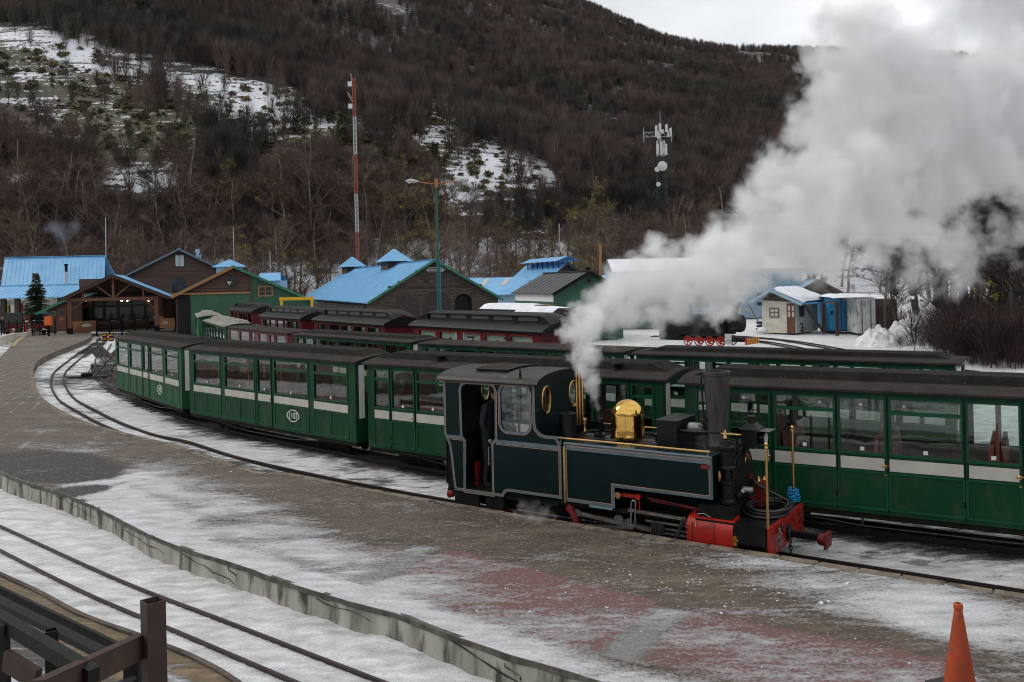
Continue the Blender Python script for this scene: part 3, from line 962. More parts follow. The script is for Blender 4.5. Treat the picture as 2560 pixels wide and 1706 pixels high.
tag(ice.build('ice_crumbs', M['snow'], None), 'small white ice crumbs scattered over the platform', 'ice', kind='stuff')

# ================================================================== HILL
def crest_tan(a):
    # skyline height over distance, by direction a = x / y
    return np.interp(a, [-3, -1.2, -.6, -.2, 0, .04, .1, .175, .25, .34, .6, 1.0, 2.0, 3.0], [.30, .48, .50, .43, .362, .333, .31, .275, .258, .252, .235, .2, .12, .05])
def hill_z(X, Y):
    D = np.maximum(Y, 1)
    a = X / D
    yb = 128 + 6 * np.sin(a * 4)
    yc = 640 + 60 * np.sin(a * 3 + 1)
    e = crest_tan(a)
    t = np.clip((Y - yb) / (yc - yb), 0, 1.6)
    zc = e * yc + 4
    base = 1.0 + 7 * smooth(Y, 118, 165)
    z = base + (zc - base) * np.where(t < 1, .93 * t + .07 * np.sin(t * math.pi / 2), 1 - .35 * (t - 1))
    amp = smooth(Y, 130, 230)
    z += amp * (7 * fbm(X, Y, .012, 3, 3) + 2.2 * fbm(X, Y, .05, 3, 4)) * np.where(t < 1, (1 - .75 * smooth(t, .8, 1)), .25)
    # a bench above the left slope and a gully in the middle
    z += amp * 6 * np.exp(-((a + .33 + .0006 * (Y - 250)) / .12) ** 2) * np.exp(-((Y - 300) / 90) ** 2)
    z -= amp * 5 * np.exp(-((a + .02) / .05) ** 2) * np.exp(-((Y - 300) / 130) ** 2)
    z = np.where(Y < 118, -.2 + (Y - 90) * .02, z)
    return z
hx = axis([(-1800, -420, 60), (-420, 380, 3.2), (380, 1500, 60)])
hy = axis([(112, 240, 2.2), (240, 460, 3.4), (460, 760, 6), (760, 1500, 60)])
HX, HY = np.meshgrid(hx, hy)
HZ = hill_z(HX, HY)
HZ[0, :] = -.6
hpx, hpy = npx(HX, HY, HZ)
E_ = lambda *a: ellm(hpx, hpy, *a)
hs = np.zeros_like(hpx) - .25
for (cx, cyy, rx, ry, an, w) in [(60, 100, 150, 30, 12, .9), (270, 155, 130, 32, 10, .9), (190, 110, 60, 22, 10, .7), (560, 215, 170, 32, 14, .95), (690, 240, 80, 26, 8, .8), (620, 285, 120, 22, 10, .8), (760, 300, 90, 16, 8, .7), (920, 330, 90, 18, 8, .75), (40, 445, 55, 22, 0, .95), (330, 450, 120, 22, -4, .95), (400, 470, 70, 20, 14, .8), (470, 425, 60, 12, -14, .7), (60, 255, 80, 12, 0, .4),
                                (1110, 290, 42, 40, -40, .8), (1080, 350, 50, 26, 10, .85), (1180, 420, 95, 55, -30, .9), (1290, 430, 110, 38, 14, .85), (1350, 420, 70, 26, 30, .7), (1160, 480, 70, 40, -20, .9), (850, 470, 40, 12, 0, .7), (690, 490, 22, 24, 0, .8),
                                (1450, 250, 40, 8, 10, .6), (1790, 330, 60, 12, 14, .6), (1590, 300, 30, 8, 0, .35), (860, 160, 60, 8, 10, .4), (1000, 30, 90, 12, 10, .4), (420, 8, 90, 12, 0, .45), (60, 190, 90, 10, 6, .45), (700, 330, 60, 14, 8, .55)]:
    hs += w * .66 * E_(cx, cyy, rx, ry, an, .7)
hs += .85 * smooth(hpy, 588, 612) * smooth(hpx, 820, 960) + .75 * smooth(hpy, 575, 620) * (1 - smooth(hpx, 820, 960))
openg = E_(150, 250, 480, 110, 14, .5) + .6 * E_(820, 300, 260, 60, 12, .6) + .5 * E_(1150, 420, 180, 90, 0, .5)
M['hill'] = mask_mat('hill_ground', (.058, .045, .033), (.1, .095, .038), (.046, .035, .028), (.8, .82, .85), a1=1.3, a2=2.6, a3=2.0, sc1=.06, sc2=.36, bumps=.3, speck=0, snow2=(.66, .68, .72), edge=.07, spk_scale=1.3, stretch=(.3, 1.0, 2.8))
for n in M['hill'].node_tree.nodes:
    if n.type == 'MAPPING': n.inputs['Rotation'].default_value = (0, 0, R(-10))
    if n.type == 'BUMP': n.inputs['Distance'].default_value = .6
grid_obj('hill', HX, HY, HZ, M['hill'], (np.clip(hs + .3 + .1 * np.clip(openg, 0, 1), 0, 1.25), np.clip(openg * 1.2, 0, 1), np.clip(.5 + .5 * fbm(HX, HY, .02, 3, 8), 0, 1)))
# unseen wooded ridges added behind the camera to darken reflections and sky light
aa = np.linspace(math.radians(-215), math.radians(35), 90)
rr_ = np.array([70, 110, 160, 230, 330, 480, 700.])
hh_r = np.array([-1.5, 3, 16, 42, 80, 120, 60.])
AX = np.cos(aa)[None, :] * rr_[:, None] * 1.25
AY = np.sin(aa)[None, :] * rr_[:, None] - 20
AZ = hh_r[:, None] * (1 + .25 * np.sin(aa * 5)[None, :]) * smooth(-AY, -60, 60) - 1
grid_obj('unseen_ridge', AX, AY, AZ, M['hill'], (np.clip(.3 + 0 * AX, 0, 1), .5 + 0 * AX, .5 + 0 * AX))
# wide low land all round, beyond the yard sheet
MB().add([(-3000, -3000, -1.2), (3000, -3000, -1.2), (3000, 3000, -1.2), (-3000, 3000, -1.2)], [(0, 1, 2, 3)]).build('terrain', M['hill'], None)['kind'] = 'structure'

# ---- bare tree shapes
def bare_tree(seed, h, spread=.42, levels=4, twn=900, tw=.03, tl=.9, lean=.06, yellow=0):
    r = random.Random(seed)
    trunk, crown, tufts = MB(), MB(), MB()
    tips = []
    def grow(p, d, ln, rad, lev):
        n = 4 if lev == 0 else 3
        pts, rs = [p], [rad]
        q = p
        for i in range(n):
            d = (d + Vector((r.gauss(0, .1), r.gauss(0, .1), r.gauss(0, .05) + (.06 if lev else .02)))).normalized()
            q = q + d * ln / n
            pts.append(q)
            rs.append(rad * (1 - .5 * (i + 1) / n))
        (trunk if lev < 2 else crown).tube(pts, rs, 6 if lev == 0 else (4 if lev == 1 else 3), cap=False)
        if lev >= levels - 1:
            tips.append((pts, d))
            return
        if lev >= 1: tips.append((pts, d))
        kids = (r.randint(5, 7) if lev == 0 else r.randint(2, 4))
        for k_ in range(kids):
            f = r.uniform(.35, 1) if lev == 0 else r.uniform(.3, 1)
            i = min(n - 1, int(f * n))
            s = pts[i].lerp(pts[i + 1], f * n - i)
            az = r.uniform(0, 6.283)
            up = r.uniform(.35, .9)
            nd = (Vector((math.cos(az), math.sin(az), 0)) * (1 - up * .55) + d * up * .9).normalized()
            grow(s, nd, ln * r.uniform(.42, .66), rad * (.36 if lev == 0 else .55) * (1 - .3 * f), lev + 1)
        if lev == 0:
            grow(pts[-1], d, ln * .5, rs[-1] * .9, 1)
    grow(Vector((0, 0, -.3)), Vector((r.gauss(0, lean), r.gauss(0, lean), 1)).normalized(), h * .6, h * .019, 0)
    for _ in range(twn):
        pts, d = r.choice(tips)
        i = r.randrange(len(pts) - 1)
        s = pts[i].lerp(pts[i + 1], r.random())
        nd = (d * r.uniform(.1, 1) + Vector((r.gauss(0, .7), r.gauss(0, .7), r.gauss(.25, .5)))).normalized()
        l_ = tl * r.uniform(.5, 1.3)
        m_ = s + nd * l_ * .5 + Vector((r.gauss(0, .05), r.gauss(0, .05), r.gauss(0, .05))) * l_
        e = m_ + (nd + Vector((r.gauss(0, .3), r.gauss(0, .3), r.gauss(.1, .2)))).normalized() * l_ * .5
        sd = nd.orthogonal().normalized() * tw * .5
        crown.add([s - sd, s + sd, m_ + sd * .6, m_ - sd * .6, e], [(0, 1, 2, 3), (3, 2, 4)])
    if yellow:
        for _ in range(yellow):
            pts, d = r.choice(tips)
            c = pts[-1] + Vector((r.gauss(0, .2), r.gauss(0, .2), r.gauss(0, .2)))
            R_ = r.uniform(.15, .4)
            for _k in range(26):
                a = c + Vector((r.gauss(0, R_), r.gauss(0, R_), r.gauss(0, R_))) * .7
                b = Vector((r.uniform(-1, 1), r.uniform(-1, 1), r.uniform(-1, 1))) * .12
                c_ = Vector((r.uniform(-1, 1), r.uniform(-1, 1), r.uniform(-1, 1))) * .12
                tufts.add([a, a + b, a + c_], [(0, 1, 2)])
    return trunk, crown, tufts

# ---- hillside forest: thousands of small bare trees on the slope (one mass)
def scrub_mesh(seed, h, w, n, tw, ever=False):
    r = random.Random(seed)
    mb = MB()
    if not ever:
        mb.tube([(0, 0, -.4), (r.gauss(0, .15), r.gauss(0, .15), h * .6)], [h * .014, h * .007], 3, cap=False)
    for _ in range(n):
        az, rr = r.uniform(0, 6.283), w * math.sqrt(r.random())
        z0 = h * r.uniform(.08, .7)
        if ever:
            c = Vector((math.cos(az) * rr * (1 - z0 / h * .7), math.sin(az) * rr * (1 - z0 / h * .7), z0 * 1.3))
            a = Vector((r.gauss(0, 1), r.gauss(0, 1), r.gauss(0, 1))) * tw * 5
            b = Vector((r.gauss(0, 1), r.gauss(0, 1), r.gauss(0, 1))) * tw * 5
            mb.add([c, c + a, c + b], [(0, 1, 2)])
            continue
        s = Vector((math.cos(az) * rr * .35, math.sin(az) * rr * .35, z0))
        e = Vector((math.cos(az) * rr, math.sin(az) * rr, min(h, z0 + h * r.uniform(.25, .55)) * (1 - .18 * (rr / w) ** 2)))
        sd = Vector((-math.sin(az + r.gauss(0, .8)), math.cos(az), r.gauss(0, .3))).normalized() * tw * .5
        mb.add([s - sd, s + sd, e], [(0, 1, 2)])
    return mb
def hidden_source(mb, name, m):
    me = bpy.data.meshes.new(name)
    me.from_pydata(mb.v, [], mb.f)
    me.materials.append(m)
    return me
def scatter(name, pts, rots, scales, meshes, label, group=None):
    """one object: small shapes instanced on its own points by geometry nodes"""
    me = bpy.data.meshes.new(name)
    me.from_pydata([tuple(p) for p in pts], [], [])
    for nm, arr, ty in (('rz', rots, 'FLOAT'), ('sc', scales, 'FLOAT')):
        a = me.attributes.new(nm, ty, 'POINT')
        a.data.foreach_set('value', np.array(arr, np.float32))
    rnd_i = me.attributes.new('pick', 'INT', 'POINT')
    rnd_i.data.foreach_set('value', np.array([rnd.randrange(len(meshes)) for _ in pts], np.int32))
    o = bpy.data.objects.new(name, me)
    COL.objects.link(o)
    ng = bpy.data.node_groups.new(name + '_nodes', 'GeometryNodeTree')
    ng.interface.new_socket('Geometry', in_out='INPUT', socket_type='NodeSocketGeometry')
    ng.interface.new_socket('Geometry', in_out='OUTPUT', socket_type='NodeSocketGeometry')
    N, K = ng.nodes.new, ng.links.new
    gi, go = N('NodeGroupInput'), N('NodeGroupOutput')
    join = N('GeometryNodeJoinGeometry')
    rz = N('GeometryNodeInputNamedAttribute'); rz.data_type = 'FLOAT'; rz.inputs[0].default_value = 'rz'
    sc_ = N('GeometryNodeInputNamedAttribute'); sc_.data_type = 'FLOAT'; sc_.inputs[0].default_value = 'sc'
    pk = N('GeometryNodeInputNamedAttribute'); pk.data_type = 'INT'; pk.inputs[0].default_value = 'pick'
    cmb = N('ShaderNodeCombineXYZ'); K(rz.outputs[0], cmb.inputs[2])
    for i, m_ in enumerate(meshes):
        src = bpy.data.objects.new(name + '_shape', m_)   # mesh datablock holder, never linked to the scene
        oi = N('GeometryNodeObjectInfo'); oi.inputs['Object'].default_value = src
        ip = N('GeometryNodeInstanceOnPoints')
        cp = N('FunctionNodeCompare'); cp.data_type = 'INT'; cp.operation = 'EQUAL'
        K(pk.outputs[0], cp.inputs[2]); cp.inputs[3].default_value = i
        K(gi.outputs[0], ip.inputs['Points'])
        K(cp.outputs[0], ip.inputs['Selection'])
        K(oi.outputs['Geometry'], ip.inputs['Instance'])
        K(cmb.outputs[0], ip.inputs['Rotation'])
        K(sc_.outputs[0], ip.inputs['Scale'])
        K(ip.outputs[0], join.inputs[0])
    K(join.outputs[0], go.inputs[0])
    md = o.modifiers.new('scatter', 'NODES')
    md.node_group = ng
    tag(o, label, 'trees', group, 'stuff')
    return o
ZREF = 0
from_hz = lambda x, y: float(hill_z(np.array([x]), np.array([y]))[0])
cand = 46000
rs = np.random.RandomState(5)
ty = 132 + 600 * rs.rand(cand) ** 1.35
tx = (rs.rand(cand) * 2 - 1) * .72 * ty
tz = hill_z(tx, ty)
tpx, tpy = npx(tx, ty, tz + 2.4)
msk = np.zeros(cand)
tp_b, tq_b = npx(tx, ty, tz)
tp_t, tq_t = npx(tx, ty, tz + 4.6)
for (cx, cyy, rx, ry, an, w) in [(60, 100, 150, 26, 12, .9), (270, 155, 130, 28, 10, .9), (560, 215, 170, 30, 14, .95), (690, 240, 80, 24, 8, .9), (620, 285, 120, 20, 10, .7), (920, 330, 90, 16, 8, .7), (40, 445, 55, 20, 0, .95), (330, 450, 120, 20, -4, .95), (400, 470, 70, 18, 14, .9),
                                (1110, 290, 42, 36, -40, .8), (1080, 350, 50, 24, 10, .85), (1180, 420, 95, 52, -30, .95), (1290, 430, 110, 36, 14, .9), (1160, 480, 70, 38, -20, .95)]:
    for qx, qy in ((tpx, tpy), (tp_b, tq_b), (tp_t, tq_t)): msk = np.maximum(msk, w * ellm(qx, qy, cx, cyy, rx * 1.08, ry * 1.12, an, .3))
open_t = np.maximum(.95 * np.maximum(ellm(tpx, tpy, 130, 250, 430, 105, 16, .3), ellm(tp_t, tq_t, 130, 240, 400, 90, 16, .3)), .8 * ellm(tpx, tpy, 780, 320, 260, 60, 12, .5))
open_t = np.maximum(open_t, .93 * smooth(tq_b, 540, 585) * smooth(tpx, 830, 930))
clump = fbm(tx, ty, .03, 3, 12)
keep = (rs.rand(cand) > np.maximum(msk, open_t)) & (tpx > -250) & (tpx < 2850) & (clump > -.75 + .3 * rs.rand(cand)) & (tpy < 640)
tx, ty, tz, clump, tpx, tpy = (q[keep] for q in (tx, ty, tz, clump, tpx, tpy))
ev = (ellm(tpx, tpy, 130, 250, 430, 105, 16, .3) < .3) & (rs.rand(len(tx)) < .05 + .3 * (fbm(tx, ty, .012, 2, 31) > .45))
sz = (.55 + .4 * rs.rand(len(tx))) * (1 + .15 * clump)
b_shapes = [hidden_source(scrub_mesh(100 + i, 8.2, 2.6, 150, .11), 'bare_shape', M['hill_twig']) for i in range(5)]
e_shapes = [hidden_source(scrub_mesh(200 + i, 5.2, 2.0, 170, .11, True), 'evergreen_shape', M['hill_ever']) for i in range(3)]
w_ = np.where(~ev)[0]
scatter('hillside_forest', np.stack([tx, ty, tz], 1)[w_], rs.rand(len(w_)) * 6.28, sz[w_], b_shapes, 'purple brown leafless forest covering the whole hillside')
w_ = np.where(ev)[0]
scatter('evergreen_scrub', np.stack([tx, ty, tz], 1)[w_], rs.rand(len(w_)) * 6.28, sz[w_] * .8, e_shapes, 'dark green evergreen scrub dotted among the bare hillside trees')
# low scrub over the open slope
oy = 150 + 330 * rs.rand(16000) ** 1.3; ox = (rs.rand(16000) * 2 - 1) * .66 * oy; oz = hill_z(ox, oy)
opx, opy = npx(ox, oy, oz)
kp = (rs.rand(16000) < np.maximum(ellm(opx, opy, 150, 250, 480, 110, 14, .3), ellm(opx, opy, 900, 340, 400, 120, 8, .5)) * .9)
l_shapes = [hidden_source(scrub_mesh(300 + i, .8, 1.0, 80, .07, True), 'low_shape', mat('low_scrub%d' % i, c, rough=.95, rvar=.4)) for i, c in enumerate([(.12, .11, .05), (.09, .085, .045), (.14, .1, .06)])]
scatter('low_scrub', np.stack([ox, oy, oz], 1)[kp], rs.rand(kp.sum()) * 6.28, .25 + 1.0 * rs.rand(kp.sum()) ** 2, l_shapes, 'low olive and brown scrub on the open part of the slope')

# ---- the belt of tall bare trees behind the buildings: each one a thing
protos = []
for s_, (hh, yl) in enumerate([(12.5, 0), (13.5, 0), (11, 0), (12.5, 0), (14, 0), (11.5, 40), (12, 75)]):
    t_, c_, f_ = bare_tree(40 + s_, hh, twn=1300, tw=.032, tl=1.2, yellow=yl)
    meshes = []
    for mb_, m_, nm_ in ((t_, M['bark'], 'trunk'), (c_, M['twig'], 'crown'), (f_, M['leaf_yellow'], 'tuft')):
        if not mb_.v: continue
        me = bpy.data.meshes.new(nm_)
        me.from_pydata(mb_.v, [], mb_.f)
        me.materials.append(m_)
        if nm_ == 'trunk': me.polygons.foreach_set('use_smooth', [True] * len(me.polygons))
        meshes.append((nm_, me))
    protos.append(meshes)
def add_tree(pi, x, y, z, s, lab, grp='bare trees behind the station buildings'):
    t = thing('bare_tree', (x, y, z), rnd.uniform(0, 6.28), lab, 'tree', grp)
    t.scale = (s, s, s * rnd.uniform(.9, 1.1))
    for nm_, me in protos[pi]:
        inst(nm_, me, t)
    return t
r2 = random.Random(11)
nt_ = 0
tries = 0
placed = []
belt = []
while nt_ < 285 and tries < 6000:
    tries += 1
    y = r2.uniform(104, 142)
    x = r2.uniform(-.66, .66) * y
    pxx, _ = px_of(x, y, 3)
    bx_, by_ = x + 14.0, y - 73.0
    if -3 < bx_ * math.cos(R(21)) + by_ * math.sin(R(21)) < 15 and by_ * math.cos(R(21)) - bx_ * math.sin(R(21)) < 44: continue
    if any((x - a) ** 2 + (y - b) ** 2 < 5 for a, b in placed): continue
    placed.append((x, y))
    yl = (540 < pxx < 760 or 960 < pxx < 1120 or 1250 < pxx < 1500) and r2.random() < (.8 if 960 < pxx < 1120 else .42)
    pi = r2.choice([5, 6]) if yl else r2.randrange(5)
    s = r2.uniform(.8, 1.12) * (1.05 if y > 125 else .9)
    if 1180 < pxx < 1420: s *= .72
    reg = [(130, 'over tall blue roof, left half'), (265, 'over tall blue roof, right half'), (400, 'left of the brown gable'), (530, 'behind the brown gable house'), (650, 'behind the green shed'), (780, 'right of the green shed'), (900, 'beside the red white mast'), (1010, 'behind the near barn turret'), (1150, 'behind the barn gable'), (1290, 'on the bank beside the barn'), (1430, 'over the blue vented roof'), (1560, 'over the grey roofed shed'), (1700, 'around the mobile tower foot'), (1900, 'behind the rising steam'), (9999, 'far right behind the steam')]
    where = next(w for lim, w in reg if pxx < lim)
    if -120 > pxx or pxx > 2680 or (1880 < pxx and r2.random() < .5): continue
    rowt = 'front row' if y < 118 else ('middle row' if y < 134 else 'rear row')
    lab = ('leafless tree with yellow tufts, %s, %s' if yl else ('slim leafless tree, %s, %s' if pi == 2 else ('tall grey leafless tree, %s, %s' if pi in (1, 4) else 'brown leafless tree, %s, %s'))) % (rowt, where)
    belt.append((lab, pxx, add_tree(pi, x, y, from_hz(x, y) - .1, s, lab)))
    nt_ += 1
ORD = ['first', 'second', 'third', 'fourth', 'fifth', 'sixth', 'seventh', 'eighth', 'ninth', 'tenth', 'eleventh', 'twelfth', 'thirteenth', 'fourteenth', 'fifteenth', 'sixteenth', 'seventeenth', 'eighteenth', 'nineteenth', 'twentieth']
def ordinals(items):
    by = {}
    for lab, k_, o in items: by.setdefault(lab, []).append((k_, o))
    for lab, lst in by.items():
        if len(lst) < 2: continue
        for n_i, (k_, o) in enumerate(sorted(lst, key=lambda q: q[0])):
            if n_i < len(ORD): o['label'] = lab + ', ' + ORD[n_i] + ' from left'
ordinals(belt)
# undergrowth below them
n_ = 1500
uy = 100 + 60 * rs.rand(n_); ux = (rs.rand(n_) * 2 - 1) * .66 * uy
uz = hill_z(ux, uy)
u_shapes = [hidden_source(scrub_mesh(400 + i, 2.6, 1.1, 60, .045), 'undergrowth_shape', M['twig']) for i in range(3)]
kk = rs.rand(n_) < np.where(npx(ux, uy, uz)[0] > 850, .12, .8)
scatter('undergrowth', np.stack([ux, uy, uz], 1)[kk], rs.rand(kk.sum()) * 6.28, .6 + .6 * rs.rand(kk.sum()), u_shapes, 'thin brown undergrowth on the snowy ground below the tree belt')

# ================================================================== CARRIAGES
T1 = [(.3, 1.8, 'w'), (2.1, 3.6, 'w'), (3.8, 4.42, 'd'), (4.62, 6.1, 'w'), (6.4, 7.72, 'w')]
T2 = [(.22, .66, 'n'), (.76, 1.38, 'd'), (1.5, 2.36, 'w'), (2.46, 3.08, 'd'), (3.18, 4.1, 'w'), (4.2, 4.82, 'd'), (4.92, 5.84, 'w'), (5.94, 6.56, 'd'), (6.66, 7.05, 'n')]
Z0, ZS0, ZS1, ZW0, ZT, ZW1, ZE = .42, 1.06, 1.27, 1.31, 1.90, 2.12, 2.24
W = 1.44
def carriage(P0, P1, bays, label, nat, wallm=None, stripm=None, roofm=None, number=None, monitor=True, panels2=True, group=None, dusty=False, name='passenger_carriage', crown=.12, mon=(.10, .24)):
    P0, P1 = Vector(P0), Vector(P1)
    d = P1 - P0
    Lc = d.length
    rz = math.atan2(d.y, d.x)
    t = thing(name, (P0.x, P0.y, 0), rz, label, 'train carriage', group)
    wallm = wallm or M['green']
    k = Lc / nat
    X = lambda x: x * k
    trim = M['green_trim'] if wallm is M['green'] else wallm
    stripm = stripm or M['cream']
    # underframe, bogies, truss rods
    MB().box(.05, Lc - .05, .06, W - .06, .3, Z0).box(.0, Lc, .02, .07, .31, Z0 - .002).box(0, Lc, W - .07, W - .02, .31, Z0 - .002).build('underframe', M['under'], t)
    for bx in (Lc * .17, Lc * .83):
        b = MB().box(bx - .62, bx + .62, .3, .4, .14, .28).box(bx - .62, bx + .62, W - .4, W - .3, .14, .28).box(bx - .12, bx + .12, .35, W - .35, .12, .3)
        bo = b.build('bogie', M['under'], t)
        for wx in (-.36, .36):
            for wy in (W / 2 - .26, W / 2 + .26):
                MB().cyl((bx + wx, wy - .03, .17), (bx + wx, wy + .03, .17), .17, n=14).build('wheel', M['under'], bo)
    for yy in (.12, W - .12):
        MB().tube([(Lc * .1, yy, .32), (Lc * .36, yy, .17), (Lc * .64, yy, .17), (Lc * .9, yy, .32)], .012, 5).beam((Lc * .36, yy, .17), (Lc * .36, yy, .32), .03).beam((Lc * .64, yy, .17), (Lc * .64, yy, .32), .03).build('truss_rod', M['steel_dark'], t)
    MB().box(.03, Lc - .03, .04, W - .04, Z0 - .03, Z0 + .02).build('floor', M['wood_dark'], t)
    # side walls
    for s, y0, y1 in ((1, 0, .045), (-1, W - .045, W)):
        rects = []
        for a, b, kd in bays:
            rects.append((X(a), X(b), ZW0, ZW1))
        holes = [[(a, z0), (b, z0), (b, z1), (a, z1)] for a, b, z0, z1 in rects]
        outer = [(0, Z0 - .02), (Lc, Z0 - .02), (Lc, ZE + .03), (0, ZE + .03)]
        w = MB().loops([outer] + holes, y0, y1)
        so = w.build('side_wall', wallm, t)
        yo = -1 if s == 1 else 1
        ys_ = y0 if s == 1 else y1
        def strip(mb, a, b, z0, z1, th):
            lo, hi = sorted((ys_ + yo * .001, ys_ + yo * th))
            mb.box(a, b, lo, hi, z0, z1)
        for (a, b, kd), (xa, xb, z0, z1) in zip(bays, rects):
            # cream waist strip
            q = MB(); strip(q, xa - .03 * (kd == 'w'), xb + .03 * (kd == 'w'), ZS0, ZS1 - .03, .012)
            q.build('waist_strip', stripm, so)
            # frame round the window
            fr = MB()
            for (fa, fb, f0, f1) in ((xa - .03, xb + .03, z1, z1 + .03), (xa - .03, xb + .03, z0 - .035, z0), (xa - .03, xa, z0, z1), (xb, xb + .03, z0, z1)):
                strip(fr, fa, fb, f0, f1, .014)
            if kd in 'wn':
                strip(fr, xa, xb, ZT, ZT + .05, .012)
                fr.box(xa, xb, y0 + .01, y1 - .01, ZT, ZT + .05)
            fr.build('window_frame', trim, so)
            g = MB().box(xa, xb, (y0 + y1) / 2 - .002, (y0 + y1) / 2 + .002, z0, ZT if kd in 'wn' else z1)
            if kd in 'wn': g.box(xa, xb, (y0 + y1) / 2 - .002, (y0 + y1) / 2 + .002, ZT + .05, z1)
            g.build('pane', M['glass'], so)
            # raised border mouldings that leave recessed lower panels
            mo = MB()
            cuts = [xa - .03, (xa + xb) / 2, xb + .03] if (panels2 and kd == 'w') else [xa - .03, xb + .03]
            for c_ in cuts: strip(mo, c_ - .018, c_ + .018, Z0 + .06, ZS0 - .03, .012)
            strip(mo, cuts[0], cuts[-1], Z0 + .04, Z0 + .075, .014)
            strip(mo, cuts[0], cuts[-1], ZS0 - .05, ZS0 - .02, .012)
            mo.build('moulding', trim, so)
            if kd == 'd':
                dm = MB()
                strip(dm, xa - .055, xa - .047, Z0, ZW1 + .06, .016); strip(dm, xb + .047, xb + .055, Z0, ZW1 + .06, .016)
                for hz in (.62, 1.5): strip(dm, xa - .075, xa - .045, hz, hz + .09, .022)
                dm.build('door_edge', M['under'], so)
                if s == 1 and not dusty:
                    hx = xb + .01
                    hm = MB().torus((hx, -.03, 1.13), .022, .006, 'y', 12, 5).beam((hx - .05, -.035, 1.135), (hx + .05, -.035, 1.145), .014).cyl((hx, 0, 1.0), (hx, -.02, 1.0), .016, n=10)
                    hm.build('door_handle', M['brass'], so)
            if s == 1 and not dusty and kd in 'wd':
                st_ = MB()
                strip(st_, (xa + xb) / 2 - .03, (xa + xb) / 2 + .03, ZW0 + .03, ZW0 + .085, -.012)
                st_.build('sticker', M['white'], so)
    # corner posts, end walls with a wide end window
    for xe0, xe1, out in ((0, .045, -1), (Lc - .045, Lc, 1)):
        ew = MB().loops([[(.045, Z0 - .02), (W - .045, Z0 - .02), (W - .045, ZE + .03), (W / 2, ZE + .0 + crown), (.045, ZE + .03)],
                         [(.26, ZW0), (W - .26, ZW0), (W - .26, ZW1), (.26, ZW1)]], xe0, xe1, 'yz')
        eo = ew.build('end_wall', wallm, t)
        MB().box(xe0 + .02, xe0 + .024, .26, W - .26, ZW0, ZW1).build('pane', M['glass'], eo)
        lo, hi = (xe0 - .012, xe0 - .001) if out < 0 else (xe1 + .001, xe1 + .012)
        MB().box(lo, hi, .1, .25, .95, ZW1 + .05).build('white_strip', M['white'] if not dusty else wallm, eo)
    # inside: bench seats, partitions
    n_b = 5
    sm = None
    for i in range(n_b):
        xc = Lc * (i + .5) / n_b
        for off in (-.42, .42):
            if sm is None:
                s_ = MB().box(-.2, .2, .08, W - .08, Z0 + .02, Z0 + .42).beam((-.2, W / 2, Z0 + .4), (-.27, W / 2, Z0 + 1.12), W - .18, .06, up=(1, 0, 0)).build('seat', M['seat'], t)
                s_.location = (xc + off, 0, 0)
                s_.rotation_euler = (0, 0, 0)
                sm = s_.data
            else:
                o = inst('seat', sm, t, (xc + off, 0 if off < 0 else W, 0), 0 if off < 0 else math.pi)
        if i:
            MB().box(Lc * i / n_b - .02, Lc * i / n_b + .02, .06, .5, Z0, 2.1).box(Lc * i / n_b - .02, Lc * i / n_b + .02, W - .5, W - .06, Z0, 2.1).build('partition', M['interior'], t)
    # roof
    rm = roofm or M['roof_dust']
    ov = .075
    N_ = 12
    prof = [(-ov + (W + 2 * ov) * i / N_, ZE + .02 + crown * (1 - ((2 * i / N_) - 1) ** 2)) for i in range(N_ + 1)]
    prof2 = prof + [(y, z - .035) for y, z in reversed(prof)]
    rf = MB().prism(prof2, -.11, Lc + .11, 'yz')
    ro = rf.build('roof', rm, t)
    if monitor:
        a, b, zt, zb = .36, W - .36, ZE + mon[1], ZE + mon[0]
        e0, e1 = .02, .42
        v = [(e0, a - .05, zb), (Lc - e0, a - .05, zb), (Lc - e0, b + .05, zb), (e0, b + .05, zb), (e1, a + .03, zt), (Lc - e1, a + .03, zt), (Lc - e1, b - .03, zt), (e1, b - .03, zt),
             (e1, W / 2, zt + .02), (Lc - e1, W / 2, zt + .02)]
        MB().add(v, [(0, 1, 5, 4), (2, 3, 7, 6), (0, 4, 8, 7, 3), (1, 2, 6, 9, 5), (4, 5, 9, 8), (8, 9, 6, 7)]).build('roof_monitor', M['roof_black'] if rm is M['roof_dust'] else rm, ro)
    else:
        for i in range(4):
            x_ = Lc * (.2 + .2 * i)
            MB().box(x_ - .1, x_ + .1, W * .42, W * .5, ZE + .17, ZE + .21).build('vent', M['black_mat'], ro)
    if number:
        nx = X(number[1])
        pl = MB()
        pts = []
        for i in range(24):
            a_ = 2 * math.pi * i / 24
            rr = 1 + .1 * math.cos(4 * a_)
            pts.append((nx + .25 * rr * math.copysign(abs(math.cos(a_)) ** .7, math.cos(a_)), .80 + .14 * rr * math.copysign(abs(math.sin(a_)) ** .7, math.sin(a_))))
        cxy = (nx, .8)
        inn = [(cxy[0] + (p[0] - cxy[0]) * .9, cxy[1] + (p[1] - cxy[1]) * .87) for p in pts]
        po = pl.loops([pts, inn], -.018, -.004).build('number_plate', M['white'], t)
        for i, ch in enumerate(number[0]):
            text(ch, 'digit', M['white'], po, (nx - .145 + .097 * i, -.012, .8), (R(90), 0, 0), .21, .003)
    return t
CG = 'green narrow gauge carriages'
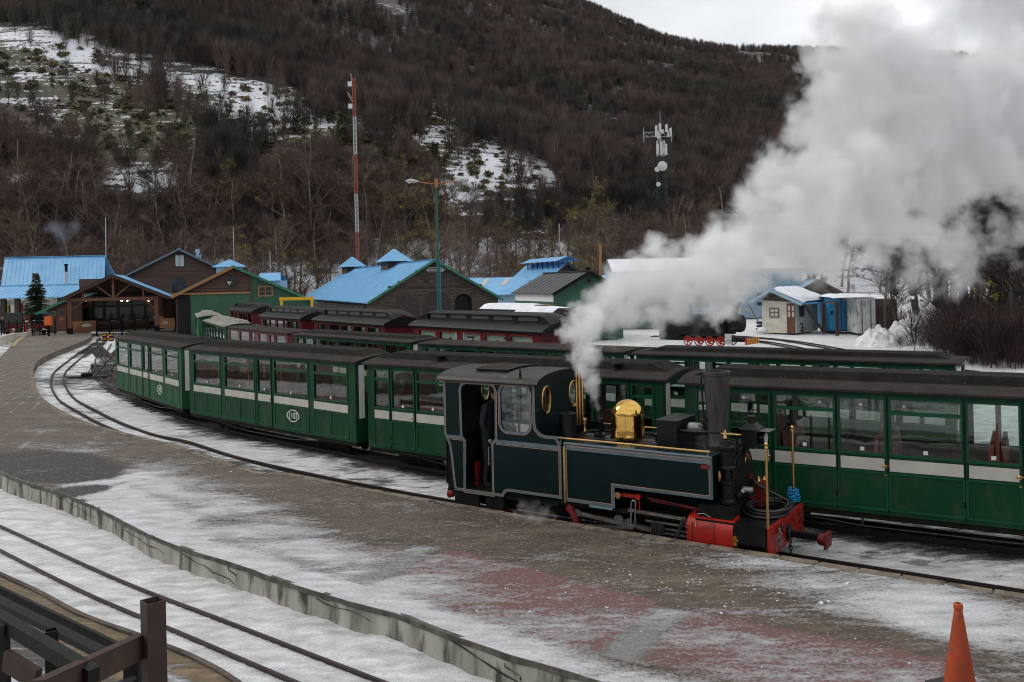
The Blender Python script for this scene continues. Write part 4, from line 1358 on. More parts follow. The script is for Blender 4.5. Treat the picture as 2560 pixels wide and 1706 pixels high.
# front row
q1104r = at(1657, 951, ZE)
q1105l = at(1711, 959, ZE)
dir5 = (Vector((6.81, 12.23, 0)) - Vector((q1105l.x, q1105l.y, 0))).normalized()
p5 = Vector((q1105l.x, q1105l.y, 0))
carriage((-14.74, 32.30, 0), (-9.94, 26.08, 0), T1, 'green carriage numbered 1102 at the left end of the front row', 8.04, number=('1102', 5.72), group=CG, wallm=M['green_worn'])
carriage((-9.41, 25.28, 0), (-3.62, 19.85, 0), T1, 'green carriage numbered 1103, second of the front row', 8.04, number=('1103', 5.45), group=CG)
carriage((-3.27, 19.42, 0), (q1104r.x, q1104r.y, 0), T2, 'green carriage half hidden behind the cab of the teal steam locomotive', 7.26, group=CG, panels2=False)
c5 = carriage(p5, p5 + dir5 * 7.6, T2, 'large green carriage at the right edge, behind the locomotive chimney', 7.6, group=CG, panels2=False)
p6 = p5 + dir5 * 7.95 + Vector((.02, .0, 0))
carriage(p6, p6 + (dir5 + Vector((.05, -.01, 0))).normalized() * 7.6, T2, 'green carriage beyond the right edge of the front row', 7.6, group=CG, panels2=False)
# roof ventilator mushrooms
for c_, xs_ in ((bpy.data.objects['passenger_carriage.002'], (1.9, 6.2)),):
    for x_ in xs_:
        MB().lathe([(.0, .06), (.09, .05), (.11, .02), (.1, 0), (.05, -.02), (.05, -.08)], (x_, .3, ZE + .19), 14).build('roof_ventilator', M['black_mat'], c_, smooth='auto')
# second row
def gp(x, y, z=ZE):
    p = at(x, y, z)
    return Vector((p.x, p.y, 0))
CG2 = 'green carriages of the second row'
carriage(gp(736, 837), gp(1026, 857), T2, 'green carriage in the second row, coupled to the old red one', 7.26, crown=.06, mon=(.04, .15), group=CG2, panels2=False)
carriage(gp(1052, 860), gp(1554, 882), T2, 'green flat roofed carriage in the middle of the second row, partly behind steam', 7.26, crown=.05, group=CG2, panels2=False, roofm=M['roof_dust'], monitor=False)
carriage(gp(1590, 886), gp(2388, 911), T2, 'green carriage at the right end of the second row', 7.26, crown=.06, mon=(.04, .15), group=CG2, panels2=False)
OC = 'weathered carriages at the left of the second row'
carriage(gp(570, 819), gp(718, 835), [(.2, 1.5, 'x'), (1.7, 2.9, 'x'), (3.1, 3.6, 'x'), (4.1, 5.1, 'x'), (5.35, 5.85, 'x'), (6.05, 7.1, 'x')], 'old carriage with flaking dark red paint and a flat grey roof', 7.26, crown=.05, wallm=M['red_old'], stripm=M['red_old'], roofm=M['roof_dust'], monitor=False, dusty=True, panels2=False, group=OC)
carriage(gp(511, 802), gp(563, 817), [(.2, 1.0, 'x'), (1.2, 2.0, 'x'), (2.2, 3.0, 'x'), (3.2, 3.9, 'x'), (4.1, 4.9, 'x'), (5.2, 6.0, 'x'), (6.2, 7.0, 'x')], 'green carriage with a pale grey canvas roof before the green shed', 7.26, wallm=M['green_worn'], stripm=M['green_worn'], roofm=M['roof_grey'], dusty=True, panels2=False, group=OC)
carriage(gp(489, 785), gp(496, 795), [(.2, 1.0, 'x'), (1.2, 2.0, 'x'), (2.2, 3.0, 'x'), (3.2, 4.0, 'x')], 'farthest green carriage with a grey roof standing at the shed doors', 7.26, wallm=M['green_worn'], stripm=M['green_worn'], roofm=M['roof_grey'], dusty=True, panels2=False, group=OC)
# couplings between the front row cars
for x_, y_, lb in ((-9.35, 26.25, 'coupling between carriages 1102 and 1103'), (-3.0, 20.2, 'coupling with hoses between carriage 1103 and the next one'), (3.2, 15.4, 'coupling behind the locomotive between the two right hand carriages')):
    cp = MB().box(-.3, .3, -.06, .06, .32, .42).torus((0, -.12, .45), .12, .02, 'y', 14, 6).tube([(-.25, -.1, .5), (-.1, -.14, .3), (.1, -.12, .28), (.25, -.08, .5)], .02, 6)
    o = cp.build('coupler', M['steel_dark'], None)
    o.location = (x_, y_, 0)
    o.rotation_euler = (0, 0, R(-40))
    tag(o, 'dark steel ' + lb, 'coupling', 'couplings of the front row')

# dark red carriages with clerestory roofs
def red_car(P0, P1, label, nwin, style, end_cap=True):
    P0, P1 = Vector(P0), Vector(P1)
    d = P1 - P0
    Lc = d.length
    t = thing('clerestory_carriage', (P0.x, P0.y, 0), math.atan2(d.y, d.x), label, 'train carriage', 'dark red carriages with black roofs')
    Wd, ze = 1.6, 2.34
    MB().box(0, Lc, .05, Wd - .05, .25, .45).build('underframe', M['under'], t)
    for bx in (Lc * .17, Lc * .83):
        MB().box(bx - .62, bx + .62, .3, Wd - .3, .05, .28).build('bogie', M['under'], t)
    m0, m1 = .35, Lc - .35
    for y0, y1, s in ((0, .05, -1), (Wd - .05, Wd, 1)):
        pit = (m1 - m0) / nwin
        wins = [(m0 + pit * i + pit * .1, m0 + pit * (i + 1) - pit * .1) for i in range(nwin)]
        w = MB().loops([[(0, .42), (Lc, .42), (Lc, ze + .06), (0, ze + .06)]] + [[(a, 1.5), (b, 1.5), (b, 2.2), (a, 2.2)] for a, b in wins], y0, y1)
        so = w.build('side_wall', M['red_wall'], t)
        yy = y0 - .012 if s < 0 else y1 + .002
        for a, b in wins:
            f = MB()
            for (fa, fb, f0, f1) in ((a - .03, b + .03, 2.2, 2.23), (a - .03, b + .03, 1.47, 1.5), (a - .03, a, 1.5, 2.2), (b, b + .03, 1.5, 2.2)):
                f.box(fa, fb, yy, yy + .01, f0, f1)
            f.build('window_frame', M['red'] if style == 'curtain' else M['red_wall'], so)
            MB().box(a, b, (y0 + y1) / 2 - .003, (y0 + y1) / 2 + .003, 1.5, 2.2).build('pane', M['glass'] if style == 'curtain' else M['glass_dark'], so)
            if s < 0:
                c = (a + b) / 2
                w_ = b - a
                if style == 'curtain':
                    st = [(a, 1.5), (a, 2.2), (b, 2.2), (b, 1.5)] + [(c + w_ * p, z_ + .26) for p, z_ in ((.3, 1.24), (.27, 1.42), (.2, 1.44), (.17, 1.56), (.1, 1.6), (.06, 1.7), (0, 1.76), (-.06, 1.7), (-.1, 1.6), (-.17, 1.56), (-.2, 1.44), (-.27, 1.42), (-.3, 1.24))]
                    MB().prism(st, y1 + .03, y1 + .034).build('curtain', M['curtain'], so)
                elif style == 'trees':
                    MB().box(a, b, y1 + .02, y1 + .024, 1.5, 2.2).build('curtain', M['curtain_dim'], so)
                    tr = [(c + w_ * p, z_ + .18) for p, z_ in ((-.28, 1.33), (-.2, 1.45), (-.28, 1.5), (-.16, 1.66), (-.2, 1.7), (0, 1.95), (.18, 1.72), (.12, 1.66), (.26, 1.5), (.18, 1.45), (.26, 1.33))]
                    MB().prism(tr, y1 + .008, y1 + .012).build('tree_decal', M['tree_decal'], so)
                else:
                    MB().box(a, b, y1 + .02, y1 + .024, 1.5, 2.2).build('curtain', M['grey_curtain'], so)
    for xe0, xe1 in ((0, .05), (Lc - .05, Lc)):
        ew = MB().loops([[(.05, .42), (Wd - .05, .42), (Wd - .05, ze + .08), (Wd / 2, ze + .42), (.05, ze + .08)], [(Wd / 2 - .05, 1.35), (Wd / 2 + .4, 1.35), (Wd / 2 + .4, 2.0), (Wd / 2 - .05, 2.0)]], xe0, xe1, 'yz')
        eo = ew.build('end_wall', M['red_wall'], t)
        MB().box(xe0 + .02, xe0 + .025, Wd / 2 - .05, Wd / 2 + .4, 1.35, 2.0).build('pane', M['grey_curtain'], eo)
    # lower roof with rounded shoulders
    ov = .1
    half = [(-ov, ze - .03), (-ov - .015, ze + .03), (-ov + .03, ze + .1), (.08, ze + .17), (.25, ze + .24), (.42, ze + .3), (Wd / 2, ze + .36)]
    prof = half + [(Wd - y, z) for y, z in reversed(half[:-1])]
    prof += [(Wd - .06, ze - .03), (.06, ze - .03)]
    ro = MB().prism(prof, -.14, Lc + .14, 'yz').build('roof', M['roof_gloss'], t, smooth='auto')
    # clerestory with windows, hood ends curving down
    a, b, z0, z1 = .42, Wd - .42, ze + .24, ze + .52
    cl0, cl1 = .55, Lc - .55
    cb = MB().box(cl0, cl1, a, b, z0, z1).build('clerestory', M['roof_gloss'], ro)
    nw = 5
    for i in range(nw):
        xa = cl0 + (cl1 - cl0) * (i + .12) / nw
        xb = cl0 + (cl1 - cl0) * (i + .88) / nw
        MB().box(xa, xb, a - .012, a - .002, z0 + .1, z1 - .06).build('clerestory_window', M['grey_pane'], ro)
    cap = []
    for i in range(9):
        y = a - .06 + (b - a + .12) * i / 8
        cap.append((y, z1 + .1 * (1 - ((2 * i / 8) - 1) ** 2)))
    n_ = len(cap)
    stations = [(-.1, .0, z0 - .06), (.12, .5, 0), (.32, .82, 0), (.55, 1, 0)]
    vs, fs = [], []
    sts = []
    for xx, fr, _ in stations: sts.append((xx, fr))
    sts += [(Lc - xx, fr) for xx, fr in reversed(sts)]
    for xx, fr in sts:
        for y, z in cap:
            yy = Wd / 2 + (y - Wd / 2) * (1 + (1 - fr) * .25)
            vs.append((xx, yy, (z0 + .02) * (1 - fr) + z * fr + .0))
    for i in range(len(sts) - 1):
        for j in range(n_ - 1):
            fs.append((i * n_ + j, i * n_ + j + 1, (i + 1) * n_ + j + 1, (i + 1) * n_ + j))
    # side cheeks of the hoods
    o_ = len(vs)
    for side in (0, n_ - 1):
        for i in range(len(sts)):
            p = vs[i * n_ + side]
            vs.append((p[0], p[1], z0 - .03))
    L2 = len(sts)
    for si, side in enumerate((0, n_ - 1)):
        for i in list(range(0, 3)) + list(range(L2 - 4, L2 - 1)):
            fs.append((i * n_ + side, (i + 1) * n_ + side, o_ + si * L2 + i + 1, o_ + si * L2 + i))
    MB().add(vs, fs).build('clerestory_roof', M['roof_gloss'], ro, smooth='auto')
    MB().box(cl0, cl1, a - .075, a - .055, z1 - .02, z1 + .015).build('drip_rail', M['steel_dark'], ro)
    return t
M['curtain_dim'] = mat('pale_green_white_panel', (.3, .38, .33), (.24, .31, .28), rough=.6)
M['tree_decal'] = mat('dark_tree_silhouette', (.02, .05, .03), rough=.6)
M['grey_curtain'] = mat('grey_curtain', (.16, .17, .15), (.1, .11, .1), rough=.8, scale=12, stretch=(1, 1, .2))
M['grey_pane'] = mat('dim_grey_pane', (.05, .052, .055), rough=.35)
red_car(gp(1032, 822), gp(1356, 841), 'dark red clerestory carriage with white curtains, nearest of its row', 5, 'curtain')
red_car(gp(786, 807), gp(962, 821), 'dark red clerestory carriage with grey curtains, second nearest of its row', 5, 'grey')
red_car(gp(652, 797), gp(753, 805), 'dark red clerestory carriage with tree silhouettes in its windows', 5, 'trees')
red_car(gp(575, 779), gp(632, 785), 'farthest dark red clerestory carriage beside the green shed', 5, 'grey')

# two snow covered carriages standing behind the red row
def snow_car(px0, px1, yr, Yd, label):
    a = atY(px0, yr, Yd); b = atY(px1, yr - 1, Yd * .9)
    d = Vector((b.x - a.x, b.y - a.y, 0)); Lc = d.length
    t = thing('snowy_carriage', (a.x, a.y, 0), math.atan2(d.y, d.x), label, 'train carriage', 'snow covered carriages behind the red row')
    MB().box(0, Lc, 0, 1.5, .4, 2.25).build('body', M['green_shed'], t)
    MB().add([(-.1, -.1, 2.25), (Lc + .1, -.1, 2.25), (Lc + .1, 1.6, 2.25), (-.1, 1.6, 2.25), (.5, .35, 2.6), (Lc - .5, .35, 2.6), (Lc - .5, 1.15, 2.6), (.5, 1.15, 2.6)], [(0, 1, 5, 4), (1, 2, 6, 5), (2, 3, 7, 6), (3, 0, 4, 7), (4, 5, 6, 7), (0, 3, 2, 1)]).build('roof', M['roof_black'], t)
    sn = MB()
    n1, n2 = 26, 8
    vs, fs = [], []
    for i in range(n1 + 1):
        for j in range(n2 + 1):
            u, v = i / n1, j / n2
            x = .35 + (Lc - 1.25) * u
            y = .02 + 1.1 * v
            z = 2.34 + min(.3, y * .75) + .07 * math.sin(min(1, 6 * u, 6 * (1 - u)) * 1.57) * math.sin(min(1, 5 * v, 5 * (1 - v)) * 1.57) + .02 * nvec(x * 2, y * 2, px0)
            vs.append((x, y, z))
    for i in range(n1):
        for j in range(n2):
            q = i * (n2 + 1) + j
            fs.append((q, q + 1, q + n2 + 2, q + n2 + 1))
    sn.add(vs, fs).build('snow_cover', M['snow'], t, smooth=True)
    for i in range(4):
        MB().box(Lc * (.1 + .23 * i), Lc * (.24 + .23 * i), -.01, -.002, 1.3, 2.0).build('window', M['glass_dark'], t)
    return t
snow_car(1190, 1345, 772, 55, 'carriage with a thick snow slab on its roof before the dark arch')
snow_car(1275, 1400, 782, 47, 'second snow topped carriage with a green end, before the grey roofed shed')

# ================================================================== THE LOCOMOTIVE  (local: x forward, y away from the camera, z up)
loco = thing('steam_locomotive', (3.80, 12.40, 0), R(-34), 'dark teal tank locomotive with brass dome, red cylinders and black chimney beside the platform', 'steam locomotive')
def B(name, mb, m, parent=loco, smooth=False):
    return mb.build(name, m, parent, smooth)
# frames and footplate
B('frame', MB().box(-5.45, -.02, -.33, -.27, .2, .6).box(-5.45, -.02, .27, .33, .2, .6).box(-5.45, -.05, -.7, .7, .5, .56).box(-5.4, -3.3, -.5, .5, .3, .5).box(-2.3, -1.2, -.3, .3, .3, .9), M['black_mat'])
B('footplate', MB().box(-1.02, .0, -.78, .78, .575, .6).box(-.62, -.02, -.775, -.76, .33, .575).box(-.62, -.02, .76, .775, .33, .575), M['black'])
bb = B('buffer_beam', MB().box(0, .045, -.78, .78, .2, .6), M['red'])
rv = MB()
for i in range(16):
    for z_ in (.24, .56):
        yy = -.74 + 1.48 * i / 15
        rv.lathe([(.013, 0), (.009, .01)], (.045, yy, z_), 6, 'x')
rv.build('rivet', M['red'], bb)
db = B('draw_bar', MB().box(.04, .5, -.045, .045, .31, .39), M['black'])
MB().lathe([(.06, 0), (.085, .03), (.09, .1), (.05, .13)], (.46, 0, .33), 12, 'x').box(.57, .61, -.14, .14, .23, .43).build('coupler_head', M['red_dark'], db, 'auto')
MB().lathe([(.12, 0), (.12, .02), (.07, .03), (.06, .05)], (.045, 0, .36), 16, 'x').build('draw_plate', M['black'], db)
for yy, dz, n_ in ((-.52, .52, 5), (.5, .56, 6), (-.06, .33, 5)):
    ch = MB()
    for i in range(n_):
        cz_ = dz - .058 * i
        hw = .022
        lp_ = [(0, hw, -.02), (0, hw, .02), (0, hw * .5, .04), (0, -hw * .5, .04), (0, -hw, .02), (0, -hw, -.02), (0, -hw * .5, -.04), (0, hw * .5, -.04), (0, hw, -.02)]
        lp_ = [(p[1], 0, p[2]) if i % 2 else p for p in lp_]
        ch.tube([(.09 + p[0], yy + .006 * i + p[1], cz_ + p[2]) for p in lp_], .008, 5)
    ch.build('chain', M['steel'] if yy < -.3 else (M['red_dark'] if yy > .3 else M['steel_dark']), bb)
for s_ in (-.3, .3): MB().torus((.07, s_, .5), .05, .014, 'x', 12, 6).build('lifting_ring', M['red_dark'], bb)
# wheels
def wheel(x, r, m, name='driving_wheel', yy=-.3, spokes=9):
    for s in (-1, 1):
        y = s * .3
        w = MB().torus((x, y, r), r - .03, .03, 'y', 24, 8)
        w.lathe([(.06, -.03), (.06, .03)], (x, y, r), 12, 'y')
        for k_ in range(spokes):
            a = 2 * math.pi * k_ / spokes + .2
            w.beam((x + .05 * math.cos(a), y, r + .05 * math.sin(a)), (x + (r - .04) * math.cos(a), y, r + (r - .04) * math.sin(a)), .03, .03, up=(0, 1, 0))
        B(name, w, m)
for x in (-3.0, -2.28, -1.56): wheel(x, .29, M['red_dark'])
wheel(-.34, .17, M['red_dark'], 'leading_wheel', spokes=6)
wheel(-4.55, .17, M['red_dark'], 'trailing_wheel', spokes=6)
# outside motion
Yr = -.62
B('connecting_rod', MB().beam((-3.0, Yr - .06, .40), (-1.72, Yr - .06, .30), .03, .06).lathe([(.07, -.03), (.07, .03)], (-3.0, Yr - .06, .40), 12, 'y').lathe([(.05, -.03), (.05, .03)], (-1.72, Yr - .06, .30), 12, 'y'), M['steel'])
B('coupling_rod', MB().beam((-3.02, Yr, .37), (-2.28, Yr, .35), .03, .055).beam((-2.28, Yr, .35), (-1.56, Yr, .29), .03, .055).lathe([(.075, -.03), (.075, .03)], (-2.3, Yr, .38), 14, 'y').lathe([(.06, -.03), (.06, .03)], (-2.14, Yr, .36), 14, 'y'), M['steel'])
B('return_crank', MB().beam((-3.1, Yr - .1, .47), (-2.98, Yr - .1, .24), .03, .09).lathe([(.065, -.02), (.065, .03)], (-3.1, Yr - .1, .46), 12, 'y').lathe([(.045, -.03), (.045, .02)], (-2.98, Yr - .1, .24), 12, 'y'), M['red_dark'])
B('eccentric_rod', MB().beam((-2.97, Yr - .12, .23), (-2.02, Yr - .12, .31), .02, .04), M['steel'])
B('expansion_link', MB().torus((-2.02, Yr - .08, .68), .035, .012, 'y', 12, 5, 0, math.pi).beam((-2.055, Yr - .08, .68), (-2.07, Yr - .08, .36), .02, .024).beam((-1.985, Yr - .08, .68), (-2.0, Yr - .08, .36), .02, .024).lathe([(.04, -.02), (.04, .03)], (-2.04, Yr - .08, .33), 10, 'y'), M['steel'])
B('radius_rod', MB().beam((-2.1, Yr - .1, .57), (-1.22, Yr - .1, .55), .02, .045).lathe([(.035, -.02), (.035, .02)], (-1.22, Yr - .1, .55), 10, 'y'), M['steel'])
B('combination_lever', MB().beam((-1.22, Yr - .12, .56), (-1.36, Yr - .12, .22), .025, .04).beam((-1.36, Yr - .12, .22), (-1.6, Yr - .12, .2), .02, .03).beam((-1.6, Yr - .12, .2), (-1.58, Yr - .12, .36), .02, .03), M['steel_dark'])
B('lifting_arm', MB().beam((-2.28, Yr - .08, .78), (-1.95, Yr - .08, .78), .045, .05).beam((-1.93, Yr - .08, .79), (-1.92, Yr - .08, .57), .015, .02).lathe([(.045, -.03), (.045, .03)], (-1.94, Yr - .08, .78), 10, 'y'), M['red'])
B('shaft_end', MB().lathe([(.05, -.04), (.05, .02), (.03, .04)], (-2.24, Yr - .12, .78), 12, 'y'), M['brass'])
B('slide_bar', MB().box(-1.85, -1.12, Yr - .06, Yr - .01, .42, .45).box(-1.75, -1.12, Yr - .06, Yr - .01, .34, .365).beam((-1.75, Yr - .08, .3), (-1.1, Yr - .08, .3), .03, .03).beam((-1.2, Yr - .11, .5), (-1.1, Yr - .11, .5), .03, .03), M['steel'])
ch_ = MB().box(-1.72, -1.54, Yr - .1, Yr + .02, .27, .43)
for i in range(6): ch_.box(-1.73 + .03 * i, -1.715 + .03 * i, Yr - .115, Yr - .1, .27, .44)
B('crosshead', ch_, M['steel_dark'])
B('reversing_rod', MB().beam((-1.8, -.7, .78), (-.95, -.7, .72), .015).beam((-1.75, -.69, .74), (-.95, -.69, .7), .01), M['red_dark'])
# cylinders
for s in (-1, 1):
    prof = [(-.50, .2), (-.8, .2), (-.815, .24), (-.815, .5), (-.79, .57), (-.72, .62), (-.62, .645), (-.5, .65)]
    prof = [(s * -y, z) for y, z in prof]
    cb = B('cylinder', MB().prism(prof, -1.14, -.47, 'yz'), M['red'], smooth='auto')
    if s == -1:
        MB().box(-1.06, -1.052, -.8175, -.81, .2, .56).box(-.74, -.732, -.8175, -.81, .2, .56).build('panel_joint', M['black'], cb)
        MB().lathe([(.02, 0), (.024, .006)], (-.98, -.7, .64), 10).lathe([(.02, 0), (.024, .006)], (-.78, -.7, .64), 10).build('oil_hole', M['black_mat'], cb)
        MB().lathe([(.17, 0), (.17, .03), (.1, .05)], (-.47, -.62, .41), 20, 'x').build('cylinder_cover', M['black'], cb)
        MB().lathe([(.045, 0), (.05, .03), (.03, .05)], (-.45, -.74, .36), 12, 'x').box(-.47, -.42, -.8, -.68, .28, .44).build('drain_cock', M['brass_pol'], cb, 'auto')
        MB().tube([(-1.02, -.8, .72), (-1.02, -.79, .6), (-1.0, -.82, .5)], .006, 5).build('oil_pipe', M['brass'], cb)
        MB().tube([(-1.0, -.75, .66), (-.9, -.76, .68), (-.8, -.76, .64)], .006, 5).build('oil_pipe', M['steel'], cb)
# side tanks
def outline(loops_pts, w, y, name, m, parent, closed=True, th=.003):
    mb = MB()
    n = len(loops_pts)
    for i in range(n if closed else n - 1):
        a, b = loops_pts[i], loops_pts[(i + 1) % n]
        d = Vector((b[0] - a[0], b[1] - a[1]))
        if d.length < 1e-6: continue
        d.normalize()
        e = d * w * .5
        p = Vector((-d.y, d.x)) * w / 2
        c_ = [(a[0] - e.x + p.x, a[1] - e.y + p.y), (b[0] + e.x + p.x, b[1] + e.y + p.y), (b[0] + e.x - p.x, b[1] + e.y - p.y), (a[0] - e.x - p.x, a[1] - e.y - p.y)]
        yy = y + .0006 * (i % 2)
        mb.add([(q[0], yy - th, q[1]) for q in c_] + [(q[0], yy, q[1]) for q in c_], [(0, 1, 2, 3), (0, 4, 5, 1), (1, 5, 6, 2), (2, 6, 7, 3), (3, 7, 4, 0)])
    return mb.build(name, m, parent)
def inset(pts, d):
    """inset of a counter-clockwise polygon"""
    out = []
    n = len(pts)
    for i in range(n):
        p0, p1, p2 = Vector(pts[i - 1]), Vector(pts[i]), Vector(pts[(i + 1) % n])
        d1, d2_ = (p1 - p0).normalized(), (p2 - p1).normalized()
        n1, n2 = Vector((-d1.y, d1.x)), Vector((-d2_.y, d2_.x))
        m_ = (n1 + n2)
        k_ = m_.length_squared
        m_ = m_ * (2 / k_) if k_ > 1e-6 else n1
        out.append((p1.x + m_.x * d, p1.y + m_.y * d))
    return out
tank = [(-3.17, .58), (-2.30, .58), (-2.30, .89), (-.76, .89), (-.76, 1.49), (-3.17, 1.49)]
for s in (-1, 1):
    y0, y1 = (-.76, -.36) if s < 0 else (.36, .76)
    to = B('side_tank', MB().prism(tank, y0, y1), M['teal'])
    if s < 0:
        outline(inset(tank, .022), .044, -.762, 'grey_border', M['lining_grey'], to)
        outline(inset(tank, .05), .009, -.7655, 'copper_line', M['lining_orange'], to)
        MB().box(-3.14, -.79, -.766, -.762, 1.38, 1.47).build('grey_band', M['lining_grey'], to)
        MB().tube([(-3.17, -.755, 1.475), (-.78, -.755, 1.475)], .022, 8).build('rolled_edge', M['lining_grey'], to)
        MB().box(-.93, -.8, -.772, -.762, 1.31, 1.37).build('red_plate', M['red_dark'], to)
        MB().box(-2.75, -2.36, -.74, -.7, .535, .578).build('pale_step', M['blue_pale'], to)
B('tank_top', MB().box(-3.17, -.78, -.74, .74, 1.45, 1.485), M['black'])
B('boiler', MB().lathe([(.42, -3.25), (.42, -.95)], (0, 0, 1.1), 32, 'x'), M['black'], smooth='auto')
rvt = MB()
for i_ in range(44):
    x_ = -3.1 + 2.3 * i_ / 43
    rvt.lathe([(.007, -.004), (.004, 0)], (x_, -.7665, 1.365), 5, 'y')
    if x_ > -2.28: rvt.lathe([(.007, -.004), (.004, 0)], (x_, -.7665, .905), 5, 'y')
for i_ in range(16): rvt.lathe([(.007, -.004), (.004, 0)], (-.775, -.7665, .93 + .034 * i_), 5, 'y')
for i_ in range(24): rvt.lathe([(.008, -.004), (.004, 0)], (-5.3 + .95 * (i_ % 12) / 11 * .2, -.7665, .53 + .03 * i_), 5, 'y')
o_r = rvt.build('rivet', M['teal'], loco)
o_r['kind'] = 'stuff'
B('plate_seam', MB().box(-1.98, -1.976, -.7625, -.759, .9, 1.36), M['black'])
# brass strip with rivets down the joint between cab sheet and tank
B('brass_strip', MB().box(-3.175, -3.135, -.78, -.758, .56, 1.43), M['brass'])
rv = MB()
for i in range(16): rv.lathe([(.009, -.006), (.005, 0)], (-3.215, -.765, .62 + .053 * i), 6, 'y')
B('rivet', rv, M['steel'])
# hand rails
for s in (-1, 1):
    yy = s * .74
    hr = B('hand_rail', MB().cyl((-3.27, yy, 1.55), (-.79, yy, 1.55), .017, n=10), M['brass'], smooth='auto')
    k_ = MB()
    for x in (-3.23, -2.02, -.83): k_.cyl((x, yy, 1.47), (x, yy, 1.55), .012, n=8).lathe([(.024, -.015), (.024, .015)], (x, yy, 1.55), 10, 'x')
    k_.build('stanchion', M['steel'], hr)
# smokebox, door, chimney
B('smokebox', MB().lathe([(.435, -1.0), (.44, -.98), (.44, -.62), (.43, -.6)], (0, 0, 1.12), 36, 'x').box(-.98, -.6, -.3, .3, .56, .9), M['black_mat'], smooth='auto')
sd = B('smokebox_door', MB().lathe([(.40, -.6), (.4, -.585), (.385, -.57), (.3, -.53), (.15, -.505), (.0, -.5)], (0, 0, 1.12), 36, 'x'), M['black_mat'], smooth='auto')
MB().torus((-.585, 0, 1.12), .4, .012, 'x', 40, 6).build('door_rim', M['steel_dark'], sd)
hd = MB().beam((-.5, 0, 1.12), (-.44, 0, 1.12), .03).beam((-.45, 0, 1.12), (-.45, .08, 1.0), .015).beam((-.46, 0, 1.12), (-.46, -.1, 1.08), .015)
hd.build('door_handle', M['red_dark'], sd)
MB().prism([(p[0], p[1]) for p in ell(0, 1.33, .09, .12, 20)], -.545, -.52, 'yz').build('works_plate', M['red_dark'], sd)
MB().torus((-.52, 0, 1.33), .085, .008, 'x', 24, 5).build('plate_ring', M['brass'], sd)
for a in range(8):
    t_ = a * math.pi / 4 + .3
    MB().box(-.6, -.56, .4 * math.cos(t_) - .015, .4 * math.cos(t_) + .015, 1.12 + .4 * math.sin(t_) - .015, 1.12 + .4 * math.sin(t_) + .015).build('dog_clamp', M['steel_dark'], sd)
B('chimney', MB().lathe([(.19, 1.5), (.165, 1.56), (.14, 1.62), (.15, 1.9), (.178, 2.3), (.192, 2.55), (.203, 2.56), (.203, 2.61), (.175, 2.61), (.165, 2.4), (.1, 2.2)], (-.96, 0, 0), 32), M['chimney'], smooth='auto')
B('chimney_pipe', MB().tube([(-1.12, -.1, 1.75), (-1.14, -.12, 2.2), (-1.16, -.12, 2.5), (-1.12, -.1, 2.58), (-1.04, -.05, 2.58)], .016, 8).lathe([(.03, 1.86), (.03, 1.9), (.018, 1.92)], (-1.12, -.1, 0), 10), M['black'], smooth='auto')
# the brass dome: cylinder with a hemispherical cap and square saddle skirt
dm = [(.285, 1.5), (.266, 1.55), (.262, 1.7), (.26, 1.86)] + [(.26 * math.cos(t), 1.86 + .25 * math.sin(t)) for t in [i * math.pi / 20 for i in range(1, 11)]]
do = B('dome', MB().lathe(dm, (-2.44, 0, 0), 64), M['brass_pol'], smooth=True)
MB().torus((-2.44, 0, 1.505), .26, .012, 'z', 32, 6).build('dome_flange', M['brass'], do)
# sand box, tank filler, pot, whistle pipes, valves
B('sand_box', MB().box(-1.78, -1.46, -.36, .36, 1.48, 1.86).box(-1.8, -1.44, -.38, .38, 1.86, 1.885), M['black'])
B('turbine', MB().lathe([(.07, -.12), (.09, -.1), (.09, .06), (.05, .1)], (-1.28, -.05, 1.74), 14, 'x'), M['steel'], smooth='auto')
B('steam_pipe', MB().tube([(-1.42, -.3, 1.74), (-1.2, -.34, 1.74), (-.75, -.34, 1.77), (-.55, -.36, 1.76), (-.52, -.36, 1.5), (-.55, -.36, 1.3)], .022, 8).tube([(-1.46, .1, 1.7), (-1.2, .1, 1.66)], .025, 8), M['black'], smooth='auto')
B('lubricator', MB().lathe([(.14, 1.44), (.13, 1.47), (.13, 1.84), (.15, 1.84), (.15, 1.86), (.02, 1.87)], (-3.39, -.25, 0), 22).cyl((-3.39, -.25, 1.87), (-3.39, -.25, 1.93), .008).cyl((-3.41, -.25, 1.93), (-3.37, -.25, 1.93), .014), M['black'], smooth='auto')
for dx, r_ in ((-.035, .02), (.0, .022), (.035, .018)):
    B('whistle_pipe', MB().cyl((-3.36 + dx, .1 + dx, 1.62), (-3.36 + dx, .1 + dx, 2.52), r_, n=10), M['brass'], smooth='auto')
B('gauge_cock', MB().lathe([(.035, 1.5), (.035, 1.56), (.025, 1.58), (.025, 1.64), (.04, 1.65), (.04, 1.74), (.02, 1.76)], (-3.22, 0, 0), 14), M['brass'], smooth='auto')
B('safety_valve', MB().lathe([(.11, 1.5), (.11, 1.53), (.05, 1.56), (.045, 1.7), (.06, 1.72), (.05, 1.78)], (-2.92, -.02, 0), 16).lathe([(.06, 1.5), (.035, 1.54), (.03, 1.64), (.045, 1.66)], (-2.75, .1, 0), 12), M['black'], smooth='auto')
B('boiler_pipe', MB().tube([(-3.35, -.3, 1.5), (-3.2, -.28, 1.52), (-3.0, -.2, 1.6), (-2.9, -.1, 1.6)], .02, 7).tube([(-3.2, .25, 1.52), (-2.7, .28, 1.53), (-2.2, .3, 1.53), (-1.8, .3, 1.53)], .018, 7).tube([(-1.85, -.2, 1.52), (-1.85, -.22, 1.64), (-1.78, -.22, 1.66)], .025, 7), M['black'], smooth='auto')
B('tank_filler', MB().lathe([(.11, 1.485), (.11, 1.53), (.09, 1.55), (.02, 1.56)], (-2.5, -.5, 0), 18), M['black'], smooth='auto')
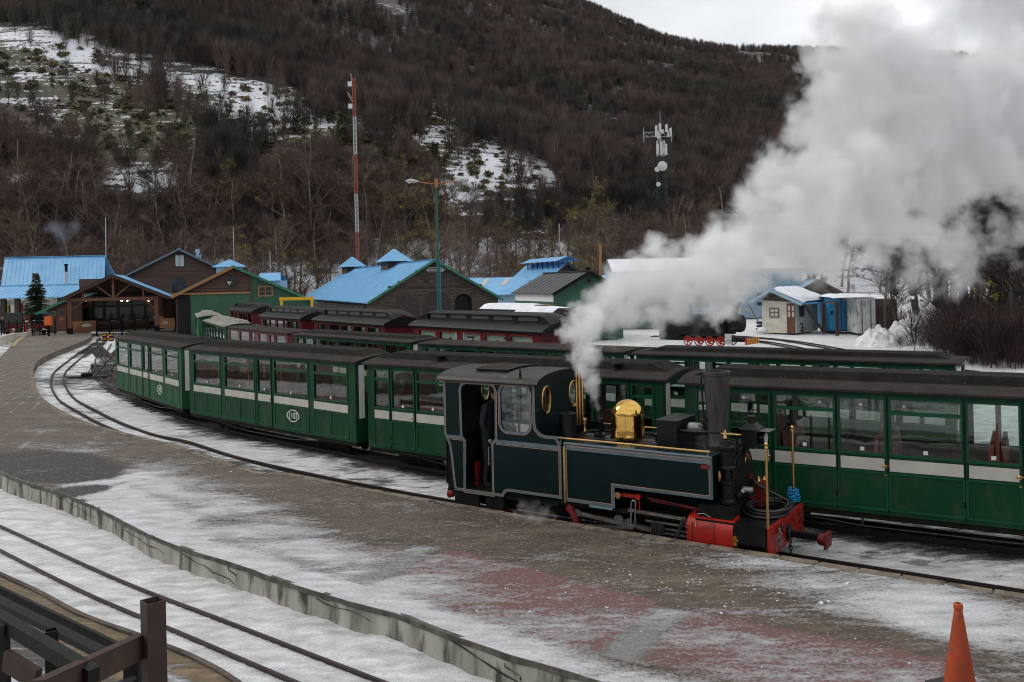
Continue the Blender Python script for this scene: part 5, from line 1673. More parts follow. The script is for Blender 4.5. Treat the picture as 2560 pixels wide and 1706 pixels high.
# air pump beside the smokebox
B('air_pump', MB().lathe([(.09, .8), (.12, .82), (.12, .86), (.095, .88), (.095, 1.08), (.12, 1.1), (.12, 1.14), (.05, 1.16), (.05, 1.28), (.12, 1.3), (.12, 1.33), (.1, 1.35), (.1, 1.56), (.125, 1.58), (.125, 1.62), (.08, 1.64), (.07, 1.7)], (-.62, -.55, 0), 20), M['black'], smooth='auto')
B('pump_fitting', MB().lathe([(.02, 1.14), (.03, 1.2), (.02, 1.28)], (-.7, -.66, 0), 8).cyl((-.72, -.5, 1.78), (-.45, -.5, 1.78), .014).lathe([(.02, 1.7), (.035, 1.72), (.01, 1.84)], (-.66, -.5, 0), 10), M['brass'], smooth='auto')
B('tank_side_pipe', MB().tube([(-.5, -.46, .92), (-.42, -.5, 1.0)], .03, 8).lathe([(.05, 0), (.05, .12), (.03, .14)], (-.44, -.42, 1.0), 12, 'x'), M['steel'], smooth='auto')
B('valve_chest', MB().box(-1.0, -.5, -.72, -.42, .6, .8), M['black_mat'])
# head lamp
hl = B('head_lamp', MB().box(-.56, -.33, -.13, .13, 1.56, 1.8).add([(-.59, -.16, 1.8), (-.3, -.16, 1.8), (-.3, .16, 1.8), (-.59, .16, 1.8), (-.5, -.07, 1.88), (-.39, -.07, 1.88), (-.39, .07, 1.88), (-.5, .07, 1.88)], [(0, 1, 5, 4), (1, 2, 6, 5), (2, 3, 7, 6), (3, 0, 4, 7), (4, 5, 6, 7), (0, 3, 2, 1)]).lathe([(.05, 1.88), (.05, 1.96), (.06, 1.96), (.06, 1.98)], (-.445, 0, 0), 14), M['black'])
MB().lathe([(.085, -.33), (.1, -.24)], (0, 0, 1.67), 22, 'x').build('lamp_hood', M['black'], hl, 'auto')
MB().lathe([(.08, -.245), (.085, -.238)], (0, 0, 1.67), 22, 'x').build('lens', M['lamp_glass'], hl)
MB().add([(-.33, -.13, 1.785), (-.14, -.15, 1.79), (-.14, .15, 1.79), (-.33, .13, 1.785), (-.33, -.13, 1.79), (-.14, -.15, 1.795), (-.14, .15, 1.795), (-.33, .13, 1.79)], [(0, 3, 2, 1), (4, 5, 6, 7), (0, 1, 5, 4), (1, 2, 6, 5), (2, 3, 7, 6), (3, 0, 4, 7)]).build('visor', M['steel'], hl)
B('lamp_bracket', MB().box(-.54, -.36, -.15, .15, 1.53, 1.56), M['black'])
# brass posts at the front corners
for yy in (-.74, .74):
    xx = .0 if yy < 0 else -.08
    B('brass_post', MB().lathe([(.02, .6), (.02, 1.66), (.027, 1.665), (.027, 1.69), (.016, 1.7), (.026, 1.72), (.026, 1.735), (.012, 1.755), (.0, 1.76)], (xx, yy, 0), 14), M['brass'], smooth='auto')
# hose coil on the footplate
for i, (r_, z_) in enumerate(((.3, .625), (.27, .66), (.24, .69), (.3, .70))):
    B('hose_loop', MB().torus((-.26 + .01 * i, .02 * i, z_), r_, .018, 'z', 36, 8, sq=1.3), M['hose'], smooth=True)
B('hose_end', MB().tube([(-.5, .1, 1.05), (-.4, .12, .95), (-.25, .3, .82), (-.05, .35, .72), (.0, .2, .68)], .02, 8), M['hose'], smooth=True)
B('red_valve', MB().box(-.5, -.38, .2, .42, .62, .95).lathe([(.05, .95), (.05, 1.0)], (-.44, .3, 0), 10), M['red_dark'])
B('front_fitting', MB().lathe([(.03, .95), (.04, .99), (.02, 1.06)], (-.44, .22, 0), 10).lathe([(.03, .95), (.04, .99), (.02, 1.04)], (-.4, .36, 0), 10), M['brass'])

# cab
side = [(-5.53, 1.45), (-5.53, 2.37), (-3.68, 2.37), (-3.68, 1.75), (-3.66, 1.66), (-3.6, 1.6), (-3.5, 1.575), (-3.28, 1.575), (-3.25, 1.5), (-3.215, 1.46), (-3.215, .6), (-4.22, .6), (-4.27, .585), (-4.3, .55), (-4.33, .5), (-5.33, .5), (-5.36, .7), (-5.39, 1.0), (-5.43, 1.25), (-5.49, 1.37)]
side = side[::-1]
# make counter-clockwise in (x, z)
def area(p): return sum(p[i - 1][0] * p[i][1] - p[i][0] * p[i - 1][1] for i in range(len(p))) / 2
if area(side) < 0: side = side[::-1]
door_ = [(-5.09, .53), (-4.55, .53), (-4.55, 1.36), (-4.47, 1.44), (-4.46, 2.2), (-4.49, 2.27), (-4.56, 2.31), (-5.04, 2.31), (-5.12, 2.28), (-5.15, 2.2), (-5.14, 1.44), (-5.07, 1.36)]
win_ = rrect(-4.345, -3.795, 1.585, 2.315, .13)
for s in (-1, 1):
    y0, y1 = (-.762, -.735) if s < 0 else (.735, .762)
    so = B('cab_side', MB().loops([side, door_, win_], y0, y1), M['teal'])
    yy = -.7635
    if s < 0:
        outline(inset(side, .02), .034, yy, 'grey_border', M['lining_grey'], so)
        outline(inset(side, .045), .008, yy - .003, 'copper_line', M['lining_orange'], so)
        dd = door_ if area(door_) < 0 else door_[::-1]
        outline(inset(dd, .016), .032, yy - .001, 'door_border', M['lining_grey'], so)
        outline(inset(dd, .04), .008, yy - .004, 'copper_line', M['lining_orange'], so)
        ww = win_ if area(win_) < 0 else win_[::-1]
        outline(inset(ww, .018), .034, yy - .002, 'window_border', M['lining_grey'], so)
        outline(inset(ww, .042), .008, yy - .005, 'copper_line', M['lining_orange'], so)
        MB().box(-4.45, -3.24, yy - .004, yy - .001, 1.36, 1.43).build('grey_band', M['lining_grey'], so)
        outline([(-4.45, 1.35), (-3.24, 1.35)], .008, yy - .004, 'copper_line', M['lining_orange'], so, False)
        MB().box(-5.45, -5.13, yy - .004, yy - .001, 1.37, 1.43).build('grey_band', M['lining_grey'], so)
        outline([(-5.38, 1.36), (-5.12, 1.36)], .008, yy - .004, 'copper_line', M['lining_orange'], so, False)
        for hx in (-5.06, -4.585):
            MB().cyl((hx, -.79, 1.0), (hx, -.79, 1.3), .011, n=8).cyl((hx, -.76, 1.02), (hx, -.79, 1.02), .012).cyl((hx, -.76, 1.28), (hx, -.79, 1.28), .012).build('grab_rail', M['steel'], so)
    MB().box(-4.36, -3.78, (y0 + y1) / 2 - .002, (y0 + y1) / 2 + .002, 1.57, 2.33).build('pane', M['glass'], so)
for x0, x1, nm_ in ((-3.70, -3.68, 'cab_front'), (-5.53, -5.51, 'cab_back')):
    cz = 2.1
    arch = [(-.735, .6), (.735, .6), (.735, 2.36)] + [(.735 * math.cos(t), 2.36 + .17 * math.sin(t)) for t in [math.pi * i / 12 for i in range(1, 12)]] + [(-.735, 2.36)]
    fo = B(nm_, MB().loops([arch, ell(-.43, 2.08, .12, .215), ell(.43, 2.08, .12, .215)], x0, x1, 'yz'), M['teal_dark'] if 'teal_dark' in M else M['black'])
    for yy in (-.43, .43):
        rg = MB()
        pts = [( (x1 + .006), p[0], p[1]) for p in ell(yy, 2.08, .125, .22, 32)]
        rg.tube(pts + [pts[0]], .016, 8)
        rg.build('brass_window_ring', M['brass'], fo, 'auto')
        MB().prism(ell(yy, 2.08, .12, .215), (x0 + x1) / 2 - .002, (x0 + x1) / 2 + .002, 'yz').build('pane', M['glass'], fo)
n_ = 14
pr1 = [(-.82 * math.cos(math.pi * i / n_), 2.365 + .175 * math.sin(math.pi * i / n_) ** .9) for i in range(n_ + 1)]
pr1 = [(y, z) for y, z in pr1] + [(y * .99, z - .022) for y, z in reversed(pr1)]
ro = B('cab_roof', MB().prism(pr1, -5.62, -3.6, 'yz'), M['roof_cab'] if 'roof_cab' in M else M['roof_dust'], smooth='auto')
hp = [(-.5 + 1.0 * i / 8, 2.365 + .175 * math.sin(math.acos(max(-1, min(1, (-.5 + 1.0 * i / 8) / .82)))) ** .9 + .035) for i in range(9)]
MB().prism(hp + [(y, z - .03) for y, z in reversed(hp)], -5.0, -4.4, 'yz').build('roof_hatch', M['roof_dust'], ro, 'auto')
fr = MB()
for xx in (-5.02, -4.38):
    fr.tube([(xx, y, z - .005) for y, z in hp], .012, 6)
fr.tube([(-5.02, hp[0][0], hp[0][1]), (-4.38, hp[0][0], hp[0][1])], .014, 6).tube([(-5.25, -.62, 2.475), (-3.95, -.62, 2.475)], .01, 6)
fr.build('hatch_frame', M['black'], ro)
MB().lathe([(.05, 2.4), (.05, 2.44), (.02, 2.46), (.025, 2.5), (.006, 2.62)], (-3.98, -.72, 0), 10).build('roof_aerial', M['black'], ro)
# footplate floor, cab interior, ash pan, steps, rear
B('cab_floor', MB().box(-5.5, -3.3, -.73, .73, .47, .52), M['black_mat'])
B('firebox_backhead', MB().box(-3.75, -3.7, -.5, .5, .55, 1.9).box(-3.85, -3.75, -.25, .25, .8, 1.3), M['black_mat'])
B('coal_bunker', MB().box(-5.5, -5.3, -.72, .72, .52, 1.35).box(-5.3, -4.3, .3, .72, .52, 1.1), M['black_mat'])
B('red_reversing_stand', MB().box(-5.1, -5.03, -.5, -.42, .52, .95), M['red_dark'])
B('gauge', MB().lathe([(.07, 0), (.07, .03)], (-3.8, -.2, 1.75), 14, 'x').lathe([(.06, 0), (.06, .03)], (-3.8, .1, 1.8), 14, 'x').tube([(-3.8, -.3, 1.6), (-3.85, .3, 1.62)], .015, 6).tube([(-3.85, -.2, 1.4), (-3.9, -.1, 1.65), (-3.85, .2, 1.7)], .012, 6), M['brass'])
B('valance', MB().box(-5.35, -4.85, -.74, -.7, .2, .5).box(-4.7, -4.35, -.74, -.68, .14, .5), M['black_mat'])
B('step', MB().box(-4.85, -4.7, -.76, -.62, .24, .27), M['steel_dark'])
B('rear_coupler', MB().box(-5.75, -5.45, -.05, .05, .32, .42).lathe([(.08, 0), (.08, .05)], (-5.8, -.25, .4), 14, 'x').lathe([(.09, 0), (.06, .08)], (-5.72, -.4, .33), 14, 'x'), M['red'])

# blue rope wound round the foot of the far post
rp_ = MB()
pts = []
for i in range(150):
    a = i * .45
    r_ = .075 + .02 * math.sin(i * .7) - .03 * abs(i / 150 - .4)
    pts.append((r_ * math.cos(a), r_ * math.sin(a), .02 + .2 * i / 150 + .008 * math.sin(i * 1.7)))
rp_.tube(pts, .009, 5)
ro_ = rp_.build('blue_rope', M['blue_rope'], None, True)
Mw = Matrix.Translation((3.80, 12.40, 0)) @ Matrix.Rotation(R(-34), 4, 'Z')
ro_.matrix_world = Mw @ Matrix.Translation((-.08, .74, .6))
tag(ro_, 'bright blue rope wound round the foot of the far brass post', 'rope')

# ---- people
def person(name, joints, edges, radii, m, parent=None):
    me = bpy.data.meshes.new(name)
    keys = list(joints)
    me.from_pydata([joints[k] for k in keys], [(keys.index(a), keys.index(b)) for a, b in edges], [])
    o = bpy.data.objects.new(name, me)
    COL.objects.link(o)
    o.parent = parent
    sk = o.modifiers.new('skin', 'SKIN')
    for i, k in enumerate(keys):
        v = me.skin_vertices[0].data[i]
        r = radii[k]
        v.radius = r if isinstance(r, tuple) else (r, r)
        v.use_root = (k == 'pelvis')
    sk.use_smooth_shade = True
    ss = o.modifiers.new('sub', 'SUBSURF')
    ss.levels = ss.render_levels = 2
    me.materials.append(m)
    return o
pw = Mw @ Vector((-4.86, -.38, .52))
dr = thing('person', pw, R(-34 + 8), 'engine driver in navy overalls standing in the locomotive cab doorway, head turned away', 'person')
J = {'pelvis': (0, 0, .92), 'waist': (.01, 0, 1.06), 'chest': (.03, 0, 1.28), 'neck': (.07, .0, 1.45), 'head0': (.1, 0, 1.53),
     'shL': (.02, .17, 1.38), 'elL': (.1, .24, 1.12), 'wrL': (.3, .16, 1.08), 'shR': (.02, -.17, 1.38), 'elR': (.0, -.25, 1.1), 'wrR': (.12, -.22, .88),
     'hipL': (0, .09, .86), 'knL': (.05, .1, .48), 'anL': (0, .1, .09), 'toL': (.15, .11, .04), 'hipR': (0, -.09, .86), 'knR': (.02, -.1, .48), 'anR': (-.04, -.11, .09), 'toR': (.11, -.12, .04)}
Ed = [('pelvis', 'waist'), ('waist', 'chest'), ('chest', 'neck'), ('neck', 'head0'), ('chest', 'shL'), ('shL', 'elL'), ('elL', 'wrL'), ('chest', 'shR'), ('shR', 'elR'), ('elR', 'wrR'), ('pelvis', 'hipL'), ('hipL', 'knL'), ('knL', 'anL'), ('anL', 'toL'), ('pelvis', 'hipR'), ('hipR', 'knR'), ('knR', 'anR'), ('anR', 'toR')]
Rr = {'pelvis': (.15, .12), 'waist': (.14, .11), 'chest': (.17, .13), 'neck': .06, 'head0': .05, 'shL': .075, 'elL': .055, 'wrL': .04, 'shR': .075, 'elR': .055, 'wrR': .042, 'hipL': .1, 'knL': .075, 'anL': .06, 'toL': .045, 'hipR': .1, 'knR': .075, 'anR': .06, 'toR': .045}
person('body', J, Ed, Rr, M['cloth_navy'], dr)
hm = MB().lathe([(.0, -.115), (.04, -.11), (.062, -.08), (.073, -.03), (.078, .02), (.07, .075), (.045, .11), (.0, .12)], (.12, 0, 1.61), 16)
ho = hm.build('head', M['skin'], dr, True)
MB().lathe([(.078, -.01), (.084, .03), (.077, .085), (.05, .12), (.0, .13)], (.108, 0, 1.612), 16).build('hair', M['hair'], ho, True)
MB().lathe([(.012, -.022), (.018, 0), (.012, .022)], (.105, -.078, 1.6), 8).lathe([(.012, -.022), (.018, 0), (.012, .022)], (.105, .078, 1.6), 8).build('ear', M['skin'], ho, True)
MB().tube([(.185, 0, 1.62), (.21, 0, 1.59), (.188, 0, 1.575)], [.008, .014, .01], 6).build('nose', M['skin'], ho, True)
for hx, hy, hz, dx_ in ((.32, .155, 1.08, 1), (.13, -.22, .85, .3)):
    h_ = MB().tube([(hx - .02, hy, hz), (hx + .03 * dx_, hy, hz - .02), (hx + .06 * dx_, hy, hz - .03)], [.028, .034, .028], 8)
    for f_ in range(4):
        yy = hy - .027 + .018 * f_
        h_.tube([(hx + .05 * dx_, yy, hz - .03), (hx + .085 * dx_, yy, hz - .045 - .01 * (1 - dx_)), (hx + .085 * dx_, yy, hz - .075)], [.009, .0085, .007], 6)
    h_.tube([(hx + .01, hy - .03, hz - .01), (hx + .04 * dx_, hy - .045, hz - .03), (hx + .06 * dx_, hy - .03, hz - .05)], [.011, .01, .008], 6)
    h_.build('hand', M['skin'], dr, True)

# ---- the second, black locomotive in the steam further back
p_ = at(1700, 866, 0)
q_ = at(1868, 872, 0)
d_ = Vector((q_.x - p_.x, q_.y - p_.y, 0))
l2 = thing('steam_locomotive', (q_.x, q_.y, 0), math.atan2(d_.y, d_.x), 'black locomotive with red running gear and yellow chevrons, half hidden in steam', 'steam locomotive')
B('frame', MB().box(-5.6, -.1, -.0, 1.5, .35, .55), M['black_mat'], l2)
for s in (0, 1.5):
    ww = MB()
    for x in (-1.6, -2.3, -3.0, -3.7):
        ww.torus((x, s, .34), .26, .035, 'y', 20, 6).lathe([(.07, -.04), (.07, .04)], (x, s, .34), 10, 'y')
        for k_ in range(7):
            a = k_ * .9
            ww.beam((x, s, .34), (x + .25 * math.cos(a), s, .34 + .25 * math.sin(a)), .04)
    for i_ in range(1): ww.build('driving_wheel', M['red'], l2)
    B('coupling_rod', MB().beam((-3.8, s - .05, .45), (-1.5, s - .05, .42), .04, .1), M['red'], l2)
B('boiler', MB().lathe([(.5, -4.2), (.5, -.7), (.46, -.6), (.1, -.5)], (0, .75, 1.35), 24, 'x'), M['black_mat'], l2, 'auto')
B('side_tank', MB().box(-4.2, -1.4, 0, .4, .7, 1.75).box(-4.2, -1.4, 1.1, 1.5, .7, 1.75), M['black_mat'], l2)
B('cab', MB().loops([[(-5.6, .6), (-4.2, .6), (-4.2, 2.5), (-5.6, 2.5)], rrect(-5.2, -4.6, 1.5, 2.2, .1)], 0, .05).loops([[(-5.6, .6), (-4.2, .6), (-4.2, 2.5), (-5.6, 2.5)], rrect(-5.2, -4.6, 1.5, 2.2, .1)], 1.45, 1.5).box(-4.25, -4.2, .05, 1.45, .6, 2.5).box(-5.7, -4.1, -.08, 1.58, 2.5, 2.57), M['black_mat'], l2)
B('chimney', MB().lathe([(.16, 1.8), (.13, 1.9), (.17, 2.45), (.2, 2.47), (.2, 2.52)], (-1.0, .75, 0), 18), M['black_mat'], l2, 'auto')
B('dome', MB().lathe([(.2, 1.8), (.19, 2.0), (.1, 2.12), (0, 2.15)], (-2.4, .75, 0), 16), M['black_mat'], l2, 'auto')
B('buffer_beam', MB().box(-.1, 0, -.05, 1.55, .2, .55), M['red'], l2)
cb = MB()
for i in range(6): cb.add([(.004, -.05 + .27 * i, .2), (.004, .08 + .27 * i, .2), (.004, .2 + .27 * i, .55), (.004, .07 + .27 * i, .55)], [(0, 1, 2, 3)])
B('chevron', cb, M['yellow'], l2)
B('step_ladder', MB().box(-1.3, -.9, -.08, -.05, .2, .8).box(-1.3, -.9, -.2, -.05, .45, .48), M['galv'], l2)
B('marker_lamp', MB().lathe([(.07, 0), (.07, .06)], (-.55, .3, 2.1), 10, 'x').lathe([(.07, 0), (.07, .06)], (-.55, 1.2, 2.1), 10, 'x'), M['yellow'], l2)

# ================================================================== BUILDINGS
class Fr:
    """a building's own axes: x along its front, y into it, z up"""
    def __init__(s, px, py, Y, rz, z=None):
        p = atY(px, py, Y) if z is None else at(px, py, z)
        s.o, s.rz = Vector((p.x, p.y, 0)), R(rz)
        s.ux, s.uy = Vector((math.cos(s.rz), math.sin(s.rz), 0)), Vector((-math.sin(s.rz), math.cos(s.rz), 0))
    def on(s, px, py, yl=0.0):
        a, b = ray(px, py)
        Y = (yl + s.uy.dot(s.o)) / (s.uy.x * a + s.uy.y)
        p = Vector((a * Y, Y, H + b * Y))
        return ((p - s.o).dot(s.ux), p.z)
    def root(s, name, label, cat, group=None):
        return thing(name, s.o, s.rz, label, cat, group)
def boards(poly, y, step=.24, th=.06, gap=.02):
    """lapped horizontal boards filling a convex polygon in (x, z)"""
    mb = MB()
    zs = [p[1] for p in poly]
    z = min(zs)
    def span(zz):
        xs_ = []
        n = len(poly)
        for i in range(n):
            (x0, z0), (x1, z1) = poly[i], poly[(i + 1) % n]
            if (z0 - zz) * (z1 - zz) <= 0 and z0 != z1:
                xs_.append(x0 + (x1 - x0) * (zz - z0) / (z1 - z0))
        return (min(xs_), max(xs_)) if len(xs_) > 1 else None
    while z < max(zs) - .02:
        z2 = min(z + step - gap, max(zs) - .001)
        a, b = span(z + .001), span(z2 - .001)
        if a and b:
            v = [(a[0], y - th, z), (a[1], y - th, z), (b[1], y - .004, z2), (b[0], y - .004, z2), (a[0], y, z), (a[1], y, z)]
            mb.add(v, [(0, 1, 2, 3), (0, 4, 5, 1)])
        z += step
    return mb
def gable(fr, L_, R_, A_, depth, label, wallm, roofm, cat='building', name='building', vergem=None, over=.35, back=0, claddings=True, face=None, thick=.09, zbase=0, step=.25, side_m=None, roof_rows=0):
    """gable facing the front: eave pixels L_, R_ and apex pixel A_ on the front plane"""
    t = fr.root(name, label, cat)
    (xl, zl), (xr, zr), (xa, za) = fr.on(*L_), fr.on(*R_), fr.on(*A_)
    vergem = vergem or wallm
    sl, sr = (za - zl) / (xa - xl), (za - zr) / (xr - xa)
    wl, wr_ = xl + over, xr - over
    zwl, zwr = zl + over * sl - thick, zr + over * sr - thick
    fy = .45
    poly = [(wl, zbase), (wr_, zbase), (wr_, zwr), (xa, za - thick), (wl, zwl)]
    w = MB()
    if face: w.loops([poly] + face, fy, fy + .12)
    else: w.prism(poly, fy, fy + .12)
    w.build('front_wall', wallm, t)
    if claddings and not face:
        c = boards(poly, fy, step).build('cladding', wallm, t)
        c['kind'] = 'stuff'
    MB().box(wl, wl + .12, fy + .12, depth, zbase, zwl).build('side_wall', side_m or wallm, t)
    MB().box(wr_ - .12, wr_, fy + .12, depth, zbase, zwr).build('side_wall', side_m or wallm, t)
    MB().prism(poly, depth - .1, depth).build('back_wall', wallm, t)
    for a, za_, b, zb_ in ((xl, zl, xa, za), (xa, za, xr, zr)):
        rp_ = MB().add([(a, 0, za_), (b, 0, zb_), (b, depth + .3, zb_), (a, depth + .3, za_), (a, 0, za_ - thick), (b, 0, zb_ - thick), (b, depth + .3, zb_ - thick), (a, depth + .3, za_ - thick)],
                       [(0, 1, 2, 3), (4, 7, 6, 5), (0, 4, 5, 1), (1, 5, 6, 2), (2, 6, 7, 3), (3, 7, 4, 0)])
        ro = rp_.build('roof', roofm, t)
        # standing seams
        sm = MB()
        n_ = int(depth / .9)
        for i in range(1, n_):
            y = depth * i / n_
            sm.beam((a, y, za_ + .012), (b, y, zb_ + .012), .03, .02)
        sm.build('seam', roofm, ro)
        MB().beam((a, -.02, za_ - .06), (b, -.02, zb_ - .06), .05, .2).build('verge_board', vergem, t)
    MB().beam((xa, -.02, za + .02), (xa, depth + .3, za + .02), .3, .05).build('ridge_cap', roofm, t)
    return t, dict(xl=xl, xr=xr, xa=xa, zl=zl, zr=zr, za=za, wl=wl, wr=wr_, fy=fy)
def rect_px(fr, x0, y0, x1, y1, yl):
    a, za = fr.on(x0, y0, yl)
    b, zb = fr.on(x1, y1, yl)
    return a, b, min(za, zb), max(za, zb)
def window(t, fr, box, yl, framem, panem, nx=2, nz=2, fw=.07, pname='pane'):
    a, b, z0, z1 = rect_px(fr, *box, yl)
    fo = MB().box(a, b, yl - .05, yl - .003, z0, z0 + fw).box(a, b, yl - .05, yl - .003, z1 - fw, z1).box(a, a + fw, yl - .05, yl - .003, z0 + fw, z1 - fw).box(b - fw, b, yl - .05, yl - .003, z0 + fw, z1 - fw)
    for i in range(1, nx): fo.box(a + (b - a) * i / nx - .02, a + (b - a) * i / nx + .02, yl - .045, yl - .005, z0 + fw, z1 - fw)
    for i in range(1, nz): fo.box(a + fw, b - fw, yl - .047, yl - .006, z0 + (z1 - z0) * i / nz - .02, z0 + (z1 - z0) * i / nz + .02)
    wo = fo.build('window', framem, t)
    for i in range(nx):
        for j in range(nz):
            MB().box(a + fw / 2 + (b - a - fw) * i / nx + .01, a + fw / 2 + (b - a - fw) * (i + 1) / nx - .01, yl - .03, yl - .022, z0 + fw / 2 + (z1 - z0 - fw) * j / nz + .01, z0 + fw / 2 + (z1 - z0 - fw) * (j + 1) / nz - .01).build(pname, panem, wo)
    return wo
M['pane_dark'] = mat('dark_reflecting_pane', (.02, .024, .028), (.05, .055, .06), rough=.15, scale=1.2)
M['pane_pale'] = mat('pale_blind', (.5, .5, .46), rough=.6)
M['verge_green'] = mat('green_verge', (.02, .13, .08), (.03, .17, .1), rough=.5)
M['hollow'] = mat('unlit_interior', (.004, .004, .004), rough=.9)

# --- the dark timber barn with the sign
fb = Fr(919, 757, 73, 21)
arch_open = []
def arch_px(fr, x0, x1, ytop, yl, n=10, zb=0.0):
    (a, zt), (b, _) = fr.on(x0, ytop, yl), fr.on(x1, ytop, yl)
    r_ = (b - a) / 2
    c_ = (a + b) / 2
    zc = zt - r_ * .9
    return [(a, zb + .02), (b, zb + .02)] + [(c_ + r_ * math.cos(math.pi * i / n), zc + r_ * .9 * math.sin(math.pi * i / n)) for i in range(n + 1)]
op = arch_px(fb, 1134, 1180, 734, .45)
barn, bi = gable(fb, (919, 757), (1258, 748), (1087, 649), 40, 'long dark timber barn with blue metal roof, two roof turrets and a carved sign', M['wood_old'], M['blue_roof'], vergem=M['verge_green'], face=[op])
fy = bi['fy']
xa, za = bi['xa'], bi['za']
# lapped boards round the open door: three bands
def sub_boards(t, poly, m, y=fy, step=.25):
    o = boards(poly, y, step).build('cladding', m, t)
    o['kind'] = 'stuff'
sl_ = (bi['za'] - bi['zl']) / (xa - bi['xl']); sr_ = (bi['za'] - bi['zr']) / (bi['xr'] - xa)
ox0, ox1 = min(p[0] for p in op), max(p[0] for p in op)
ozt = max(p[1] for p in op)
sub_boards(barn, [(bi['wl'], 0), (ox0 - .05, 0), (ox0 - .05, ozt), (bi['wl'] + max(0, (ozt - (bi['zl'] + .35 * sl_ - .09)) / sl_), ozt), (bi['wl'], bi['zl'] + .35 * sl_ - .09)], M['wood_old'])
zwr_ = bi['zr'] + .35 * sr_ - .09
sub_boards(barn, [(ox1 + .05, 0), (bi['wr'], 0), (bi['wr'], zwr_), (bi['wr'] - max(0, (ozt - zwr_) / sr_), ozt), (ox1 + .05, ozt)], M['wood_old'])
sub_boards(barn, [(bi['wl'] + (ozt + .01 - (bi['zl'] + .35 * sl_ - .09)) / sl_, ozt + .01), (bi['wr'] - (ozt + .01 - zwr_) / sr_, ozt + .01), (xa, za - .1)], M['wood_old'])
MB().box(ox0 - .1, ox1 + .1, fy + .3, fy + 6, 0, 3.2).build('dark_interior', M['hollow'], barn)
for x0, x1, yt in ((985, 1047, 738), (1056, 1126, 728)):
    ap = arch_px(fb, x0, x1, yt, fy)
    dro = MB().prism(ap, fy - .06, fy - .035).build('arched_door', M['wood_dark'], barn)
    c_ = (ap[0][0] + ap[1][0]) / 2
    ztop = max(p[1] for p in ap)
    MB().box(c_ - .04, c_ + .04, fy - .1, fy - .062, 0, ztop - .05).beam((c_, fy - .08, ztop * .55), (ap[1][0] - .1, fy - .08, ztop * .85), .06).beam((c_, fy - .08, ztop * .55), (ap[0][0] + .1, fy - .08, ztop * .85), .06).beam((ap[0][0], fy - .08, 1.9), (ap[1][0], fy - .08, 1.9), .07).build('door_brace', M['wood_old'], dro)
    MB().tube([(p[0], fy - .07, p[1]) for p in ap[1:]], .07, 5).build('door_arch', M['wood_old'], dro)
MB().tube([(p[0], fy - .05, p[1]) for p in op[1:]] + [(op[0][0], fy - .05, op[0][1])], .07, 5).build('door_arch', M['wood_old'], barn)
MB().beam((ox1 - .03, fy - .1, 0), (ox1 - .03, fy - .1, ozt), .1).build('door_post', M['wood_old'], barn)
for sgn in (-1, 1):
    MB().beam((xa + sgn * .3, fy - .07, za - 2.2), (xa + sgn * 1.6, fy - .07, za - .9), .16, .06, up=(0, 1, 0)).beam((xa + sgn * 1.9, fy - .07, za - 2.4), (xa + sgn * 3.2, fy - .07, za - 1.85), .16, .06, up=(0, 1, 0)).build('gable_brace', M['wood_dark'], barn)
MB().beam((bi['wl'] + 1.5, fy - .06, za - 2.3), (bi['wr'] - 1.5, fy - .06, za - 2.3), .06, .18).build('tie_beam', M['wood_dark'], barn)
sa, sb, sz0, sz1 = rect_px(fb, 1069, 669, 1108, 681, fy - .3)
sg = MB().box(sa, sb, fy - .33, fy - .28, sz0, sz1).build('sign_board', M['sign'], barn)
outline([(sa + .04, sz0 + .04), (sb - .04, sz0 + .04), (sb - .04, sz1 - .04), (sa + .04, sz1 - .04)], .025, fy - .332, 'sign_border', M['white'], sg)
text('GUARDAPARQUES', 'lettering', M['white'], sg, ((sa + sb) / 2, fy - .345, (sz0 + sz1) / 2), (R(90), 0, 0), .2, .003)
# rafters ends under the long eave
re = MB()
for i in range(22): re.beam((bi['xl'] + .05, 1 + 1.75 * i, bi['zl'] - .12), (bi['wl'] + .3, 1 + 1.75 * i, bi['zl'] - .4), .1, .1)
re.build('rafter_bracket', M['wood_dark'], barn)
for i in range(12):
    MB().box(bi['wl'] - .03, bi['wl'] - .01, 2 + 3.1 * i, 3.8 + 3.1 * i, 1.1, bi['zl'] - .35).build('window', M['pane_dark'], barn)
# turrets riding on the ridge
def ridge_s(px_want):
    best = (1e9, 0)
    for i in range(10, 400):
        s = i * .1
        p = fb.o + fb.ux * xa + fb.uy * s
        q = px_of(p.x, p.y, za)[0]
        best = min(best, (abs(q - px_want), s))
    return best[1]
def turret(t, x, y, z, wx, wy, hh, rh, roofm, wallm, ox=.35, oy=.45, ridge=.28):
    o = MB().box(x - wx, x + wx, y - wy, y + wy, z - 1.1, z + hh).build('turret_wall', wallm, t)
    e = z + hh
    v = [(x - wx - ox, y - wy - oy, e - .05), (x + wx + ox, y - wy - oy, e - .05), (x + wx + ox, y + wy + oy, e - .05), (x - wx - ox, y + wy + oy, e - .05), (x, y - wy * ridge, e + rh), (x, y + wy * ridge, e + rh)]
    MB().add(v, [(0, 1, 4), (1, 2, 5, 4), (2, 3, 5), (3, 0, 4, 5), (0, 3, 2, 1)]).build('turret_roof', roofm, o)
turret(barn, xa, ridge_s(985), za, 1.0, 1.6, .3, 1.25, M['blue_roof'], M['wood_grey'] if 'wood_grey' in M else M['wood_old'], .45, .7)
turret(barn, xa, ridge_s(880), za, 1.0, 1.6, .3, 1.25, M['blue_roof'], M['wood_old'], .45, .7)

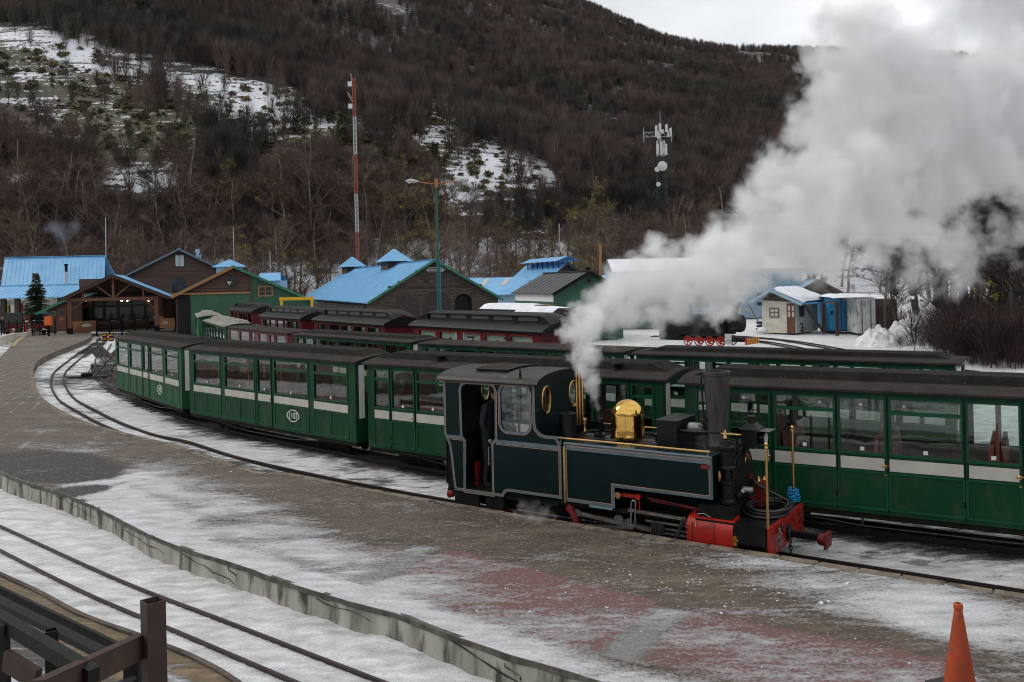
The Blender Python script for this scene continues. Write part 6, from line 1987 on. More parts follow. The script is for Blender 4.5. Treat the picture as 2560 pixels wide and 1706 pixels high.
# --- green shed with sliding doors and scalloped verge
fg = Fr(428, 741, 74, 17)
shed, si = gable(fg, (428, 741), (794, 756), (582, 665), 16, 'green corrugated shed with dark gable and hexagon window behind the farthest carriages', M['wood_brown'], M['blue_roof'], vergem=M['verge_green'], claddings=True)
fy = si['fy']
a, b, z0, z1 = rect_px(fg, 629, 690, 790, 860, fy)
sr2 = (si['za'] - si['zr']) / (si['xr'] - si['xa'])
za_at = lambda x: si['za'] - .12 - (x - si['xa']) * sr2
MB().prism([(a, 0), (si['wr'], 0), (si['wr'], za_at(si['wr']) - .05), (a, za_at(a) - .05)], fy - .09, fy - .032).build('corrugated_wall', M['green_shed'], shed)
rb = MB()
x = a + .05
while x < si['wr'] - .05:
    rb.box(x, x + .07, fy - .115, fy - .09, 0, za_at(x) - .1)
    x += .17
o = rb.build('corrugation', M['green_flat'], shed); o['kind'] = 'stuff'
da, db_, dz0, dz1 = rect_px(fg, 476, 737, 629, 860, fy)
for i in range(4):
    w_ = (db_ - da) / 4
    MB().box(da + w_ * i + .01, da + w_ * (i + 1) - .01, fy - .1 - .01 * (i % 2), fy - .04, 0.05, dz1).build('sliding_door', M['green_flat'], shed)
MB().box(si['wl'] - .5, db_, fy - .2, fy - .03, dz1 + .0, dz1 + .13).build('door_track', M['wood_orange'], shed)
MB().box(si['wl'] + .1, da, fy - .06, fy - .035, 0, dz1).build('opening_shade', M['hollow'], shed)  # black sheet on the wall; its colour stands for doorway shade
MB().box(db_ - .05, db_ + .12, fy - .16, fy - .03, 1.2, za_at(db_) - .15).build('corner_post', M['wood_old'], shed)
hx0, hz0_ = fg.on(581, 703, fy)
hexp = [(hx0 + .58 * math.cos(R(60 * i)), hz0_ + .55 * math.sin(R(60 * i))) for i in range(6)]
ho_ = MB().loops([hexp, [(hx0 + (p[0] - hx0) * .88, hz0_ + (p[1] - hz0_) * .88) for p in hexp]], fy - .12, fy - .03).build('hexagon_window', M['wood_dark'], shed)
for i in range(6):
    p, q = hexp[i], hexp[(i + 1) % 6]
    MB().prism([(hx0 + ((p[0] + q[0]) / 2 - hx0) * .04, hz0_ + ((p[1] + q[1]) / 2 - hz0_) * .04), (hx0 + (p[0] - hx0) * .86, hz0_ + (p[1] - hz0_) * .86), (hx0 + (q[0] - hx0) * .86, hz0_ + (q[1] - hz0_) * .86)], fy - .07, fy - .05).build('pane', M['pane_pale'] if i in (3,) else M['pane_grey'] if 'pane_grey' in M else M['pane_dark'], ho_)
    MB().beam((hx0, fy - .1, hz0_), (p[0], fy - .1, p[1]), .035).build('glazing_bar', M['wood_dark'], ho_)
window(shed, fg, (645, 716, 682, 741), fy - .115, M['wood_orange'], M['pane_dark'], 2, 2, .09)
sc_ = MB()
n_ = 26
for i in range(n_):
    u = (i + .5) / n_
    x, z = si['xl'] + (si['xa'] - si['xl']) * u, si['zl'] + (si['za'] - si['zl']) * u
    sc_.prism([(x - .11, z - .12 - .05), (x - .08, z - .27), (x + .08, z - .2), (x + .11, z - .12 + .05)], -.06, -.03)
sc_.build('scalloped_trim', M['wood_orange'], shed)
MB().beam((si['xl'], -.045, si['zl'] - .04), (si['xa'], -.045, si['za'] - .04), .03, .1).build('verge_trim', M['wood_orange'], shed)
x, z = fg.on(574, 664, 6)
turret(shed, x, 6, z - .25, 1.15, .9, .15, .68, M['blue_roof'], M['galv'], .4, .4, .0)
p = fg.on(602, 655, 6)
MB().cyl((x + .4, 6, z), (x + .4, 6, z + 3.6), .03, n=6).build('aerial', M['galv'], shed)

# --- brown two storey gable behind
f3 = Fr(300, 692, 84, 21)
house, hi = gable(f3, (300, 695), (600, 694), (447, 622), 14, 'brown boarded gable house with a white pair of attic windows', M['wood_brown'], M['blue_roof'], vergem=M['white_trim'] if 'white_trim' in M else M['lining_grey'], thick=.1)
fy = hi['fy'] - .03
window(house, f3, (436, 637, 462, 668), fy, M['wood_dark'], M['pane_pale'], 2, 1, .08)
window(house, f3, (406, 695, 464, 727), fy, M['wood_dark'], M['pane_dark'], 3, 2, .1)
x, z = f3.on(494, 645, 4)
MB().cyl((x, 4, z - .6), (x, 4, z + .5), .16, n=12).cyl((x, 4, z + .5), (x, 4, z + .9), .22, n=12).build('flue', M['blue_pale'], house)
MB().cyl((x + .25, 3.9, z - .5), (x + .25, 3.9, z + .35), .07, n=8).build('flue', M['galv'], house)

# --- station porch with king post truss
fp = Fr(175, 836, 0, 17, z=.28)
porch = fp.root('station_porch', 'open timber station porch with roof truss, big dark windows and orange lattice counter', 'building')
(xl, zl), (xr, zr), (xa, za) = fp.on(155, 746), fp.on(424, 741), fp.on(282, 686)
for a_, b_, nm in (((xl, zl), (xa, za), 0), ((xa, za), (xr, zr), 1)):
    dp = 9
    o = MB().add([(a_[0], -.5, a_[1]), (b_[0], -.5, b_[1]), (b_[0], dp, b_[1]), (a_[0], dp, a_[1]), (a_[0], -.5, a_[1] - .1), (b_[0], -.5, b_[1] - .1), (b_[0], dp, b_[1] - .1), (a_[0], dp, a_[1] - .1)],
             [(0, 1, 2, 3), (4, 7, 6, 5), (0, 4, 5, 1), (1, 5, 6, 2), (2, 6, 7, 3), (3, 7, 4, 0)]).build('roof', M['blue_roof'], porch)
    MB().beam((a_[0], -.53, a_[1] - .1), (b_[0], -.53, b_[1] - .1), .05, .24).build('verge_board', M['wood_dark'], porch)
    MB().beam((a_[0], -.5, a_[1] + .015), (b_[0], -.5, b_[1] + .015), .1, .03).build('roof_edge', M['lining_grey'], porch)
    sc_ = MB()
    for i in range(22):
        u = (i + .5) / 22
        x, z = a_[0] + (b_[0] - a_[0]) * u, a_[1] + (b_[1] - a_[1]) * u
        s_ = (b_[1] - a_[1]) / (b_[0] - a_[0])
        sc_.prism([(x - .1, z - .2 - .1 * s_), (x - .06, z - .3), (x + .06, z - .3), (x + .1, z - .2 + .1 * s_)], -.56, -.535)
    sc_.build('scalloped_trim', M['wood_brown'], porch)
    pl = MB()
    for i in range(8):
        y_ = .3 + 1.1 * i
        pl.beam((a_[0] + .1, y_, a_[1] - .16), (b_[0], y_, b_[1] - .16), .08, .12)
    pl.build('rafter', M['wood_brown'], porch)
tz0, tz1 = fp.on(280, 752)[1], fp.on(280, 744)[1]
x0p, x1p = fp.on(175, 800)[0], fp.on(392, 800)[0]
MB().box(x0p - .2, x1p + .2, -.1, .12, tz0, tz1).build('tie_beam', M['wood_post'], porch)
for yy in (0, 4.2, 8.4):
    for xp in (x0p, x1p):
        po = MB().box(xp - .17, xp + .17, yy - .17, yy + .17, .28, tz0 if yy == 0 else tz0 + .5).build('post', M['wood_post'], porch)
        MB().box(xp - .2, xp + .2, yy - .2, yy + .2, .281, .8).build('post_shoe', M['black_mat'], po)
        MB().box(xp - .21, xp + .21, yy - .21, yy + .21, 2.2, 2.28).build('collar', M['wood_post'], po)
        dx = .9 if xp == x0p else -.9
        MB().beam((xp, yy, 2.3), (xp + dx * 1.25, yy, tz0), .12).build('knee_brace', M['wood_post'], po)
MB().box(xa - .1, xa + .1, -.08, .1, tz1, za - .25).build('king_post', M['wood_post'], porch)
for sgn in (-1, 1):
    MB().beam((xa + sgn * .15, .02, tz1 + .05), (xa + sgn * 1.5, .02, tz1 + 1.2), .12).build('strut', M['wood_post'], porch)
    MB().box(xa + sgn * 2.45 - .07, xa + sgn * 2.45 + .07, -.06, .08, tz1, tz1 + .75).build('strut', M['wood_post'], porch)
# glazed screen and counter
a, b, z0, z1 = rect_px(fp, 190, 752, 398, 806, 6)
MB().box(xl + .3, xr - .3, 6.5, 6.6, .28, za - .3).build('back_wall', M['wood_brown'], porch)
nb_ = 6
gz0, gz1 = .95, z1 + .3
M['pane_black'] = mat('black_glass', (.008, .009, .01), rough=.08)
for i in range(nb_):
    xa0, xb0 = a + (b - a) * i / nb_, a + (b - a) * (i + 1) / nb_
    for (q0, q1) in ((gz0, 2.45), (2.62, gz1)):
        wo = MB().loops([[(xa0, q0 - .08), (xb0, q0 - .08), (xb0, q1 + .08), (xa0, q1 + .08)], [(xa0 + .13, q0), (xb0 - .13, q0), (xb0 - .13, q1), (xa0 + .13, q1)]], 5.98, 6.08).build('window', M['wood_dark'], porch)
        MB().box(xa0 + .12, xb0 - .12, 6.03, 6.04, q0, q1).build('pane', M['pane_black'], wo)
        if q0 == gz0 and i not in (1,):
            st = MB()
            for l_ in range(2 + i % 2): st.box((xa0 + xb0) / 2 - .35 + .05 * l_, (xa0 + xb0) / 2 + .35 - .05 * l_, 6.02, 6.028, q0 + .12 + .1 * l_, q0 + .15 + .1 * l_)
            st.build('window_lettering', M['white'], wo)
a2, b2, z0, z1 = rect_px(fp, 181, 806, 240, 834, 3)
co = MB().box(a2, b2, 2.95, 3.05, .3, 1.3).build('lattice_counter', M['wood_orange'], porch)
lt = MB()
for i in range(14):
    x_ = a2 + (b2 - a2) * i / 14
    lt.beam((x_, 2.93, .32), (min(b2, x_ + .9), 2.93, .32 + min(.9, b2 - x_)), .02)
lt.build('lattice', M['wood_post'], co)
MB().prism(ell((a2 + b2) / 2 + .2, .9, .42, .17, 18), 2.9, 2.92).build('pale_emblem', M['cream'], co)
tb = thing('notice_cabinet', (fp.o + fp.ux * fp.on(412, 800, 2)[0] + fp.uy * 2), 0, 'orange wooden cabinet with a small green oval plate right of the porch', 'cabinet')
MB().box(-.9, .9, 0, .4, .45, 1.35).box(-1.1, -.2, .02, .4, 1.35, 1.55).build('body', M['wood_orange'], tb)
MB().prism(ell(.05, .95, .28, .16, 18), -.02, -.003).build('oval_plate', M['cream'], tb)
for x_ in (-.8, .8): MB().box(x_ - .05, x_ + .05, .05, .3, .1, .45).build('leg', M['wood_post'], tb)
bulbs = thing('porch_lamps', fp.o + fp.uy * 5.4, fp.rz, 'row of small lit warm lamps under the porch ceiling', 'lamps')
for px_ in (215, 228, 304, 318, 372):
    x_, z_ = fp.on(px_, 752, 5.4)
    MB().lathe([(.02, -.07), (.08, -.03), (.085, .03), (.02, .07)], (x_, 0, z_), 12).build('lamp', M['bulb'], bulbs, True)
# black balusters before the porch, benches inside
for i, px_ in enumerate((242, 274, 305, 337, 367)):
    x_, _ = fp.on(px_, 820, 1.5)
    t = thing('iron_post', fp.o + fp.ux * x_ + fp.uy * 1.5, fp.rz, 'slim black iron post of the porch barrier, %s from the left' % ['first', 'second', 'third', 'fourth', 'fifth'][i], 'post', 'iron posts in front of the porch')
    MB().box(-.07, .07, -.05, .05, -.1, 1.7).build('shaft', M['black_mat'], t)
for px_ in (260, 290, 320, 352):
    x_, _ = fp.on(px_, 820, 4)
    t = thing('bench', fp.o + fp.ux * x_ + fp.uy * 4 + Vector((0, 0, .28)), fp.rz, 'dark brown bench under the porch, %s from the left' % ['first', 'second', 'third', 'fourth'][(260, 290, 320, 352).index(px_)], 'bench', 'benches under the porch')
    MB().box(-.7, .7, -.25, .2, .42, .48).build('seat', M['wood_brown'], t)
    MB().box(-.7, .7, .2, .26, .6, .95).build('backrest', M['wood_brown'], t)
    for s_ in (-.6, .6): MB().box(s_ - .04, s_ + .04, -.2, .26, 0, .42).build('leg', M['black_mat'], t)

# --- lean-to beside the porch with round windowed door
fl_ = Fr(100, 830, 79, 0)
lean = fl_.root('lean_to', 'brown lean-to with a blue roof, green verge and a door with a round window', 'building')
(ax, az), (bx, bz) = fl_.on(89, 784), fl_.on(166, 748)
MB().add([(ax, 0, az), (bx + 1.2, 0, bz + .55), (bx + 1.2, 5, bz + .55), (ax + .4, 5, az + .25), (ax, 0, az - .12), (bx + 1.2, 0, bz + .43), (bx + 1.2, 5, bz + .43), (ax + .4, 5, az + .13)], [(0, 1, 2, 3), (4, 7, 6, 5), (0, 4, 5, 1), (1, 5, 6, 2), (2, 6, 7, 3), (3, 7, 4, 0)]).build('roof', M['blue_roof'], lean)
MB().beam((ax, -.03, az - .08), (bx + 1.2, -.03, bz + .47), .05, .22).build('verge_board', M['verge_green'], lean)
MB().prism([(ax + .8, .1), (bx + 1.2, .1), (bx + 1.2, bz + .4), (ax + .8, az + .2)], .4, .5).build('front_wall', M['wood_brown'], lean)
MB().box(ax + .8, ax + .9, .5, 5, .1, az + .2).build('side_wall', M['wood_brown'], lean)
a, b, z0, z1 = rect_px(fl_, 144, 770, 167, 828, .4)
d_o = MB().box(a, b, .33, .38, .3, z1).build('door', M['wood_post'], lean)
MB().prism(ell((a + b) / 2, z1 - .42, .26, .26, 18), .3, .32).build('round_pane', M['pane_dark'], d_o)
MB().box((a + b) / 2 - .14, (a + b) / 2 + .14, .31, .325, z1 - 1.15, z1 - .9).build('notice', M['wood_orange'], d_o)
MB().box(a, b, .2, .35, .28, .36).build('doorstep', M['white'], lean)
window(lean, fl_, (119, 779, 140, 790), .4, M['lining_grey'], M['pane_dark'], 2, 1, .06)

# --- the big blue roofed building at the far left
f1 = Fr(0, 745, 88, 0)
bl = f1.root('building', 'open fronted building with a tall steep blue metal roof at the left edge', 'building')
pts_px = [((-60, 747), (200, 744), 0), ((-45, 720), (250, 716), 2.2), ((12, 644), (262, 641), 5.5), ]
rows = []
(xL0, z0_), (xR0, _z) = f1.on(-70, 747, 0), f1.on(235, 744, 0)
(xL1, z1_), (xR1, _z1) = f1.on(2, 716, 2.4), f1.on(262, 714, 2.4)
(xL2, z2_), (xR2, _z2) = f1.on(12, 645, 5.6), f1.on(263, 641, 5.6)
v = [(xL1 - .8, 0, z0_), (xR1 + .2, 0, z0_), (xL1, 2.4, z1_), (xR1, 2.4, z1_), (xL2, 5.6, z2_), (xR2, 5.6, z2_), (xL1, 6.1, z1_), (xR1, 6.1, z1_)]
v2 = [(x, y, z - .1) for x, y, z in v]
MB().add(v + v2, [(0, 1, 3, 2), (2, 3, 5, 4), (4, 5, 7, 6), (8, 10, 11, 9), (10, 12, 13, 11), (12, 14, 15, 13), (0, 8, 9, 1), (1, 9, 11, 3), (3, 11, 13, 5), (5, 13, 15, 7), (0, 2, 10, 8), (2, 4, 12, 10), (4, 6, 14, 12)]).build('roof', M['blue_roof'], bl)
MB().beam((xL1 - .02, 2.4, z1_ + .03), (xR1, 2.4, z1_ + .03), .12, .05).beam((xL2, 5.6, z2_ + .03), (xR2, 5.6, z2_ + .03), .3, .06).build('ridge_cap', M['blue_roof'], bl)
sm = MB()
for i in range(1, 24):
    u = i / 24
    sm.beam((xL1 + (xR1 - xL1) * u, 2.4, z1_ + .01), (xL2 + (xR2 - xL2) * u, 5.6, z2_ + .01), .025, .02).beam((xL1 - .8 + (xR1 + 1 - xL1) * u, 0, z0_ + .01), (xL1 + (xR1 - xL1) * u, 2.4, z1_ + .01), .025, .02)
sm.build('seam', M['blue_roof'], bl)
for px_ in (8, 43, 96, 150, -30):
    x_, _ = f1.on(px_, 780, .4)
    MB().box(x_ - .22, x_ + .22, .3, .7, 0, z0_).build('post', M['wood_dark'], bl)
MB().box(xL1 - 6, xR1, 8.0, 8.1, 0, z1_).build('back_wall', M['white_wall'], bl)
MB().prism([(xL1, 0), (xR1, 0), (xR1, z1_)], 3, 3.1) if False else None
MB().add([(xR2 - .05, 2.5, 2), (xR2 - .05, 6, 2), (xR2 - .05, 6, z1_ - .1), (xR2 - .05, 5.6, z2_ - .1), (xR2 - .05, 2.5, z1_ - .1), (xR2 - .15, 2.5, 2), (xR2 - .15, 6, 2), (xR2 - .15, 6, z1_ - .1), (xR2 - .15, 5.6, z2_ - .1), (xR2 - .15, 2.5, z1_ - .1)], [(0, 1, 2, 3, 4), (9, 8, 7, 6, 5), (0, 4, 9, 5), (1, 0, 5, 6)]).build('gable_wall', M['wood_dark'], bl)
MB().box(f1.on(-2, 780, 3)[0], f1.on(24, 780, 3)[0], 3, 3.2, 0, 2.9).build('brick_wall', M['wood_post'], bl)
MB().box(xL1 - 4, f1.on(40, 748, 1)[0], 1.0, 1.1, 2.75, 3.2).build('pale_fascia', M['curtain'], bl)
x_, z_ = f1.on(166, 697, 1.5)
MB().cyl((x_, 1.5, z_ - .5), (x_, 1.5, z_ + .7), .16, n=12).build('flue', M['galv'], bl)
MB().cyl((x_, 1.5, z_ + .7), (x_, 1.5, z_ + 1.5), .14, n=12).cyl((x_, 1.5, z_ + 1.35), (x_, 1.5, z_ + 1.5), .2, n=12).build('flue_cap', M['black_mat'], bl)
for i, (px_, c_, lb) in enumerate(((18, (.6, .35, .02), 'long yellow'), (49, (.03, .12, .05), 'dark green'), (55, (.3, .02, .08), 'crimson'))):
    x_, z_ = f1.on(px_, 790, 2)
    t = thing('banner', (f1.o.x + x_, f1.o.y + 2, 0), 0, lb + ' banner hanging in the open front of the blue roofed building', 'banner', 'banners in the open front')
    MB().box(-.16, .16, -.02, .02, 1.1 if i == 0 else 1.6, 2.9).build('cloth', mat('banner_cloth%d' % i, c_, rough=.8), t)
    MB().cyl((0, .03, 1.0), (0, .03, 3.0), .02, n=6).build('pole', M['wood_dark'], t)
# two people standing by the fence at the far left
for px_, lab, cm, hh in ((7, 'visitor in a dark coat standing at the left edge behind the fence', M['cloth_navy'], 1.6), (27, 'visitor in an ochre jacket facing away, left of the spruce', M['wood_orange'], 1.62)):
    w_ = atY(px_, 845, 80)
    t = thing('person', (w_.x, w_.y, .1), R(90 if px_ > 20 else -60), lab, 'person')
    J2 = {k_: (p[0], p[1], p[2]) for k_, p in J.items()}
    J2['elL'], J2['wrL'] = (.03, .25, 1.12), (.1, .22, .9)
    person('body', J2, Ed, Rr, cm, t)
    MB().lathe([(.0, -.115), (.05, -.1), (.075, -.03), (.08, .03), (.06, .09), (0, .12)], (.1, 0, 1.61), 12).build('head', M['skin'], t, True)
    MB().lathe([(.083, 0), (.085, .04), (.06, .1), (0, .13)], (.09, 0, 1.61), 12).build('hair', M['hair'], t, True)
    for s_ in (-1, 1): MB().tube([(.11, s_ * .21, .9), (.12, s_ * .21, .82), (.13, s_ * .2, .76)], [.03, .035, .02], 6).build('hand', M['skin'], t, True)
# fence with chairs, orange box, red sign frame before the blue building
t = thing('iron_fence', at(60, 842, .2), R(2), 'black iron fence with dark red seats on the snow left of the lean-to', 'fence')
for i in range(9):
    MB().box(-2.6 + .65 * i, -2.53 + .65 * i, 0, .06, 0, 1.45).build('post', M['black_mat'], t)
MB().box(-2.6, 2.7, .01, .05, 1.1, 1.18).box(-2.6, 2.7, .01, .05, .35, .42).build('rail', M['black_mat'], t)
for s_ in (-1.2, .9):
    q = MB().box(s_ - .6, s_ + .6, .3, .8, .45, .53).box(s_ - .6, s_ + .6, .8, .86, .7, 1.0).build('seat', M['red_wall'], t)
    for u_ in (-.5, .5): MB().box(s_ + u_ - .05, s_ + u_ + .05, .35, .8, 0, .45).build('leg', M['black_mat'], q)
t = thing('orange_box', at(122, 842, .25), 0, 'bright orange metal box on a black post left of the round windowed door', 'box')
MB().box(-.28, .28, -.15, .15, .95, 1.68).build('cabinet', M['orange_box'], t)
MB().box(-.06, .06, 0, .1, 0, .95).build('post', M['black_mat'], t)
t = thing('red_sign_frame', at(66, 834, .2), 0, 'small red sign frame on a red stand before the spruce', 'sign')
q = MB().loops([rrect(-.3, .3, .9, 1.6, .08), rrect(-.22, .22, .97, 1.52, .06)], -.02, .02).build('frame', M['red'], t)
MB().box(-.15, .15, -.05, .05, .1, .9).box(-.3, .3, -.1, .1, 0, .1).build('stand', M['red'], t)
t = thing('dark_bin', at(38, 838, .2), 0, 'large black noticeboard on legs left of the red frame', 'noticeboard')
MB().box(-.9, .7, -.1, .1, .8, 2.0).build('panel', M['sign'], t)
for u_ in (-.8, .6): MB().box(u_ - .06, u_ + .06, -.05, .05, 0, .8).build('leg', M['black_mat'], t)
lw = MB()
pw_ = [at(-60, 868, .0), at(0, 862, .0), at(35, 852, 0), at(62, 850, 0), at(105, 842, 0)]
for a_, b_ in zip(pw_[:-1], pw_[1:]): lw.beam(a_ + Vector((0, 0, .25)), b_ + Vector((0, 0, .25)), .25, .75)
tag(lw.build('low_wall', M['white_wall'], None), 'low pale wall edging the snowy bay at the far left', 'wall')
yl_ = MB()
for a_, b_ in zip(nl[:110], nl[1:111]):
    t_ = (b_ - a_).normalized(); nn = Vector((-t_.y, t_.x, 0))
    yl_.add([(a_ + nn * .03) + Vector((0, 0, PTOP + .02)), (b_ + nn * .03) + Vector((0, 0, PTOP + .02)), (b_ + nn * .3) + Vector((0, 0, PTOP + .02)), (a_ + nn * .3) + Vector((0, 0, PTOP + .02))], [(0, 1, 2, 3)])
o = yl_.build('yellow_edge_line', mat('worn_yellow_paint', (.4, .28, .08), (.2, .16, .1), rough=.8, scale=2), None)
tag(o, 'worn yellow line along the far left edge of the platform', 'painted line', kind='structure')
# buffer stops at the track end
for px_ in (262, 279):
    w_ = at(px_, 853, 0)
    t = thing('buffer_stop', (w_.x, w_.y, 0), 0, 'black buffer stop with yellow and red bands, %s one at the track end' % ('left' if px_ < 270 else 'right'), 'buffer stop', 'buffer stops at the porch')
    MB().box(-.16, .16, -.1, .1, 0, .62).build('block', M['black_mat'], t)
    MB().box(-.165, .165, -.115, -.102, .12, .2).box(-.165, .165, -.115, -.102, .44, .52).build('yellow_band', M['yellow'], t)
    MB().box(-.165, .165, -.115, -.102, .25, .34).build('red_band', M['red'], t)
t = MB().box(-40.0, -22, 84.0, 84.2, 0, .62)
tag(t.build('porch_wall', M['white_wall'], None), 'low pale wall across the track ends under the porch', 'wall')

# --- grey roofed green shed in the middle
f6 = Fr(1382, 735, 57, 19)
g6, gi_ = gable(f6, (1382, 735), (1572, 733), (1475, 678), 8.2, 'green shed with grey corrugated roof and orange framed windows beside the steam', M['green_flat'], M['grey_roof'], vergem=M['black_mat'], claddings=False, over=.25, thick=.06)
MB().prism([(gi_['wl'], gi_['zl'] + .05), (gi_['wr'], gi_['zr'] + .05), (gi_['xa'], gi_['za'] - .1)], gi_['fy'] - .04, gi_['fy'] - .005).build('corrugated_gable', M['green_shed'], g6)
x_ = gi_['wl']
MB().box(x_ - .03, x_ - .004, .5, 8.1, gi_['zl'] - .55, gi_['zl'] + .06).build('white_band', M['white'], g6)
for y0_, y1_ in ((1.0, 2.6), (4.2, 6.2)):
    fo = MB().loops([[(y0_, 1.3), (y1_, 1.3), (y1_, 2.45), (y0_, 2.45)], [(y0_ + .14, 1.3), (y1_ - .14, 1.3), (y1_ - .14, 2.32), (y0_ + .14, 2.32)]], x_ - .05, x_ - .006, 'yz').build('window', M['wood_orange'], g6)
    MB().box(x_ - .02, x_ - .008, y0_ + .14, y1_ - .14, 1.3, 2.32).build('pane', M['pane_dark'], fo)
MB().lathe([(.05, 0), (.12, .1), (.1, .16)], (gi_['xa'], gi_['fy'] - .3, gi_['za'] - .75), 10).beam((gi_['xa'], gi_['fy'] - .3, gi_['za'] - .6), (gi_['xa'], gi_['fy'], gi_['za'] - .5), .03).build('wall_lamp', M['black_mat'], g6)
MB().cyl((gi_['xa'] + 1.2, 3, gi_['za'] - .6), (gi_['xa'] + 1.2, 3, gi_['za'] + .3), .16, n=10).build('flue', M['black_mat'], g6)

# --- blue roofs behind it
f7 = Fr(1180, 740, 92, 6)
b7 = f7.root('building', 'long low building with blue roof and cream skylight strips between barn and grey shed', 'building')
(x0, z0), (x1, _) = f7.on(1150, 739), f7.on(1400, 738)
(_, z1) = f7.on(1250, 694, 5)
MB().add([(x0, 0, z0), (x1 + 14, 0, z0), (x1 + 14, 5, z1), (x0, 5, z1), (x0, 10, z0), (x1 + 14, 10, z0), (x0, 0, z0 - .1), (x1 + 14, 0, z0 - .1)], [(0, 1, 2, 3), (3, 2, 5, 4), (0, 6, 7, 1)]).build('roof', M['blue_roof'], b7)
MB().box(x0 + .2, x1 + 13.8, .3, 9.8, 0, z0).build('wall', M['blue_pale'], b7)
for px_ in (1203, 1254, 1318):
    x_, z_ = f7.on(px_, 702, 4)
    s_ = (z1 - z0) / 5
    MB().add([(x_ - .3, 2.6, z0 + s_ * 2.6 + .03), (x_ + .25, 2.6, z0 + s_ * 2.6 + .03), (x_ + 1.1, 4.7, z0 + s_ * 4.7 + .03), (x_ + .55, 4.7, z0 + s_ * 4.7 + .03)], [(0, 1, 2, 3)]).build('skylight', M['cream'], b7)
f7b = Fr(1330, 705, 90, 20)
b7b, i7 = gable(f7b, (1372, 700), (1476, 698), (1421, 656), 12, 'blue roofed workshop with a raised ridge vent above the grey roofed shed', M['wood_dark'], M['blue_roof'], claddings=False, over=.3)
vx, vz = i7['xa'], i7['za']
for i in range(7):
    MB().box(vx - .9, vx - .8, .6 + 1.5 * i, .7 + 1.5 * i, vz - .6, vz + .25).box(vx + .8, vx + .9, .6 + 1.5 * i, .7 + 1.5 * i, vz - .6, vz + .25).build('vent_post', M['wood_dark'], b7b)
MB().add([(vx - 1.3, .0, vz + .15), (vx, .0, vz + .65), (vx, 11, vz + .65), (vx - 1.3, 11, vz + .15), (vx + 1.3, 0, vz + .15), (vx + 1.3, 11, vz + .15)], [(0, 1, 2, 3), (1, 4, 5, 2)]).build('vent_roof', M['blue_roof'], b7b)
# --- small blue roof piece between shed and barn
f8 = Fr(640, 703, 84, 0)
b8 = f8.root('building', 'small hut with a pale blue roof between the green shed and the long barn', 'building')
(x0, z0), (x1, _), (x0t, z1) = f8.on(640, 703), f8.on(702, 703), f8.on(640, 683, 1.5)
MB().add([(x0, 0, z0), (x1, 0, z0), (x1 - .4, 1.5, z1), (x0, 1.5, z1), (x0, 3, z0), (x1, 3, z0)], [(0, 1, 2, 3), (3, 2, 5, 4)]).build('roof', M['blue_roof'], b8)
MB().box(x0 + .1, x1 - .1, .2, 2.8, 0, z0).build('wall', M['blue_pale'], b8)
# --- long pale building in the steam
f9 = Fr(1530, 700, 84, 0)
b9 = f9.root('building', 'long pale blue building with a snow covered roof half hidden in the steam', 'building')
(x0, z0), (x1, _) = f9.on(1530, 680), f9.on(2012, 674)
(_, z1) = f9.on(1800, 643, 4)
MB().box(x0 + .2, x1 - .2, .3, 7.7, 0, z0).build('wall', M['blue_pale'], b9)
MB().add([(x0, 0, z0), (x1, 0, z0), (x1, 4, z1), (x0, 4, z1), (x0, 8, z0), (x1, 8, z0)], [(0, 1, 2, 3), (3, 2, 5, 4)]).build('roof', M['snow'], b9)
for i in range(6): MB().box(x0 + 2 + 3 * i, x0 + 3.4 + 3 * i, .27, .295, 1.2, 2.4).build('window', M['pane_dark'], b9)
f9b = Fr(1480, 750, 70, 8)
b9b, _i = gable(f9b, (1480, 738), (1740, 738), (1600, 695), 10, 'dark green engine shed hidden behind the densest steam', M['green_shed'], M['blue_roof'], claddings=False)

# --- white hut with snow roof
fh = Fr(1874, 755, 62, -42)
hut, hh_ = gable(fh, (1874, 755), (2005, 760), (1925, 724), 4.2, 'small whitewashed hut with a thick snow roof, brown door and tyres outside', M['white_wall'], M['blue_roof'], vergem=M['blue_pale'], claddings=False, over=.7, thick=.07)
fy = hh_['fy']
MB().prism([(hh_['wl'], hh_['zl'] + .1), (hh_['wr'], hh_['zr'] + .1), (hh_['xa'], hh_['za'] - .1)], fy - .04, fy - .006).build('gable_boards', M['wood_old'], hut)
a, b, z0, z1 = rect_px(fh, 1967, 759, 1988, 826, fy)
dd = MB().box(a, b, fy - .05, fy - .008, 0, z1).build('door', M['wood_post'], hut)
for i in range(2):
    for j in range(2): MB().box(a + .1 + (b - a) / 2 * i, a + (b - a) / 2 * (i + 1) - .04, fy - .06, fy - .053, 1.15 + .42 * j, 1.5 + .42 * j).build('pane', M['pane_pale'], dd)
window(hut, fh, (1924, 770, 1948, 794), fy, M['wood_post'], M['pane_pale'], 2, 2, .06)
xr_ = hh_['wr']
fo = MB().loops([[(.9, 1.05), (2.0, 1.05), (2.0, 2.0), (.9, 2.0)], [(1.0, 1.13), (1.9, 1.13), (1.9, 1.92), (1.0, 1.92)]], xr_ + .006, xr_ + .05, 'yz').build('window', M['blue_pale'], hut)
MB().box(xr_ + .01, xr_ + .02, 1.0, 1.9, 1.13, 1.92).build('pane', M['pane_dark'], fo)
MB().beam((xr_ + .03, 1.45, 1.13), (xr_ + .03, 1.45, 1.92), .05).beam((xr_ + .03, 1.0, 1.5), (xr_ + .03, 1.9, 1.5), .05).build('glazing_bar', M['wood_post'], fo)
